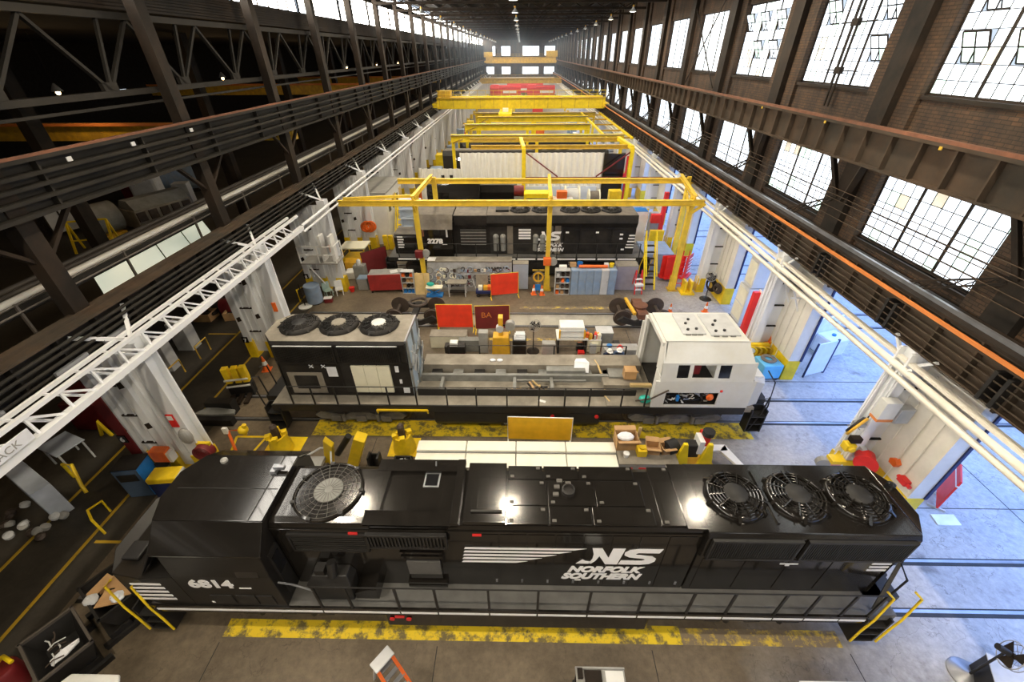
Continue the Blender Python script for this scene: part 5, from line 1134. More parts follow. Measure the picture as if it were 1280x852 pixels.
simple('upright_board', 'grey-brown upright board in front of the long parts bench', 'board', B().prism([(0,0),(.04,0),(.3,1.4),(.26,1.4)], 'x', 0, .8), dustydeck).location = (-2.95, 25.2, 0)
t = thing('scissor_table', 'blue scissor lift table with a long grey part on top', 'lift table', (-5.75, 25.05, 0))
B().bx(-.55, .55, -.25, .25, .62, .7).o('platform', cream, t); B().bar((-.45, -.2, .1), (.45, -.2, .6), .07).bar((.45, -.2, .1), (-.45, -.2, .6), .07).o('scissor_arms', blue, t); B().bx(-.55, .55, -.28, .28, .02, .14).o('base', blue, t)
simple('green_cloth', 'teal cloth bundle on the blue scissor lift table', 'cloth', B().sph((0,0,0), .2, 10, 7, (1.3,.8,.7)), teal).location = (-6.0, 25.1, .86)
t = thing('work_table', 'small steel work table with open legs in front of the parts bench', 'table', (-4.2, 25.15, 0))
B().bx(-.65, .65, -.3, .35, .95, 1.02).o('tabletop', dustydeck, t)
for x in (-.58, .52):
    for y in (-.28, .28): B().bx(x, x+.06, y, y+.05, 0, .95).o('leg', lightgrey, t)
B().bx(-.55, .55, -.2, .2, .25, .3).o('shelf_board', darkst, t)
t = thing('flat_cart', 'low dark blue cart loaded with small boxes beside the red screen', 'cart', (-2.4, 25.2, 0))
B().bx(-.55, .55, -.35, .35, .25, .45).o('deck', navy, t, bev=.02); B().bar((-.55, 0, .4), (-.75, 0, 1.2), .05).o('handle', lightgrey, t)
for x in (-.4, .4): B().cyl((x, -.36, .12), (x, -.3, .12), .12, n=12).o('caster', rubber, t)
for dx, c, lab in ((-.25, cream, 'cream box on the low dark blue cart'), (.1, brass, 'mustard box on the low dark blue cart'), (.38, orange, 'orange box on the low dark blue cart')): simple('box', lab, 'box', B().bx(-.14, .14, -.2, .2, 0, .25), c).location = (-2.4+dx, 25.2, .45)
# grey cabinet, hose post, cones
boxthing('tall_cabinet', 'tall blue-grey cabinet behind the bright red bench-row screen', 'cabinet', (.05, 26.35, 0), (1.05, .6, 1.85), mat('blue_grey_panel', (.36, .42, .50), .5, var=.08), 0, None, dustydeck)
t = thing('hose_stand', 'stand hung with a coiled yellow hose beside the blue-grey cabinet', 'hose stand', (1.25, 25.75, 0))
B().bx(-.05, .05, 0, .1, 0, 1.6).bx(-.4, .4, 0, .1, 1.5, 1.6).o('stand', dullyel, t)
for r_ in (.28, .34, .4): B().ring((0, -.08, 1.1), r_, .035, 20, 6, (0,1,0)).o('hose_coil', brass if r_ < .4 else dusty, t)
def cone(lab, x, y, grp=None, s=1.0):
    t = thing('traffic_cone', lab, 'cone', (x, y, 0), .2, grp)
    B().bx(-.18*s, .18*s, -.18*s, .18*s, 0, .04).lathe([(.15*s, .04), (.11*s, .3*s)], n=14).lathe([(.075*s, .48*s), (.03*s, .72*s)], n=14).o('body', orange, t, 40)
    B().lathe([(.112*s, .3*s), (.074*s, .48*s)], n=14).o('white_band', white, t, 40)
cone('orange cone left of the small blue sign in the bench row', .95, 25.3); cone('orange cone right of the small blue sign in the bench row', 1.5, 25.25)
simple('floor_sign', 'small blue folding sign between two orange cones', 'sign', B().bx(-.18, .18, -.02, .02, .25, .7).bx(-.16, -.12, -.1, .1, 0, .3).bx(.12, .16, -.1, .1, 0, .3), blue).location = (1.22, 25.4, 0)
cone('orange cone standing behind the white cab roof, left one', 9.5, 22.97, None, .85); cone('orange cone standing behind the white cab roof, right one', 11.72, 22.99, None, 1.0)
cone('orange cone at the left end of the stripped locomotive', *at(334, 462)[:2], None, 1.2)
# shelf, lockers, panel, stepladder
shelf('tool_shelf', 'open grey shelf of dark bins at the left of the blue lockers', 2.35, 25.2, 1.0, .5, 1.75, 5, lightgrey)
onshelf(2.38, 25.2, .95, 1.75, 4, 'tool bin on the open grey shelf beside the lockers', 'bins on the open grey shelf', 5)
boxthing('tool_box', 'white box on top of the open grey shelf beside the lockers', 'box', (2.85, 25.5, 1.79), (.5, .3, .25), white)
lp = thing('locker', 'blue-grey steel locker, leftmost of the locker row', 'locker', (3.65, 25.55, 0), 0, 'lockers in the bench row')
B().bx(-.245, .245, -.3, .4, 0, 1.8).o('body', bluegrey, lp); d_ = B().bx(-.225, .225, -.325, -.3, .05, 1.76).o('door', bluegrey, lp, bev=.006); B().bx(.15, .18, -.35, -.325, .9, 1.05).o('handle', steel, d_)
lmats = [bluegrey, bluegrey, bluegrey, bluegrey, lightgrey, bluegrey]
for k, nm in enumerate(('second', 'third', 'fourth', 'fifth and paler', 'rightmost')):
    c = dup(lp); c.location = (3.65+.5*(k+1), 25.55, 0); c['label'] = 'blue-grey steel locker, %s of the locker row' % nm
    if k == 3:
        for ch in c.children: ch.data = ch.data.copy(); ch.data.materials[0] = lightgrey
simple('orange_roll', 'long orange roll lying on top of the blue lockers', 'roll', B().cyl((0,0,0), (1.9,0,0), .1, n=10), orange).location = (3.9, 25.6, 1.93)
simple('blue_bin', 'round blue tub on top of the lockers', 'tub', B().lathe([(.16,0),(.2,.3),(.17,.3),(.14,.05)], n=14), blue).location = (4.0, 25.85, 1.81)
simple('cardboard_box', 'small cardboard box on the leftmost locker', 'box', B().bx(-.2,.2,-.15,.15,0,.25), card).location = (3.55, 25.9, 1.81)
simple('white_box', 'white box on top of the lockers at the right', 'box', B().bx(-.14,.14,-.14,.14,0,.25), white).location = (5.75, 25.8, 1.81)
simple('yellow_tub', 'yellow tub on top of the lockers at the right', 'tub', B().lathe([(.14,0),(.17,.25),(.12,.25)], n=12), yellow).location = (6.1, 25.8, 1.81)
boxthing('tall_cabinet', 'wide purple-grey cabinet right of the blue lockers', 'cabinet', (7.25, 26.4, 0), (1.45, .9, 1.75), mat('purple_grey_enamel', (.30, .28, .32), .5, var=.1), 0, None, dustydeck)
t = thing('stepladder', 'small red stepladder with white tray right of the purple-grey cabinet', 'ladder', (8.0, 25.6, 0), .1)
for x in (-.25, .25): B().bar((x, -.3, 0), (x*.8, .1, 1.6), .07, .04).bar((x, .5, 0), (x*.8, .15, 1.6), .05).o('rail', red, t)
for k in range(3): B().bx(-.24, .24, -.28+.09*k, -.1+.09*k, .3+.35*k, .34+.35*k).o('step', white, t)
B().bx(-.26, .26, -.35, .0, .62, .75).o('tray', white, t)
t = thing('access_stair', 'yellow railed access stair at the right end of locomotive 3278', 'stair', (8.6, 26.6, 0))
for x in (0, .7): B().bar((x, -.6, 0), (x, 1.1, 2.9), .1).o('stringer', craney, t); B().tube([(x, -.6, 1), (x, 1.1, 3.6), (x, 1.1, 2.6)], .04).o('handrail', craney, t)
for k in range(7): B().bx(.05, .65, -.5+.22*k, -.25+.22*k, .3+.38*k, .34+.38*k).o('tread', darkst, t)
# --- loose bogies on the pit track
def loose_bogie(lab, x, y, s, bol):
    t = thing('bogie', lab, 'bogie', (x, y, 0))
    me = B().lathe([(.5,-.07),(.55,-.06),(.5,-.03),(.5,.07),(.40,.07),(.38,.03),(.16,.03),(.14,.12)], n=28, axis=(0,1,0)).mesh('wheel', wheelm, 40)
    for q in (-1.15, 1.15):
        a = B().cyl((q, -.85, .6), (q, .85, .6), .1, n=12).o('axle', wheelm, t, 50)
        for sd in (-1, 1): inst('wheel', me, a, (q, .75*sd, .6), (0,0,0) if sd > 0 else (0,0,PI))
    for sd in (-1, 1):
        B().prism([(-1.5,.62),(-1.2,.85),(-.5,.55),(.5,.55),(1.2,.85),(1.5,.62),(1.2,.45),(.5,.25),(-.5,.25),(-1.2,.45)], 'y', sd*1.02-.08, sd*1.02+.08).o('side_frame', undergr, t)
        for q in (-.3, 0, .3): B().cyl((q, sd*1.02, .3), (q, sd*1.02, .6), .1, n=10).o('spring', blackm, t)
    if bol: B().bx(-.3, .3, -1, 1, .62, .95).lathe([(.42,.95),(.45,1.08),(.3,1.1)], n=18).o('bolster', rustrail, t); B().bar((-.5,-.9,.95), (-.7,.9,1.0), .16).o('brake_beam', brass, t)
    else: B().ring((.1, .35, 1.0), .5, .09, 24, 6).o('loose_ring', wheelm, t); B().bx(-.15, .2, -.9, .9, .55, .75).o('bolster', undergr, t)
loose_bogie('loose wheel truck with a ring on it at the left end of the pit', -6.35, 22.03, 1, False)
loose_bogie('loose wheel truck with rusty bolster at the right end of the pit', 7.25, 22.03, 1, True)
# --- items behind the stripped locomotive
t = thing('grinder_stand', 'mustard yellow grinder on a tall stand in front of the maroon screen', 'grinder', (-1.0, 18.6, 0))
B().prism([(-.5,0),(.5,0),(.42,1.15),(-.42,1.15)], 'y', -.3, .3).o('stand', brass, t, bev=.03); B().bx(-.12, .12, -.12, .12, 1.15, 1.95).o('neck', brass, t)
B().cyl((-.05, -.2, 1.6), (-.05, .1, 1.6), .2, n=18).o('grinding_wheel', lightgrey, t, 50); B().cyl((.5, -.15, 1.75), (.5, .15, 1.75), .26, n=20).o('side_disc', greypaint, t, 50); B().bar((0, 0, 1.75), (.5, 0, 1.75), .08).o('shaft', darkst, t)
B().bx(-.12, .12, -.2, .2, 1.9, 2.3).o('guard', brass, t)
boxthing('panel_box', 'grey electrical panel box left of the mustard grinder', 'cabinet', (-1.95, 18.7, 0), (.5, .4, 1.3), greypaint)
t = boxthing('tool_chest', 'black tool chest with white towels on top right of the mustard grinder', 'tool chest', (.0, 18.5, 0), (.75, .55, 1.0), blackm)
for k in range(3): B().bx(-.33, .33, -.3, -.27, .15+.27*k, .38+.27*k).o('drawer', darkst, t)
simple('towel_pile', 'white folded towels on the black tool chest', 'towel', B().bx(-.3, .3, -.2, .2, 0, .1).bx(-.26, .3, -.15, .22, .1, .2).bx(-.2, .28, -.1, .22, .2, .3), bagw).location = (0, 18.5, 1.0)
ped_fan('pedestal fan between the black tool chest and the white machine bench', .75, 18.7, 1.75, .33, .4, darkst, 0, .35)
t = thing('machine_bench', 'white machine bench with boxes behind the stripped deck', 'bench', (2.9, 18.9, 0))
B().bx(-.9, .75, -.45, .5, .9, 1.0).o('bench_top', white, t); B().bx(-.75, .55, -.35, .45, 1.0, 1.65).o('machine_cover', white, t, bev=.04)
B().bx(-.8, .6, -.4, -.33, 1.05, 1.1).bx(-.8, .6, -.4, -.33, 1.4, 1.45).o('roller', lightgrey, t); B().bx(-.8, -.72, -.42, -.3, 1.0, 1.5).bx(.52, .6, -.42, -.3, 1.0, 1.5).o('side_plate', brass, t)
for x in (-.85, .62): B().bx(x, x+.1, -.4, .45, 0, .9).o('leg', blackm, t)
boxthing('parts_rack', 'cluttered rack with yellow and red parts right of the white machine bench', 'rack', (4.05, 18.9, 0), (.75, .5, .75), cream, 0, None, white)
for x, z_, c, lab in ((3.85, .8, brass, 'yellow canister on the cluttered rack'), (4.1, .8, red, 'red canister on the cluttered rack'), (4.32, .8, cream, 'cream canister on the cluttered rack')): simple('canister', lab, 'canister', B().lathe([(.1,0),(.11,.25),(.05,.33)], n=12), c).location = (x, 18.8, z_)
boxthing('steel_case', 'grey steel case on the floor beyond the cluttered rack', 'case', (4.7, 19.5, 0), (.9, .7, .9), primer, 0, None, lightgrey)
boxthing('bin_box', 'dark grey bins stacked left of the white machine bench', 'bin', (1.55, 18.2, 0), (.7, .4, .95), greypaint)
simple('paint_can', 'blue canister on top of the white machine bench', 'canister', B().lathe([(.09,0),(.09,.28),(.04,.32)], n=12), blue).location = (3.55, 18.95, 1.0)
simple('orange_jar', 'orange jar on the white machine bench beside the blue canister', 'jar', B().lathe([(.11,0),(.11,.26),(.07,.3)], n=12), orange).location = (3.62, 18.65, 1.0)
boxthing('low_bench', 'long cream low bench beyond the stripped deck near the pit', 'bench', (-3.95, 19.3, 0), (2.0, .7, .75), cream, 0, None, dustydeck)
boxthing('grey_case', 'flat grey case standing at the handrail behind the stripped deck', 'case', (-2.75, 18.8, 0), (1.15, .4, .75), primer)
t = thing('engine_part', 'small black engine head with red parts behind the stripped deck', 'engine part', (-3.4, 18.2, 0))
B().bx(-.6, .5, -.2, .25, .3, .75).o('block', undergr, t, bev=.04); B().bx(-.3, .1, -.15, .2, .75, .95).o('cover', white, t); B().bx(-.5, .45, -.15, .2, 0, .3).o('stand', maroonp, t)
simple('pallet_board', 'orange mat on the floor right of the pedestal fan', 'mat', B().bx(-.55, .55, -.3, .3, 0, .03), orange).location = (1.0, 17.5, 0)
# loose things lying on the open deck
DZ = 1.6
simple('cardboard_box', 'cardboard box on the open deck next to the white cab', 'box', B().bx(-.25,.25,-.2,.2,0,.45).bx(-.3,.3,-.24,-.2,.4,.46), card).location = (4.75, 14.1, 2.0)
simple('timber_block', 'pale timber block beside the cardboard box on the open deck', 'timber', B().bx(-.45,.45,-.08,.08,0,.12), wood).location = (5.15, 13.6, 1.9)
simple('plastic_sheet', 'crumpled white plastic sheet draped over the centre girder', 'plastic', B().loft([[(-.35,-.3,-.2),(.3,-.35,-.25),(.3,-.34,-.22),(-.35,-.28,-.17)], [(-.3,.05,.05),(.35,.0,.03),(.35,.0,.06),(-.3,.06,.08)], [(-.2,.3,.03),(.2,.3,.04),(.2,.3,.07),(-.2,.3,.06)]]), bagw).location = (2.75, 14.75, 2.2)
t = thing('scrap_heap', 'heap of broken timber and cable in the middle of the open deck', 'scrap heap', (.9, 13.6, DZ))
for k in range(12): B().bar((rr.uniform(-.6,.6), rr.uniform(-.3,.3), rr.uniform(0,.3)), (rr.uniform(-.5,.5), rr.uniform(-.3,.3), rr.uniform(.0,.4)), .08, .05).o('timber_piece', [wood, card, undergr][k % 3], t)
simple('rope', 'tan rope trailing over the centre girder of the open deck', 'rope', B().tube([(0,.5,.5),(.1,.1,.5),(.25,-.2,.2),(.3,-.8,.05),(.2,-1.3,.0),(.35,-1.7,.02)], .045), wood).location = (3.4, 14.6, 1.62)
simple('timber_strip', 'long thin timber strip lying across the open deck', 'timber', B().bar((-1.1,-.15,.03), (.4,.2,.1), .06, .04), wood).location = (-.3, 13.45, 1.62)
simple('paper_scrap', 'white paper scrap on the grey walkway of the stripped locomotive', 'paper', B().bx(-.16,.16,-.06,.06,0,.02).rot(-.4), white).location = (.95, 12.95, DZ)
simple('green_rag', 'green cloth bundle on the walkway against the white cab', 'cloth', B().sph((0,0,.1), .2, 10, 7, (1.3,1,.8)), teal).location = (5.2, 12.95, 1.66)
simple('pry_bar', 'dark pry bar leaning on the rear of the white cab', 'bar', B().tube([(4.8,12.85,1.75),(5.3,12.6,2.1),(5.9,12.55,2.6)], .035), wheelm)
simple('glove_pair', 'pair of white gloves lying on the centre girder', 'gloves', B().sph((0,0,.03), .12, 10, 6, (1.2,.8,.4)).sph((.32,0,.03), .12, 10, 6, (1.2,.8,.4)), bagw).location = (-1.2, 15.0, 2.15)
# --- between the two near locomotives
cream2 = mat('pale_cream_door_paint', (.86, .83, .70), .45, var=.04)
names = ('leftmost', 'second', 'third', 'rightmost')
for k in range(4):
    x0 = -3.95+k*1.92
    t = thing('panel_crate', 'long cream panel crate in the row behind the near locomotive, %s of four' % names[k], 'crate', (x0, 10.1, 0))
    B().bx(0.01, 1.90, -.05, .62, .1, .95).o('front_panel', cream2, t, bev=.02); B().bx(0.01, 1.90, .66, 1.15, .1, 1.05).o('back_panel', cream2, t, bev=.02)
    B().bx(.1, .25, 0, 1.1, 0, .1).bx(1.65, 1.8, 0, 1.1, 0, .1).o('skid', wood, t)
    B().bx(.01, 1.9, .62, .66, .95, 1.0).o('seam_rail', greypaint, t)
t = thing('scrap_tray', 'dark tray of small metal scrap left of the cream panel crates', 'tray', (-4.55, 10.5, 0))
B().bx(-.35, .35, -.4, .4, 0, .08).bx(-.35, -.3, -.4, .4, .08, .55).bx(.3, .35, -.4, .4, .08, .55).bx(-.35, .35, .35, .4, .08, .55).bx(-.35, .35, -.4, -.35, .08, .55).o('tray', blackm, t)
b = B()
for k in range(26): b.bar((rr.uniform(-.28,.28), rr.uniform(-.32,.32), rr.uniform(.3,.5)), (rr.uniform(-.28,.28), rr.uniform(-.32,.32), rr.uniform(.35,.6)), .05, .03)
tag(b.o('scrap', lightgrey, t), kind='stuff')
def pedestal(lab, x, y):
    t = thing('jack_pedestal', lab, 'pedestal', (x, y, 0))
    B().lathe([(.46, 0), (.42, .4), (.34, .75), (.34, .85), (.26, .85), (.26, .7)], n=18).o('body', yellow, t, 40)
    for a in (.5, 2.0, 3.6, 5.0): B().bx(.2, .4, -.1, .1, .8, 1.0).rot(a).o('lug', yellow, t)
    B().bx(-.12, .12, -.08, .08, .7, 1.25).lathe([(.13, 1.2), (.15, 1.35), (.08, 1.45)], n=10).o('hook', wheelm, t)
pedestal('yellow jack pedestal with hook, left of the two behind the near roof', -9.85, 11.6)
pedestal('yellow jack pedestal with hook, beside the left cream crate', -4.75, 11.7)
t = thing('lifting_arm', 'pair of leaning yellow lifting arms beyond the round roof grille', 'lifting arm', (-6.75, 10.9, 0)); t.scale = (1.3, 1.3, 1.25)
B().prism([(-.1,0),(.25,0),(.75,1.3),(.45,1.45)], 'y', -.25, .1).o('wide_arm', yellow, t, bev=.02); B().prism([(-.75,.2),(-.55,.0),(-.35,.9),(-.55,1.2)], 'y', -.1, .1).o('narrow_arm', yellow, t, bev=.02); B().cyl((-.3,0,.5), (.15,.1,1.2), .1, n=10).o('cylinder', blackm, t, 50)
t = thing('tube_frame', 'bent grey tube frame lying behind the near cab roof', 'frame', (-7.85, 10.5, 0))
B().tube([(-.8,-.2,.7), (.1,.4,.95), (.5,.4,.95), (.7,-.2,.7), (.4,-.5,.6)], .04).o('outer_tube', lightgrey, t); B().bx(-.4, .3, -.3, .2, .55, .7).o('seat_pan', greypaint, t)
for x in (-.6, .5): B().bx(x, x+.06, -.2, -.1, 0, .7).o('leg', darkst, t)
t = thing('steel_channel', 'short dark steel channel standing left of the second yellow pedestal', 'channel', (-5.55, 10.55, 0))
B().bx(-.25, -.18, -.15, .2, 0, .95).bx(.12, .19, -.15, .2, 0, .95).bx(-.25, .19, .15, .2, 0, .85).o('channel', blackm, t)
t = boxthing('box_bench', 'low steel bench with open cartons right of the cream crates', 'bench', (4.85, 10.75, 0), (2.2, 1.0, .95), greypaint, 0, None, dustydeck, .02, 'bench_top')
for x in (-.75, -.2, .7): B().bx(x-.16, x+.16, -.52, -.5, .65, .78).o('red_label', ledm, t)
def carton(lab, x, y, z, s, m=card):
    t = thing('carton', lab, 'box', (x, y, z), rr.uniform(-.2,.2)); a, b_, c = s
    B().bx(-a, a, -b_, b_, 0, .02).bx(-a, -a+.02, -b_, b_, .02, c).bx(a-.02, a, -b_, b_, .02, c).bx(-a, a, -b_, -b_+.02, .02, c).bx(-a, a, b_-.02, b_, .02, c).o('body', m, t)
    for s_ in (-1, 1): B().prism([(s_*b_, c-.01), (s_*(b_+.16), c+.06), (s_*(b_+.16), c+.075), (s_*b_, c+.01)], 'x', -a, a).o('flap', m, t)
carton('large open cardboard carton at the left of the box bench', 4.15, 11.2, .98, (.42, .3, .5)); carton('small open carton in the middle of the box bench', 5.1, 10.9, .98, (.26, .2, .32)); carton('open carton with packing at the right of the box bench', 5.65, 10.9, .98, (.24, .18, .3))
simple('packing_paper', 'white packing paper bursting out of the large carton', 'paper', B().sph((0,0,0), .28, 9, 6, (1.2,.8,.5)), bagw).location = (4.1, 11.2, 1.42)
simple('tape_roll', 'yellow box with a roll on the box bench', 'box', B().bx(-.17,.17,-.17,.17,0,.3).lathe([(.1,.3),(.1,.38)], n=12), yellow).location = (4.65, 10.75, .98)
simple('cup', 'white cup at the front edge of the box bench', 'cup', B().lathe([(.08,0),(.12,.2),(.1,.2)], n=12), white).location = (4.05, 10.6, .98)
simple('timber_offcut', 'pale timber offcut standing behind the large carton', 'timber', B().bar((0,0,0), (.12,.1,1.35), .12, .06), wood).location = (4.7, 11.65, 0)
t = thing('yellow_cradle', 'bright yellow A-frame cradle holding black parts by the box bench', 'cradle', (6.6, 10.75, 0)); t.scale = (1.25, 1.1, 1.3)
for x in (-.32, .42): B().prism([(x-.3,.0),(x+.3,.0),(x+.06,1.25),(x-.06,1.25)], 'y', -.12, .0).o('side_plate', craney, t, bev=.015)
B().bx(-.8, .75, -.2, .45, .0, .3).o('base', brass, t); B().cyl((-.75,.15,.85), (-.45,.25,.9), .24, n=16).o('black_wheel', rubber, t, 50); B().bx(-.2, .2, .0, .3, .6, 1.1).o('black_part', blackm, t, bev=.03); B().bx(.1, .25, -.05, .4, .8, 1.3).o('white_plate', white, t); B().bx(.25, .5, .2, .5, .9, 1.35).o('red_part', red, t); B().cyl((.4,.25,1.35), (.4,.25,1.5), .18, n=14).o('black_cap', blackm, t)
t = thing('angle_bracket', 'white L-shaped bracket lying right of the yellow cradle', 'bracket', (7.6, 10.85, 0))
B().bx(-.5, .5, .2, .5, .75, .85).prism([(.2,.2),(.5,.5),(.85,-.55),(.6,-.55)], 'z', .75, .85).o('angle', white, t); B().bx(-.4, -.3, .3, .4, 0, .75).bx(.6, .7, -.4, -.3, 0, .75).o('leg', lightgrey, t)

# --- left column 6 and its corner
t = thing('parts_washer', 'blue cabinet with dark flat top and slate front beside column 6', 'cabinet', (-14.05, 9.65, 0), math.radians(8))
B().bx(-.42, .42, -.35, .35, .05, 1.5).o('body', blue, t, bev=.02); B().bx(-.44, .44, -.37, .37, 1.5, 1.55).o('top', sootbl, t, bev=.01)
B().bx(-.4, .4, -.38, -.35, .08, 1.48).o('front_panel', mat('slate_blue_enamel', (.055, .09, .15), .5, var=.1), t); B().bx(-.32, .3, -.40, -.38, .95, 1.3).o('dark_screen', blackm, t)
t = thing('yellow_heater', 'bright yellow topped machine between the blue cabinet and the cab roof', 'machine', (-12.85, 9.5, 0), math.radians(6))
B().bx(-.5, .5, -.3, .3, .9, 1.15).o('hood', yellow, t, bev=.04); B().bx(-.48, .48, -.28, .28, .1, .9).o('body', navy, t); B().bx(.5, .56, -.25, .25, .85, 1.12).o('end_plate', lightgrey, t)
t = thing('guard_rail', 'small bent yellow guard rail in front of the blue cabinet', 'rail', (-14.5, 8.2, 0)); B().tube([(-.3,.5,0),(-.3,.5,.6),(-.25,.0,.8),(.2,-.35,.8),(.2,-.35,0)], .04, 8).o('tube', yellow, t, 60)
t = thing('call_box', 'orange box with white side mounted on column 6', 'box', (-13.3, 10.3, 1.1)); B().bx(-.3, .3, -.3, .02, 0, .55).o('body', orange, t, bev=.02); B().bx(.3, .42, -.28, .0, .0, .45).o('side_cover', white, t); B().bx(-.3, -.1, -.35, .0, -.4, -.05).o('black_pump', rubber, t)
t = thing('hose_reel', 'maroon hose reel on the inner leg of column 6', 'hose reel', (-11.75, 10.4, 1.0)); B().cyl((-.05,-.2,.35), (-.05,.1,.35), .34, n=20).o('reel', maroonp, t, 50)
for r_ in (.2, .27, .33): B().ring((-.05,-.21,.35), r_, .03, 20, 5, (0,1,0)).o('hose', maroon, t)
B().bx(-.3, .2, .0, .12, 0, .7).o('mount', yellow, t)
t = thing('plastic_wrap', 'dark bag hanging on the inner leg of column 6', 'bag', (-12.1, 10.3, 2.2)); B().sph((0,0,0), .28, 12, 8, (.8,.6,1.3)).o('bag', greypaint, t)
t = thing('valve_stand', 'orange pipe stand with yellow valve beyond column 6', 'valve', (-11.6, 11.8, 0)); B().tube([(-.1,-.4,0),(-.35,.0,.9),(.2,.0,.95)], .06, 8).o('pipe', orange, t, 60); B().sph((.3,0,.95), .2).cyl((.3,0,.7), (.45,0,1.25), .08).o('valve_body', yellow, t, 50); B().bx(-.5, -.3, -.1, .0, .8, 1.1).o('tag_plate', white, t)
simple('pump_unit', 'blue and grey pump unit at the foot of column 6', 'pump', B().sph((0,0,.35), .28).bx(-.3,.3,-.2,.2,0,.2), skyblue).location = (-11.6, 10.5, 0)
t = thing('bracket_plate', 'grey stamped steel bracket lying on dark steel beyond column 6', 'bracket', (-13.6, 13.4, 0)); B().prism([(-.9,-.2),(-.5,.25),(.8,.1),(.9,-.15),(0,-.25)], 'z', .35, .45).o('plate', primer, t); B().bx(-.8, .9, -.5, -.2, 0, .35).bx(-.6, .6, .2, .6, 0, .7).o('black_block', blackm, t)
t = thing('pallet_jack', 'black and yellow lift stacker with three yellow posts on the walkway', 'stacker', (-13.35, 15.0, 0), math.radians(12)); t.scale = (1.15, 1.3, 1.45)
B().bx(-.45, .45, -.1, .25, .1, .5).o('chassis', blackm, t, bev=.03)
B().bx(-.45, .45, -.1, .2, 0, .1).o('foot', rubber, t)
for x in (-.35, 0, .3): B().bx(x-.12, x+.12, -.02, .2, .5, 1.1).o('yellow_post', yellow, t, bev=.02); B().bx(x-.08, x+.08, -.65, -.1, .05, .12).o('fork', darkst, t)
B().bar((-.45,-.1,.7), (.45,-.1,.7), .05).bar((-.45,-.12,.45), (.45,-.12,.45), .05).o('white_bar', white, t)
# dark left aisle
def tablething(lab, x, y, w, d, h, m, rz=0, legs=lightgrey):
    t = thing('steel_table', lab, 'table', (x, y, 0), rz); B().bx(-w/2, w/2, -d/2, d/2, h-.05, h).o('tabletop', m, t, bev=.01)
    for a in (-1, 1):
        for c in (-1, 1): B().bx(a*(w/2-.08)-.03, a*(w/2-.08)+.03, c*(d/2-.08)-.03, c*(d/2-.08)+.03, 0, h-.05).o('leg', legs, t)
    return t
panelgrey = mat('pale_panel_grey', (.40, .44, .50), .5, var=.1)
tablething('pale grey steel table in the dark aisle left of column 6', -18.1, 10.95, 1.25, .95, 1.0, panelgrey, math.radians(-20))
boxthing('long_cabinet', 'long pale grey cabinet standing in the dark aisle above the scrap pile', 'cabinet', (-17.35, 9.05, 0), (2.3, .55, 1.45), panelgrey, math.radians(-26))
t = thing('guard_hoop', 'yellow hoop guard behind the long pale grey cabinet', 'rail', (-16.95, 9.95, 0)); B().tube([(-.5,.2,0),(-.5,.2,.75),(.0,.1,.85),(.5,-.4,.3),(.6,-.5,0)], .06, 8).o('tube', yellow, t, 60)
for k in range(14):
    x, y = -17.2+rr.uniform(-.9,1.0), 8.2+rr.uniform(-.8,.7)
    o = simple('scrap_casting', 'small metal casting in the scrap pile below the long pale grey cabinet', 'casting', B().lathe([(.05,0),(.14,.02),(.14,.14),(.06,.18)], n=12), [greypaint, wheelm, lightgrey][k % 3], 'castings of the scrap pile'); o.location = (x, y, .08+.03*(k % 4)); o.rotation_euler = (rr.uniform(-.6,.6), rr.uniform(-.6,.6), 0)
t = thing('red_machine', 'dark red machine in the shadow behind the pale grey table', 'machine', (-18.3, 13.2, 0)); B().bx(-1.2, 1.3, -.6, .7, 0, 1.5).o('body', maroonp, t, bev=.04); B().bx(-.8, .6, -.4, .5, 1.5, 2.0).o('hood', maroonp, t, bev=.04)
t = thing('trestle', 'yellow folded trestle stand in the shadow beside the dark red machine', 'trestle', (-16.6, 12.2, 0)); B().prism([(-.5,.0),(-.4,.0),(.0,.6),(.35,.0),(.45,.0),(.1,1.0)], 'y', -.05, .05).o('frame', yellow, t)
B().prism([(-.3,.0),(-.2,.0),(.0,.6),(.15,.0),(.25,.0),(.05,.9)], 'y', -.05, .05).o('frame', yellow, t, loc=(-1.3, .1, 0))
for lab, x, y, w, d in (('grey steel cabinet at the far walkway edge, nearer the camera', -18.4, 17.0, .8, .6), ('pale grey steel cabinet at the far walkway edge, farther from the camera', -18.6, 18.9, .9, .7)): boxthing('steel_cabinet', lab, 'cabinet', (x, y, 0), (w, d, 1.7), lightgrey)
for lab, x, y in (('yellow hoop rail in front of the nearer grey cabinet', -17.4, 16.3), ('yellow hoop rail in front of the farther grey cabinet', -17.3, 18.3)):
    t = thing('hoop_rail', lab, 'rail', (x, y, 0)); B().tube([(0,-.5,0),(0,-.5,.8),(0,.4,.8),(0,.4,0)], .04, 8).o('tube', dullyel, t, 60)
t = thing('dark_machine_block', 'dark red drum with hoses among wooden crates beyond the walkway', 'drum', (-18.8, 22.6, 0)); B().cyl((0,0,.5), (.8,.2,.5), .5, n=18).o('drum', maroonp, t, 50); B().ring((-.6,-.4,.35), .4, .12, 20, 6, (0,0,1)).o('hose', darkst, t)
for k, (x, y) in enumerate(((-19.6, 22.0), (-17.8, 22.2), (-18.2, 24.0))):
    t = thing('wooden_crate', ['wooden crate with metal parts nearest the walkway', 'brown wooden crate with tools beside the dark red drum', 'open brown crate behind the dark red drum'][k], 'crate', (x, y, 0), .2*k)
    for a in (-.55, .5): B().bx(a, a+.05, -.4, .4, 0, .5).o('side_board', card, t); 
    for a in (-.45, .4): B().bx(-.55, .55, a, a+.05, 0, .5).o('side_board', card, t)
    B().bx(-.5, .5, -.4, .4, .05, .3).o('contents', wheelm, t)
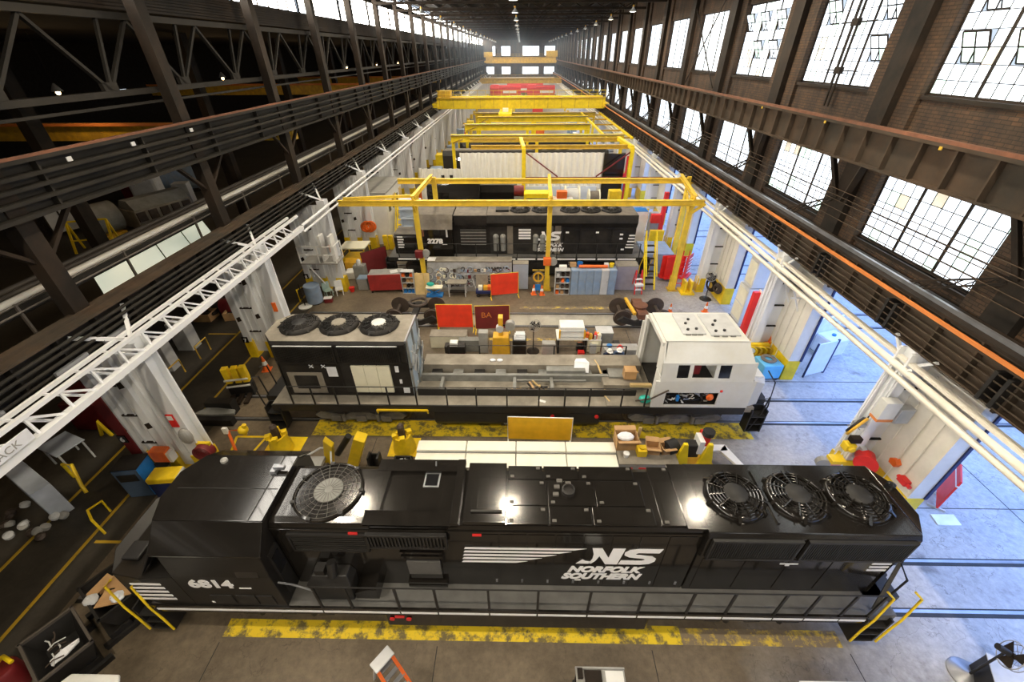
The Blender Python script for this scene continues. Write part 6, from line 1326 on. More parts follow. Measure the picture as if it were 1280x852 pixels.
# side bay: shed roof, engines, tank, yellow frame
t = thing('glazed_shed', 'long shed with pale lit roof panels in the side bay', 'shed', (0, 0, 0))
q4 = [at(118, 350, 3), at(250, 275, 3), at(265, 290, 3), at(135, 378, 3)]
for k in range(4):
    a, b2 = k/4+.006, (k+1)/4-.006
    L = lambda s, u: (q4[0].lerp(q4[1], u) if s == 0 else q4[3].lerp(q4[2], u))
    pts = [L(0,a)+V((0,0,.5)), L(0,b2)+V((0,0,.5)), L(1,b2), L(1,a)]
    B().add(pts+[v-V((0,0,.06)) for v in pts], [(0,1,2,3),(7,6,5,4),(0,4,5,1),(1,5,6,2),(2,6,7,3),(3,7,4,0)]).o('roof_panel', skypanel, t)
B().prism([(v.x, v.y) for v in q4], 'z', 0, 2.9).o('shed_wall', darkst, t)
e = at(196, 258, 1.6)
t = thing('engine_block', 'grey-brown diesel engine block standing in the side bay', 'engine', (e.x, e.y, 0), math.radians(68))
B().bx(-2.6, 2.6, -1.2, 1.2, .3, 2.0).o('crankcase', dustydeck, t, bev=.1); B().prism([(-1.2,2),(1.2,2),(.5,2.8),(-.5,2.8)], 'x', -2.5, 2.5).o('cylinder_bank', primer, t)
for k in range(5): B().bx(-2.5+k*1.04, -1.8+k*1.04, -1.35, -1.15, 1.0, 1.8).o('crankcase_cover', wheelm, t)
e = at(128, 276, 1.5); t = thing('generator', 'grey-green round generator with red end in the side bay', 'generator', (e.x, e.y, 0), math.radians(68)); B().cyl((-.9,0,1.7), (1.1,0,1.7), 1.3, n=24).o('drum', primer, t, 40); B().cyl((-1.3,0,1.7), (-.9,0,1.7), 1.0, n=20).o('red_end', maroonp, t, 40); B().bx(-.9, .9, -1.1, 1.1, 0, .5).o('cradle', brass, t)
e = at(116, 298, 1.0); t = thing('yellow_stand', 'yellow tubular stand in front of the generator', 'stand', (e.x, e.y, 0), .3)
for x in (-1.4, 0, 1.4): B().bar((x,-.5,0), (x,.4,2.4), .14).bar((x,.8,0), (x,.4,2.4), .12).o('leg', yellow, t)
B().bar((-1.4,.4,2.4), (1.4,.4,2.4), .12).bar((-1.4,-.2,1.0), (1.4,-.2,1.0), .1).o('rail', yellow, t)
e = at(185, 236, 1.5); boxthing('covered_machine', 'machine under a pale sheet beyond the engine block', 'machine', (e.x, e.y, 0), (2.6, 2.0, 3.0), lightgrey, .3, None, None, .3)
e = at(160, 232, 1.5); boxthing('red_cabinet', 'dark red cabinet beside the sheeted machine', 'cabinet', (e.x, e.y, 0), (1.2, 1.2, 3.4), maroonp, .3)
e = at(225, 222, 1.5); t = thing('tank', 'dark blue-grey tank lying in the side bay', 'tank', (e.x, e.y, 0), .3); B().cyl((-2.4,0,1.8), (2.4,0,1.8), 1.7, n=20).o('shell', bluegrey, t, 40); B().bx(-1.8, 1.8, -1, 1, 0, .6).o('saddle', darkst, t)
e = at(232, 245, 1.2); boxthing('control_cabinet', 'grey-white control cabinet with yellow box at the side bay edge', 'cabinet', (e.x, e.y, 0), (1.4, 1.2, 2.6), lightgrey, .3)
e = at(85, 270, 1.5); t = thing('white_rack', 'white glazed rack in the side bay, far left', 'rack', (e.x, e.y, 0), math.radians(60)); B().bx(-1.6, 1.6, 0, .15, .3, 3.2).o('panel', lightgrey, t)
for k in range(4): B().bx(-1.62+k*1.04, -1.5+k*1.04, -.05, .2, 0, 3.3).o('post', darkst, t)
for k, (u, v, w) in enumerate(((300, 112, 26), (440, 100, 8), (60, 165, 14))):
    e = atX(u, v, -38); t = thing('side_bay_crane', ['long dull orange crane beam high in the side bay', 'short orange crane beam far along the side bay', 'rust orange crane beam at the near end of the side bay'][k], 'crane', (-38, e.y, e.z)); B().bx(-12, 20, -.4, .4, -.6, .6).o('beam', dullyel, t)
    for x in (-6, 14): B().bx(x-.25, x+.25, -.3, .3, -e.z, -.6).o('post', darkst, t)
    B().bx(-12, 20, -.8, -.6, .5, .7).o('rail', rustor, t)
for k in range(8):
    t = thing('bay_column', 'dark steel column in a row inside the side bay', 'column', (-27, 10+k*15.2, 0), 0, 'side bay columns'); B().bx(-.3, .3, -.4, .4, 0, 15).o('shaft', darkst, t); B().bx(-.5, .5, -.6, .6, 0, .4).o('base', darkst, t)
# --- column 8 corner: landing, barrel, chairs, tractor
t = thing('landing', 'white railed landing fixed to column 8', 'landing', (0, 25.0, 0))
B().bx(-13.9, -11.6, -.6, .6, 2.55, 2.65).o('floor_plate', greypaint, t)
for p0, p1 in (((-13.9,-.6,2.65),(-13.9,-.6,3.75)), ((-12.7,-.6,2.65),(-12.7,-.6,3.75)), ((-11.6,-.6,2.65),(-11.6,-.6,3.75)), ((-13.9,-.6,3.75),(-11.6,-.6,3.75)), ((-13.9,-.6,3.2),(-11.6,-.6,3.2)), ((-11.6,.5,2.65),(-11.6,.5,3.75)), ((-11.6,-.6,3.75),(-11.6,.5,3.75))): B().bar(p0, p1, .05).o('rail', white, t)
B().bx(-12.6, -12.45, -.3, .3, 2.65, 4.3).bx(-11.95, -11.8, -.3, .3, 2.65, 4.3).o('gate_post', white, t); B().bar((-11.7,-.5,2.6), (-12.2,.3,1.6), .08).bar((-13.7,-.4,2.6), (-12.9,.5,.0), .08).o('strut', white, t)
t = thing('barrel', 'grey steel drum cabinet left of column 8', 'drum', (-13.55, 24.1, 0)); B().lathe([(.5,.08),(.5,1.25),(.45,1.3)], n=20).o('drum', bluegrey, t, 40); B().bx(-.35,.35,-.35,.35,0,.08).o('foot', darkst, t)
t = thing('sign_stand', 'thin stand on a round white base left of the fans', 'stand', (-14.0, 23.5, 0)); B().lathe([(.42,0),(.42,.05),(.06,.1)], n=24).o('base', white, t); B().cyl((0,0,.1), (0,0,1.6), .03, n=8).o('pole', darkst, t)
def chair(lab, x, y, rz, m):
    t = thing('plastic_chair', lab, 'chair', (x, y, 0), rz); B().bx(-.25,.25,-.25,.25,.42,.46).o('seat', m, t, bev=.01); B().bx(-.25,.25,.22,.27,.46,.95).o('backrest', m, t, bev=.01)
    for a in (-.22,.18):
        for c in (-.22,.18): B().bx(a, a+.04, c, c+.04, 0, .42).o('leg', m, t)
chair('white plastic chair in front of column 8', -12.3, 25.2, .4, white); chair('pale green chair left of the white plastic chair', -13.0, 25.0, .8, mat('pale_green_plastic', (.42,.55,.48), .5))
t = boxthing('first_box', 'small red box with white lid on the floor by column 8', 'box', (-12.7, 24.15, 0), (.5, .35, .3), maroonp, .2, None, white)
t = thing('yellow_hoop', 'yellow hoop rail left of the grey drum', 'rail', (-14.6, 24.4, 0)); B().tube([(0,-.3,0),(0,-.3,.9),(.3,.3,.9),(.3,.3,0)], .05, 8).o('tube', yellow, t, 60)
simple('red_bucket', 'red bucket on the yellow foot pad right of column 8', 'bucket', B().lathe([(.14,0),(.2,.32),(.17,.32)], n=14), red).location = (-11.6, 25.6, .02)
t = thing('acetylene_trolley', 'grey welding cylinder cabinet behind the maroon screen', 'cylinder', (-11.3, 27.0, 0)); B().bx(-.4,.4,-.3,.3,0,1.4).o('body', primer, t, bev=.05); B().lathe([(.15,1.4),(.15,1.7),(.05,1.8)], n=12).o('bottle', lightgrey, t, 50)
boxthing('grey_bin', 'grey barrel with flat lid right of column 8', 'bin', (-10.9, 26.2, 0), (.7,.7,.8), greypaint, 0, None, bluegrey)
t = thing('tractor', 'small yellow shop tractor with pale canopy behind column 8', 'tractor', (-12.35, 29.6, 0))
B().bx(-.9,.9,-.7,.7,.4,1.0).o('body', yellow, t, bev=.06); B().bx(-.95,.95,-.75,.75,1.75,1.85).o('canopy', cream, t, bev=.03); B().prism([(-.7,.4),(-1.2,.4),(-1.2,.9),(-.7,1.1)], 'x', -.6, .6).o('hood', brass, t)
for x in (-.8,.8):
    for y in (-.6,.6): B().bx(x-.03,x+.03,y-.03,y+.03,1.0,1.75).o('post', yellow, t); B().cyl((x,y-.12,.35), (x,y+.12,.35), .35, n=16).o('wheel', rubber, t, 50)
boxthing('white_cart_body', 'white low cart body in front of the yellow tractor', 'cart', (-12.0, 27.9, 0), (1.4,.8,.6), white, .2, None, None, .1)
t = thing('red_hose_bundle', 'orange red hose bundle hung on the column behind the tractor', 'hose', (-12.2, 32.7, 2.1))
for k in range(4): B().ring((-.2+.15*k, -.1, .1*(k % 2)), .35, .09, 16, 6, (0,1,0)).o('hose', orange, t)
t = thing('office_booth', 'white shop office booth with dark roof and small windows', 'booth', (-12.6, 36.5, 0))
B().bx(-1.4, 1.6, -2.2, 3.0, 0, 4.2).o('booth_wall', white, t); B().bx(-1.5, 1.7, -2.3, 3.1, 4.2, 4.35).o('roof', greypaint, t)
for y in (-1.6, -.4, .9): B().bx(1.6, 1.63, y, y+.6, 2.6, 3.4).o('window', glassd, t)
for y in (-.2, 1.8): B().bx(1.6, 1.64, y+.3, y+1.0, 1.4, 3.6).o('door', wood, t)
t = thing('yellow_stair', 'yellow steel stair in front of the white booth', 'stair', (-10.6, 35.0, 0))
for x in (0, .9): B().bar((x,-.8,0), (x,1.2,2.8), .12).o('stringer', craney, t); B().bar((x,-.8,1), (x,1.2,3.8), .06).o('handrail', craney, t)
for k in range(7): B().bx(.05,.85,-.7+.26*k,-.45+.26*k,.3+.36*k,.36+.36*k).o('tread', craney, t)
for k in range(4): boxthing('yellow_barrier', 'yellow barrier block at the foot of the booth column', 'barrier', (-11.2+.45*k, 33.2, 0), (.35,.3,1.2), yellow, 0, 'yellow barrier blocks')
# --- corrugated white wall and things in front of it
t = thing('corrugated_screen', 'tall white corrugated partition wall standing across the hall', 'partition', (0, 40.8, 0))
wc = mat('white_corrugated_steel', (.84,.82,.74), .5, var=.04)
def corr(x0, x1, z1, nm):
    n = int((x1-x0)/.14); pts = []
    for k in range(n+1): pts.append((x0+(x1-x0)*k/n, .06*(1 if k % 4 < 2 else -1)))
    return B().prism(pts+[(x, y+.04) for x, y in reversed(pts)], 'z', 0, z1).o(nm, wc, t)
corr(-9.45, -5.55, 4.75, 'low_panel'); corr(-5.55, .15, 6.1, 'tall_panel'); corr(.25, 7.6, 6.1, 'tall_panel')
B().bx(7.6, 9.5, -.1, .1, 2.0, 6.0).o('black_panel', black, t)
for x in (-7.4, -6.6): B().bx(x, x+.3, -.06, .0, 3.3, 4.2).o('dark_opening', undergr, t)
bluew = mat('pale_blue_panel', (.72,.80,.90), .5, var=.05)
for k in range(4): B().bx(.4+k*1.7, 2.05+k*1.7, -.2, -.08, 0, 3.2).o('lower_panel', bluew, t)
t = thing('yellow_machine', 'yellow welding fixture with white rollers behind locomotive 3278', 'machine', (1.6, 34.0, 0)); t.scale = (1, 1, 1.3)
B().bx(-1.2, .9, -.6, .6, 3.2, 3.45).bx(-1.3, .9, -.6, .6, 2.3, 2.5).o('frame', craney, t)
for x in (-1.2, .8): B().bx(x-.08, x+.08, -.5, .5, 0, 3.4).o('leg', craney, t)
B().bx(-1.1, 2.6, -.4, .4, 2.6, 3.1).o('roller_bed', white, t, bev=.05); B().bx(1.3, 2.1, -.3, .3, 3.1, 3.5).o('red_box', orange, t)
for k, x in enumerate((4.2, 6.0)):
    t = thing('cable_drum', ['large pale cable drum behind locomotive 3278, left one', 'smaller pale cable drum behind locomotive 3278, right one'][k], 'drum', (x, 34.9, 1.5)); s = 1-.25*k
    B().cyl((-.5*s,0,2.2), (.5*s,0,2.2), .8*s, n=20).o('drum', dusty if k else lightgrey, t, 40); B().cyl((-.6*s,0,2.2), (-.5*s,0,2.2), 1.0*s, n=20).cyl((.5*s,0,2.2), (.6*s,0,2.2), 1.0*s, n=20).o('flange', cream, t, 40); B().bx(-.5,.5,-.5,.5,-1.5,1.4).o('stand', greypaint, t)
boxthing('yellow_locker', 'tall yellow cabinet right of the cable drums', 'cabinet', (8.0, 36.3, 0), (1.0,.8,4.0), yellow)
boxthing('machine_tool', 'white and blue machine right of the tall yellow cabinet', 'machine', (9.6, 34.5, 0), (1.6,1.0,2.9), white, 0, None, blue)
t = thing('jib_motor', 'dark red motor on a grey stand behind the gantry beam', 'motor', (-.1, 35.0, 0)); B().bx(-.4,.4,-.3,.3,0,3.9).o('stand', greypaint, t); B().cyl((-.4,0,4.3), (.4,0,4.3), .42, n=16).o('motor', maroonp, t, 40)
shelf('blue_shelf', 'pale blue wire shelf of parts behind the nose of locomotive 3278', -9.9, 34.0, 1.8, .6, 3.8, 6, bluew)
for k in range(3): boxthing('work_stand', 'grey work stand behind the nose of locomotive 3278', 'stand', (-7.6+1.3*k, 34.4, 0), (1.0,.8,3.3), dustydeck, 0, 'work stands behind the 3278 nose')
boxthing('grey_tank', 'tall grey tank beside the red post near the right wall', 'tank', (11.4, 35.4, 0), (.8,.8,2.4), greypaint, 0, None, None, .1)
boxthing('yellow_guard', 'bright yellow guard panel by the right wall behind the gantry', 'guard', (10.9, 32.5, 0), (1.1,.3,1.9), yellow)
boxthing('deck_table', 'large grey steel deck beyond the right end of locomotive 3278', 'platform', (10.2, 30.2, 0), (2.2,2.6,1.4), bluegrey)
for lab, x, y in (('tall red post with base by the right wall beyond the gantry', 11.4, 33.4), ('tall red post by the right wall behind the corrugated wall', 11.3, 47.0)):
    t = thing('red_post', lab, 'post', (x, y, 0)); B().bx(-.15,.15,-.15,.15,0,4.6).o('post', red, t); B().bx(-.4,.4,-.4,.4,0,.1).o('base', red, t); B().bx(-.9,-.1,-.2,.2,2.2,2.9).o('head', red, t, bev=.05)
for k in range(6):
    t = thing('column_barrier', 'yellow floor barrier at the right hand columns, %s counted from the camera' % ORD[k], 'barrier', (11.6, 10.5+PITCH*(k+1), 0), 0, 'barriers at the right columns'); B().bx(-.7,.2,-.5,.5,0,.12).o('pad', yellow, t)
    for x in (-.5,-.1): B().bx(x,x+.14,-.3,.3,.12,.9).o('post', yellow, t)
# --- right wall
t = thing('junction_box', 'cream junction box with rusty bottom high on the nearest right column', 'box', atY(1097, 516, 10.4)); t.scale = (.8, .8, .8); B().bx(-.3,.35,-.4,.0,0,.9).o('box', cabwhite, t, bev=.02); B().bx(-.3,.35,-.41,.01,-.12,.0).o('rusty_bottom', rustor, t)
t = thing('wall_cabinet', 'pale grey electric cabinet beside the cream junction box', 'cabinet', atY(1119, 524, 10.4)); t.scale = (.7, .7, .7); B().bx(-.35,.35,-.3,.1,0,.9).o('body', lightgrey, t, bev=.02); B().bx(-.3,.3,-.32,-.3,.05,.85).o('door', panelgrey, t)
t = thing('hose_reel', 'round black and yellow hose reel on the nearest right column', 'hose reel', atY(1069, 530, 10.3)); B().ring((0,-.1,0), .38, .05, 24, 6, (-.6,1,.3)).o('yellow_hose', brass, t); B().ring((0,-.02,0), .32, .06, 24, 6, (-.6,1,.3)).o('rim', blackm, t); B().bx(-.05,.3,-.1,.1,-.08,.08).o('hub', greypaint, t)
B().bar((0,.05,0), (12.2-t.location.x, .35, 0), .08).o('arm', blackm, t)
for k in range(4): a = k*PI/4; B().bar((-.3*math.cos(a),-.05,-.3*math.sin(a)), (.3*math.cos(a),-.05,.3*math.sin(a)), .03).o('spoke', greypaint, t)
t = thing('hose_reel', 'bright red hose reel low on the nearest right column', 'hose reel', atY(1080, 572, 10.2)); B().cyl((-.1,-.25,0), (.1,.1,0), .3, n=20).o('reel', red, t, 50); B().cyl((-.15,-.3,0), (-.1,-.25,0), .36, n=20).o('flange', red, t, 50); B().bx(-.1,.1,.1,.56,-.3,.3).o('bracket', lightgrey, t)
t = thing('valve', 'yellow valve body on the nearest right column above the red reel', 'valve', atY(1058, 560, 10.4)); t.scale = (.85, .85, .85); B().bx(-.2,.2,-.2,.15,0,.35).cyl((0,-.3,.18), (0,-.15,.18), .14, n=12).o('body', yellow, t, bev=.03); B().bx(-.1,.3,-.15,.1,.45,.7).o('grey_box', darkst, t)
t = thing('regulator', 'pink and yellow fittings at the foot of the nearest right column', 'regulator', atY(1040, 580, 10.5)); B().bx(-.2,.1,-.2,.1,0,.3).o('pink_part', mat('faded_pink', (.75,.32,.32), .5), t); B().bx(-.3,.2,-.25,.1,.3,.45).o('yellow_part', yellow, t); B().cyl((-.4,-.1,.1), (-.35,.1,.1), .25, n=14).o('dark_wheel', greypaint, t)
t = thing('red_valve', 'small orange valve box on the nearest white pier', 'valve', atX(1117, 580, 13.0)); t.scale = (.8, .8, .8); B().prism([(-.15,0),(.15,0),(.2,.2),(0,.35),(-.2,.2)], 'x', -.12, .1).o('body', orange, t); B().cyl((0,0,.35), (0,0,2.6), .02, n=6).o('conduit', pierwhite, t)
t = thing('red_valve', 'red fire valve low on the nearest white pier', 'valve', atX(1128, 603, 12.98)); t.scale = (.8, .8, .8); B().bx(-.12,.12,-.2,.2,0,.25).cyl((0,-.35,.1), (0,.3,.1), .08, n=10).o('body', red, t)
nine = simple('column_sign', 'yellow plate with a black number on the nearest right column foot', 'sign', B().bx(-.2,.2,-.02,.0,0,.35), yellow); nine.location = (12.75, 10.42, .75)
text('9', 'number', nine, black, (-.07, -.025, .05), .3, bold=.012)
t = thing('red_board', 'bright red board with a white stripe standing by the nearest white pier', 'board', (15.0, 9.2, 0), math.radians(50))
B().bx(-.05, .95, -.03, .03, .08, 1.55).o('board', red, t, bev=.01); B().bx(-.06, .96, -.04, .04, 1.28, 1.34).o('white_stripe', white, t); B().bx(0,.06,-.25,.25,0,.08).bx(.8,.86,-.25,.25,0,.08).o('foot', lightgrey, t)
simple('paper_bag', 'crumpled pale papers on the floor under the red board', 'paper', B().loft([[(-.4,-.2,.0),(.4,-.2,.0),(.4,-.2,.04),(-.4,-.2,.04)], [(-.35,.2,.0),(.45,.2,.0),(.45,.2,.05),(-.35,.2,.05)]]), bagw).location = (14.95, 8.75, 0)
t = thing('notice_board', 'pale blue board with dark blue edges standing outside the second pier', 'board', (14.35, 16.6, 0), math.radians(18)); B().bx(0,1.25,-.03,.03,.1,2.0).o('board', bluew, t); B().bx(1.2,1.3,-.04,.04,0,2.05).bx(-.05,.0,-.04,.04,0,2.05).o('edge', navy, t)
t = thing('water_tote', 'white plastic tote with blue cap in the bright aisle behind the board', 'tote', (16.6, 18.6, 0), .3); B().bx(-.6,.6,-.5,.5,.15,1.2).o('tank', bagw, t, bev=.1); B().bx(-.6,.6,-.5,.5,0,.15).o('pallet', lightgrey, t); B().lathe([(.1,1.2),(.1,1.28)], n=12).o('cap', blue, t); B().bx(-1.2,.9,.5,.6,0,2.0).o('back_board', bagw, t)
t = thing('blue_tub', 'light blue tub cart with coiled hose on top beside the white cab nose', 'cart', (12.4, 16.7, 0), .1); B().bx(-.5,.5,-.45,.45,.15,.95).o('tub', skyblue, t, bev=.04)
for r_ in (.2,.27,.33): B().ring((0,.1,1.0), r_, .04, 18, 5).o('hose_coil', dusty, t)
for x in (-.4,.4): B().cyl((x,-.4,.1), (x,-.34,.1), .1, n=10).o('caster', rubber, t)
t = thing('hose_rack', 'yellow rack of coiled hoses between the second pier and the white cab', 'rack', (12.2, 17.9, 0)); B().bx(-.9,.7,-.1,.1,.1,1.15).o('panel', yellow, t)
for k in range(6): B().ring((-.75+.26*k,-.15,.75), .3, .05, 16, 5, (.3,1,.1)).o('hose', [yellow, dullyel][k % 2], t)
B().bx(-.3,.0,-.22,-.18,.7,1.0).o('paper', white, t); B().bx(-.9,.7,-.3,.3,0,.1).o('base', yellow, t)
simple('orange_ladder', 'orange folded trolley leaning over the hose rack', 'trolley', B().bar((0,0,0), (.3,.1,1.4), .2, .1).bar((-.15,0,.9), (.35,0,1.0), .12), orange).location = (12.9, 18.1, .1)
t = thing('red_channel', 'tall red steel channel beside the second right column', 'channel', (11.95, 18.9, 0)); B().bx(-.15,.15,-.1,.12,.2,3.6).o('channel', red, t); B().bx(.15,.2,-.15,.15,.2,3.7).o('white_edge', white, t)
t = thing('tall_cabinet', 'tall cream cabinet pair with dark open top right of the hose coils', 'cabinet', (13.7, 22.2, 0)); B().bx(-.5,.6,-.6,.6,0,2.3).bx(-.4,.5,-.5,.5,2.35,4.0).o('body', cabwhite, t, bev=.02); B().bx(-.4,.5,-.5,.5,4.0,4.03).o('dark_top', sootbl, t); B().bx(-.52,-.5,-.5,.5,.2,1.1).bx(-.52,-.5,-.5,.5,1.2,2.1).bx(-.42,-.4,-.4,.4,2.5,3.8).o('door', cream, t)
t = thing('landing_bracket', 'grey bracket shelf with white struts on the second white pier', 'bracket', (13.1, 17.6, 4.6)); B().bx(-.7,.0,-.5,.5,0,.06).o('shelf_plate', greypaint, t); B().bar((-.6,-.4,0), (-.02,-.4,-1.1), .06).bar((-.6,.4,0), (-.02,.4,-1.1), .06).bar((-.6,-.4,-.4), (-.05,-.4,-.4), .05).o('strut', white, t)
for k, (x, y) in enumerate(((12.75, 25.0), (12.95, 24.5))):
    t = thing('hose_coil', ['large dark hose coil hanging on the third pier', 'brown hose coil hanging on the yellow foot of the third pier'][k], 'hose', (x, y, .9)); 
    for q in range(3): B().ring((-.1-.05*q,0,0), .42-.07*q-.1*k, .06, 20, 5, (1,.4,0)).o('hose', [darkst, wheelm][k], t)
ped_fan('black pedestal fan standing in front of the third right column', 12.35, 24.7, 1.7, .32, -.5, blackm, 0, .38, False)
for k, (x, y, rz) in enumerate(((10.3, 27.6, .15), (10.55, 27.4, .15), (11.75, 27.4, .9))):
    t = thing('red_gate_panel', ['red sheet panel behind the yellow gantry post, left one', 'red sheet panel behind the yellow gantry post, right one', 'red slatted trolley side right of the yellow gantry post'][k], 'panel', (x, y, 0), rz)
    B().bx(-.3, 1.1 if k < 2 else .9, -.03, .03, .35, 1.85).o('panel', red, t, bev=.02); B().bx(-.3,.9,-.2,.2,.2,.35).o('base_frame', red, t)
    if k == 2:
        for q in range(5): B().bx(.2,.85,-.06,-.03,.5+.25*q,.58+.25*q).o('slat', white, t)
boxthing('teal_cabinet', 'teal cabinet in the aisle gap beyond the fourth pier', 'cabinet', (14.6, 29.5, 0), (.8,.8,2.2), teal)
t = thing('red_ladder', 'red ladder frame leaning on the right gantry post', 'ladder', (10.95, 26.6, 0))
for x in (0,.4): B().bar((x,0,0), (x+.25,.5,2.4), .07).o('rail', red, t)
for k in range(6): f = (k+.5)/6.5; B().bar((.25*f,.5*f,2.4*f), (.4+.25*f,.5*f,2.4*f), .05).o('rung', red, t)
# loose far things around the yellow gantries
far_m = [yellow, lightgrey, orange, bluegrey, white, red, greypaint, craney]
fr_ = random.Random(21); FN = ('yellow', 'light grey', 'orange', 'blue-grey', 'white', 'red', 'grey', 'bright yellow')
for k in range(26):
    q = fr_.randrange(8); side = k % 2; y = 47+(k//2)*4.3; x = -10.6 if side == 0 else 10.2
    boxthing('shop_crate', '%s crate far along the %s side of the hall, %s of its group' % (FN[q], 'left' if side == 0 else 'right', ORD[k//2]), 'crate', (x, y, 0), (.8+.7*fr_.random(), 1+fr_.random(), 1+1.6*fr_.random()), far_m[q], 0, 'far crates along the %s side' % ('left' if side == 0 else 'right'))
for k in range(8):
    q = fr_.randrange(8); boxthing('floor_machine', '%s machine between the far tracks, %s counted from the gantries' % (FN[q], ORD[k]), 'machine', (-7+fr_.random()*14, 76+k*8, 0), (2.5, 1.5, 1+fr_.random()*2), far_m[q], 0, 'machines between the far tracks')

# ================================================================ TWO WORKERS
def worker(lab, x, y, rz, hat, shirt, lean, reach):
    t = thing('person', lab, 'person', (x, y, 0), rz)
    hip = .92; sh = V((0, -math.sin(lean)*.5, hip+math.cos(lean)*.5)); nk = sh+V((0, -.03, .06)); hd = nk+V((0, -.06-.05*lean, .12))
    J = {'pel': ((0,0,hip), .155), 'waist': ((0,-.08*math.sin(lean)*2,hip+.2), .14), 'chest': (tuple(sh+V((0,.03,-.1))), .17), 'neck': (tuple(nk), .06)}
    E = [('pel','waist'), ('waist','chest'), ('chest','neck')]
    for s, n in ((-1,'l'), (1,'r')):
        J.update({n+'hip': ((s*.1,0,hip-.06), .11), n+'kn': ((s*.12,-.03-.02*s,.5), .075), n+'an': ((s*.12,.03,.09), .05), n+'toe': ((s*.14,-.15,.04), .042),
                  n+'sh': ((s*.2, sh.y, sh.z), .075), n+'el': ((s*.27, sh.y-.12, sh.z-.26), .05), n+'wr': ((s*.2, sh.y-.12-reach, sh.z-.34), .034)})
        E += [('pel',n+'hip'), (n+'hip',n+'kn'), (n+'kn',n+'an'), (n+'an',n+'toe'), ('chest',n+'sh'), (n+'sh',n+'el'), (n+'el',n+'wr')]
    ks = list(J); me = bpy.data.meshes.new('body'); me.from_pydata([J[k][0] for k in ks], [(ks.index(a), ks.index(b)) for a, b in E], [])
    o = bpy.data.objects.new('body', me); COL.objects.link(o); o.parent = t; me.materials.append(shirt)
    o.modifiers.new('skin', 'SKIN'); sv = me.skin_vertices[0].data
    for i, k in enumerate(ks): sv[i].radius = (J[k][1], J[k][1]*.85); sv[i].use_root = (k == 'pel')
    sb = o.modifiers.new('sub', 'SUBSURF'); sb.levels = sb.render_levels = 2
    B().sph(tuple(hd), .1, 14, 10, (.85,1,1.2)).cyl(tuple(nk), tuple(hd), .05).sph((hd.x, hd.y-.105, hd.z-.01), .018).sph((-.088, hd.y, hd.z), .022).sph((.088, hd.y, hd.z), .022).o('head', skin_m, t, 60)
    B().sph((-.035, hd.y-.09, hd.z+.02), .012).sph((.035, hd.y-.09, hd.z+.02), .012).o('eyes', blackm, t)
    B().lathe([(.155,.0),(.12,.015),(.118,.06),(.09,.12),(.03,.145)], (hd.x, hd.y, hd.z+.03), 18).bx(-.09,.09,hd.y-.2,hd.y-.08,hd.z+.03,hd.z+.045).o('hard_hat', hat, t, 60)
    for s in (-1, 1):
        w = V((s*.2, sh.y-.12-reach, sh.z-.34)); h = B().sph((w.x, w.y-.05, w.z-.01), .042, 10, 6, (.9,1.1,.5))
        for k in range(4): L = (.07,.085,.08,.06)[k]; h.tube([(w.x-.03+.02*k, w.y-.08, w.z-.01), (w.x-.03+.02*k, w.y-.08-L*.5, w.z-.015), (w.x-.03+.02*k, w.y-.08-L*.85, w.z-.04)], .0095, 6)
        h.tube([(w.x-s*.03, w.y-.03, w.z), (w.x-s*.06, w.y-.06, w.z-.01), (w.x-s*.06, w.y-.09, w.z-.02)], .011, 6); h.o('hand', skin_m, t, 60)
    return t
worker('worker in white hard hat and navy overalls bending at the cluttered bench', 4.3, 16.95, .3, white, denim, .55, .2)
worker('worker in white hard hat and grey-blue shirt beside the other, near the white cab', 4.98, 17.0, -.2, white, mat('blue_work_shirt', (.10,.16,.30), .8), .5, .2)
simple('hard_hat', 'red hard hat lying on the dark supply table behind the workers', 'hard hat', B().lathe([(.16,0),(.12,.02),(.1,.1),(.03,.14)], n=16), red).location = (5.25, 17.85, .9)
boxthing('supply_table', 'low dark supply table behind the two workers', 'table', (5.3, 17.9, 0), (1.8, .6, .9), greypaint)
simple('blue_hat', 'blue cap on the supply table behind the workers', 'cap', B().sph((0,0,0), .15, 10, 6, (1,1,.6)), blue).location = (4.7, 17.9, .98)

# --- details on the brick wall
t = thing('sash_operator', 'pair of dark vertical shafts with two gearboxes in front of an upper sash window', 'window operator', (13.2, 20.9, 0))
for y in (-.12, .14): B().bx(-.03, .03, y-.035, y+.035, 11.6, 16.4).o('shaft', darkst, t)
for z in (12.9, 14.5): B().bx(-.08, .08, -.2, .2, z-.12, z+.12).o('gearbox', darkst, t); B().bx(-.02, .02, -1.2, .9, z-.02, z+.02).o('rod', darkst, t)
t = thing('brace_rods', 'crossed thin brace rods in front of a far upper sash window', 'brace', (13.1, 0, 0))
B().bar((0, 33.6, 11.5), (0, 41.0, 17), .06).o('rod', darkst, t); B().bar((0, 39.4, 11.5), (0, 33.9, 17), .06).o('rod', darkst, t)

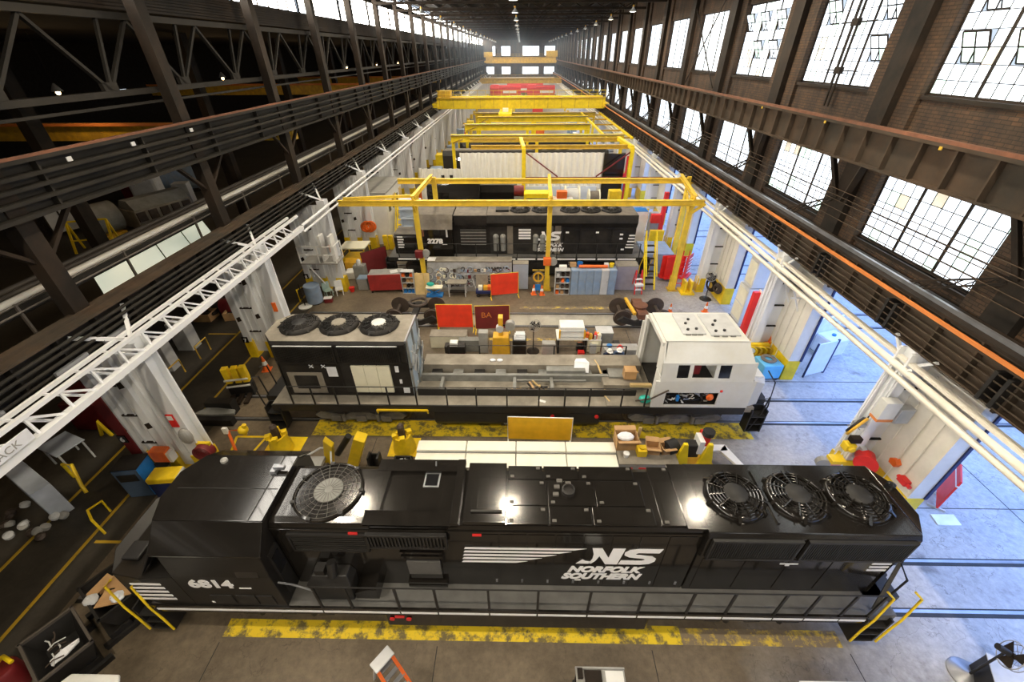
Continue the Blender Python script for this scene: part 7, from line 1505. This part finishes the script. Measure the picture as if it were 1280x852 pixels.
sl = bpy.data.lights.new('bay_lamp_glow', 'POINT'); sl.energy = 260; sl.color = (1, .62, .28); sl.shadow_soft_size = .3
for k in range(7):
    t = thing('bay_lamp', 'orange lamp hanging in the dark side bay, %s from the near end' % ORD[k], 'lamp', (-33, 14+k*20, 11.5), 0, 'side bay lamps')
    B().lathe([(.05,.5),(.3,.1),(.35,0),(.05,.05)], n=14).o('reflector', greypaint, t); B().sph((0,0,-.08), .14, 10, 6).o('bulb', mat('sodium_bulb', (1,.7,.35), .4, var=0, emit=10), t); B().cyl((0,0,.5), (0,0,3.5), .03, n=6).o('hanger', darkst, t)
    lo = bpy.data.objects.new('bay_lamp_glow', sl); COL.objects.link(lo); lo.parent = t; lo.location = (0, 0, -.4)

cl = random.Random(5)
CN = (('white', white), ('mustard', brass), ('red', red), ('blue', blue), ('black', blackm), ('cream', cream), ('grey', lightgrey), ('orange', orange))
for k in range(22):
    nm, m = CN[k % 8]; x = 3.3+cl.random()*2.2; y = 18.2+cl.random()*.9
    if k < 12: x, y, z = 3.72+.06*(k % 12), 18.72+.3*cl.random(), .78
    else: z = 0
    b = B().bx(-.05, .05, -.05, .05, 0, .12+.2*cl.random()) if k < 12 else B().bx(-.17, .17, -.14, .14, 0, .25+.5*cl.random())
    simple('spare_part' if k < 12 else 'floor_box', '%s %s, %s in the clutter by the cluttered rack' % (nm, 'small part on the rack top' if k < 12 else 'box on the floor', ORD[k]), 'part' if k < 12 else 'box', b, m, 'small parts on the rack' if k < 12 else 'floor boxes by the rack').location = (x, y, z)

# --- thin blue haze hanging in the far half of the hall
hz = bpy.data.materials.new('blue_shop_haze'); hz.use_nodes = True; hn = hz.node_tree.nodes; hn.remove(hn['Principled BSDF'])
vs = hn.new('ShaderNodeVolumeScatter'); vs.inputs['Color'].default_value = (.62, .80, 1, 1); vs.inputs['Density'].default_value = .0014; vs.inputs['Anisotropy'].default_value = .2
hz.node_tree.links.new(vs.outputs[0], hn['Material Output'].inputs['Volume'])
tag(B().bx(-13.9, 13.2, 62, 191, .05, 18.4).o('haze', hz), 'thin blue haze hanging in the far half of the hall', 'haze', kind='stuff')
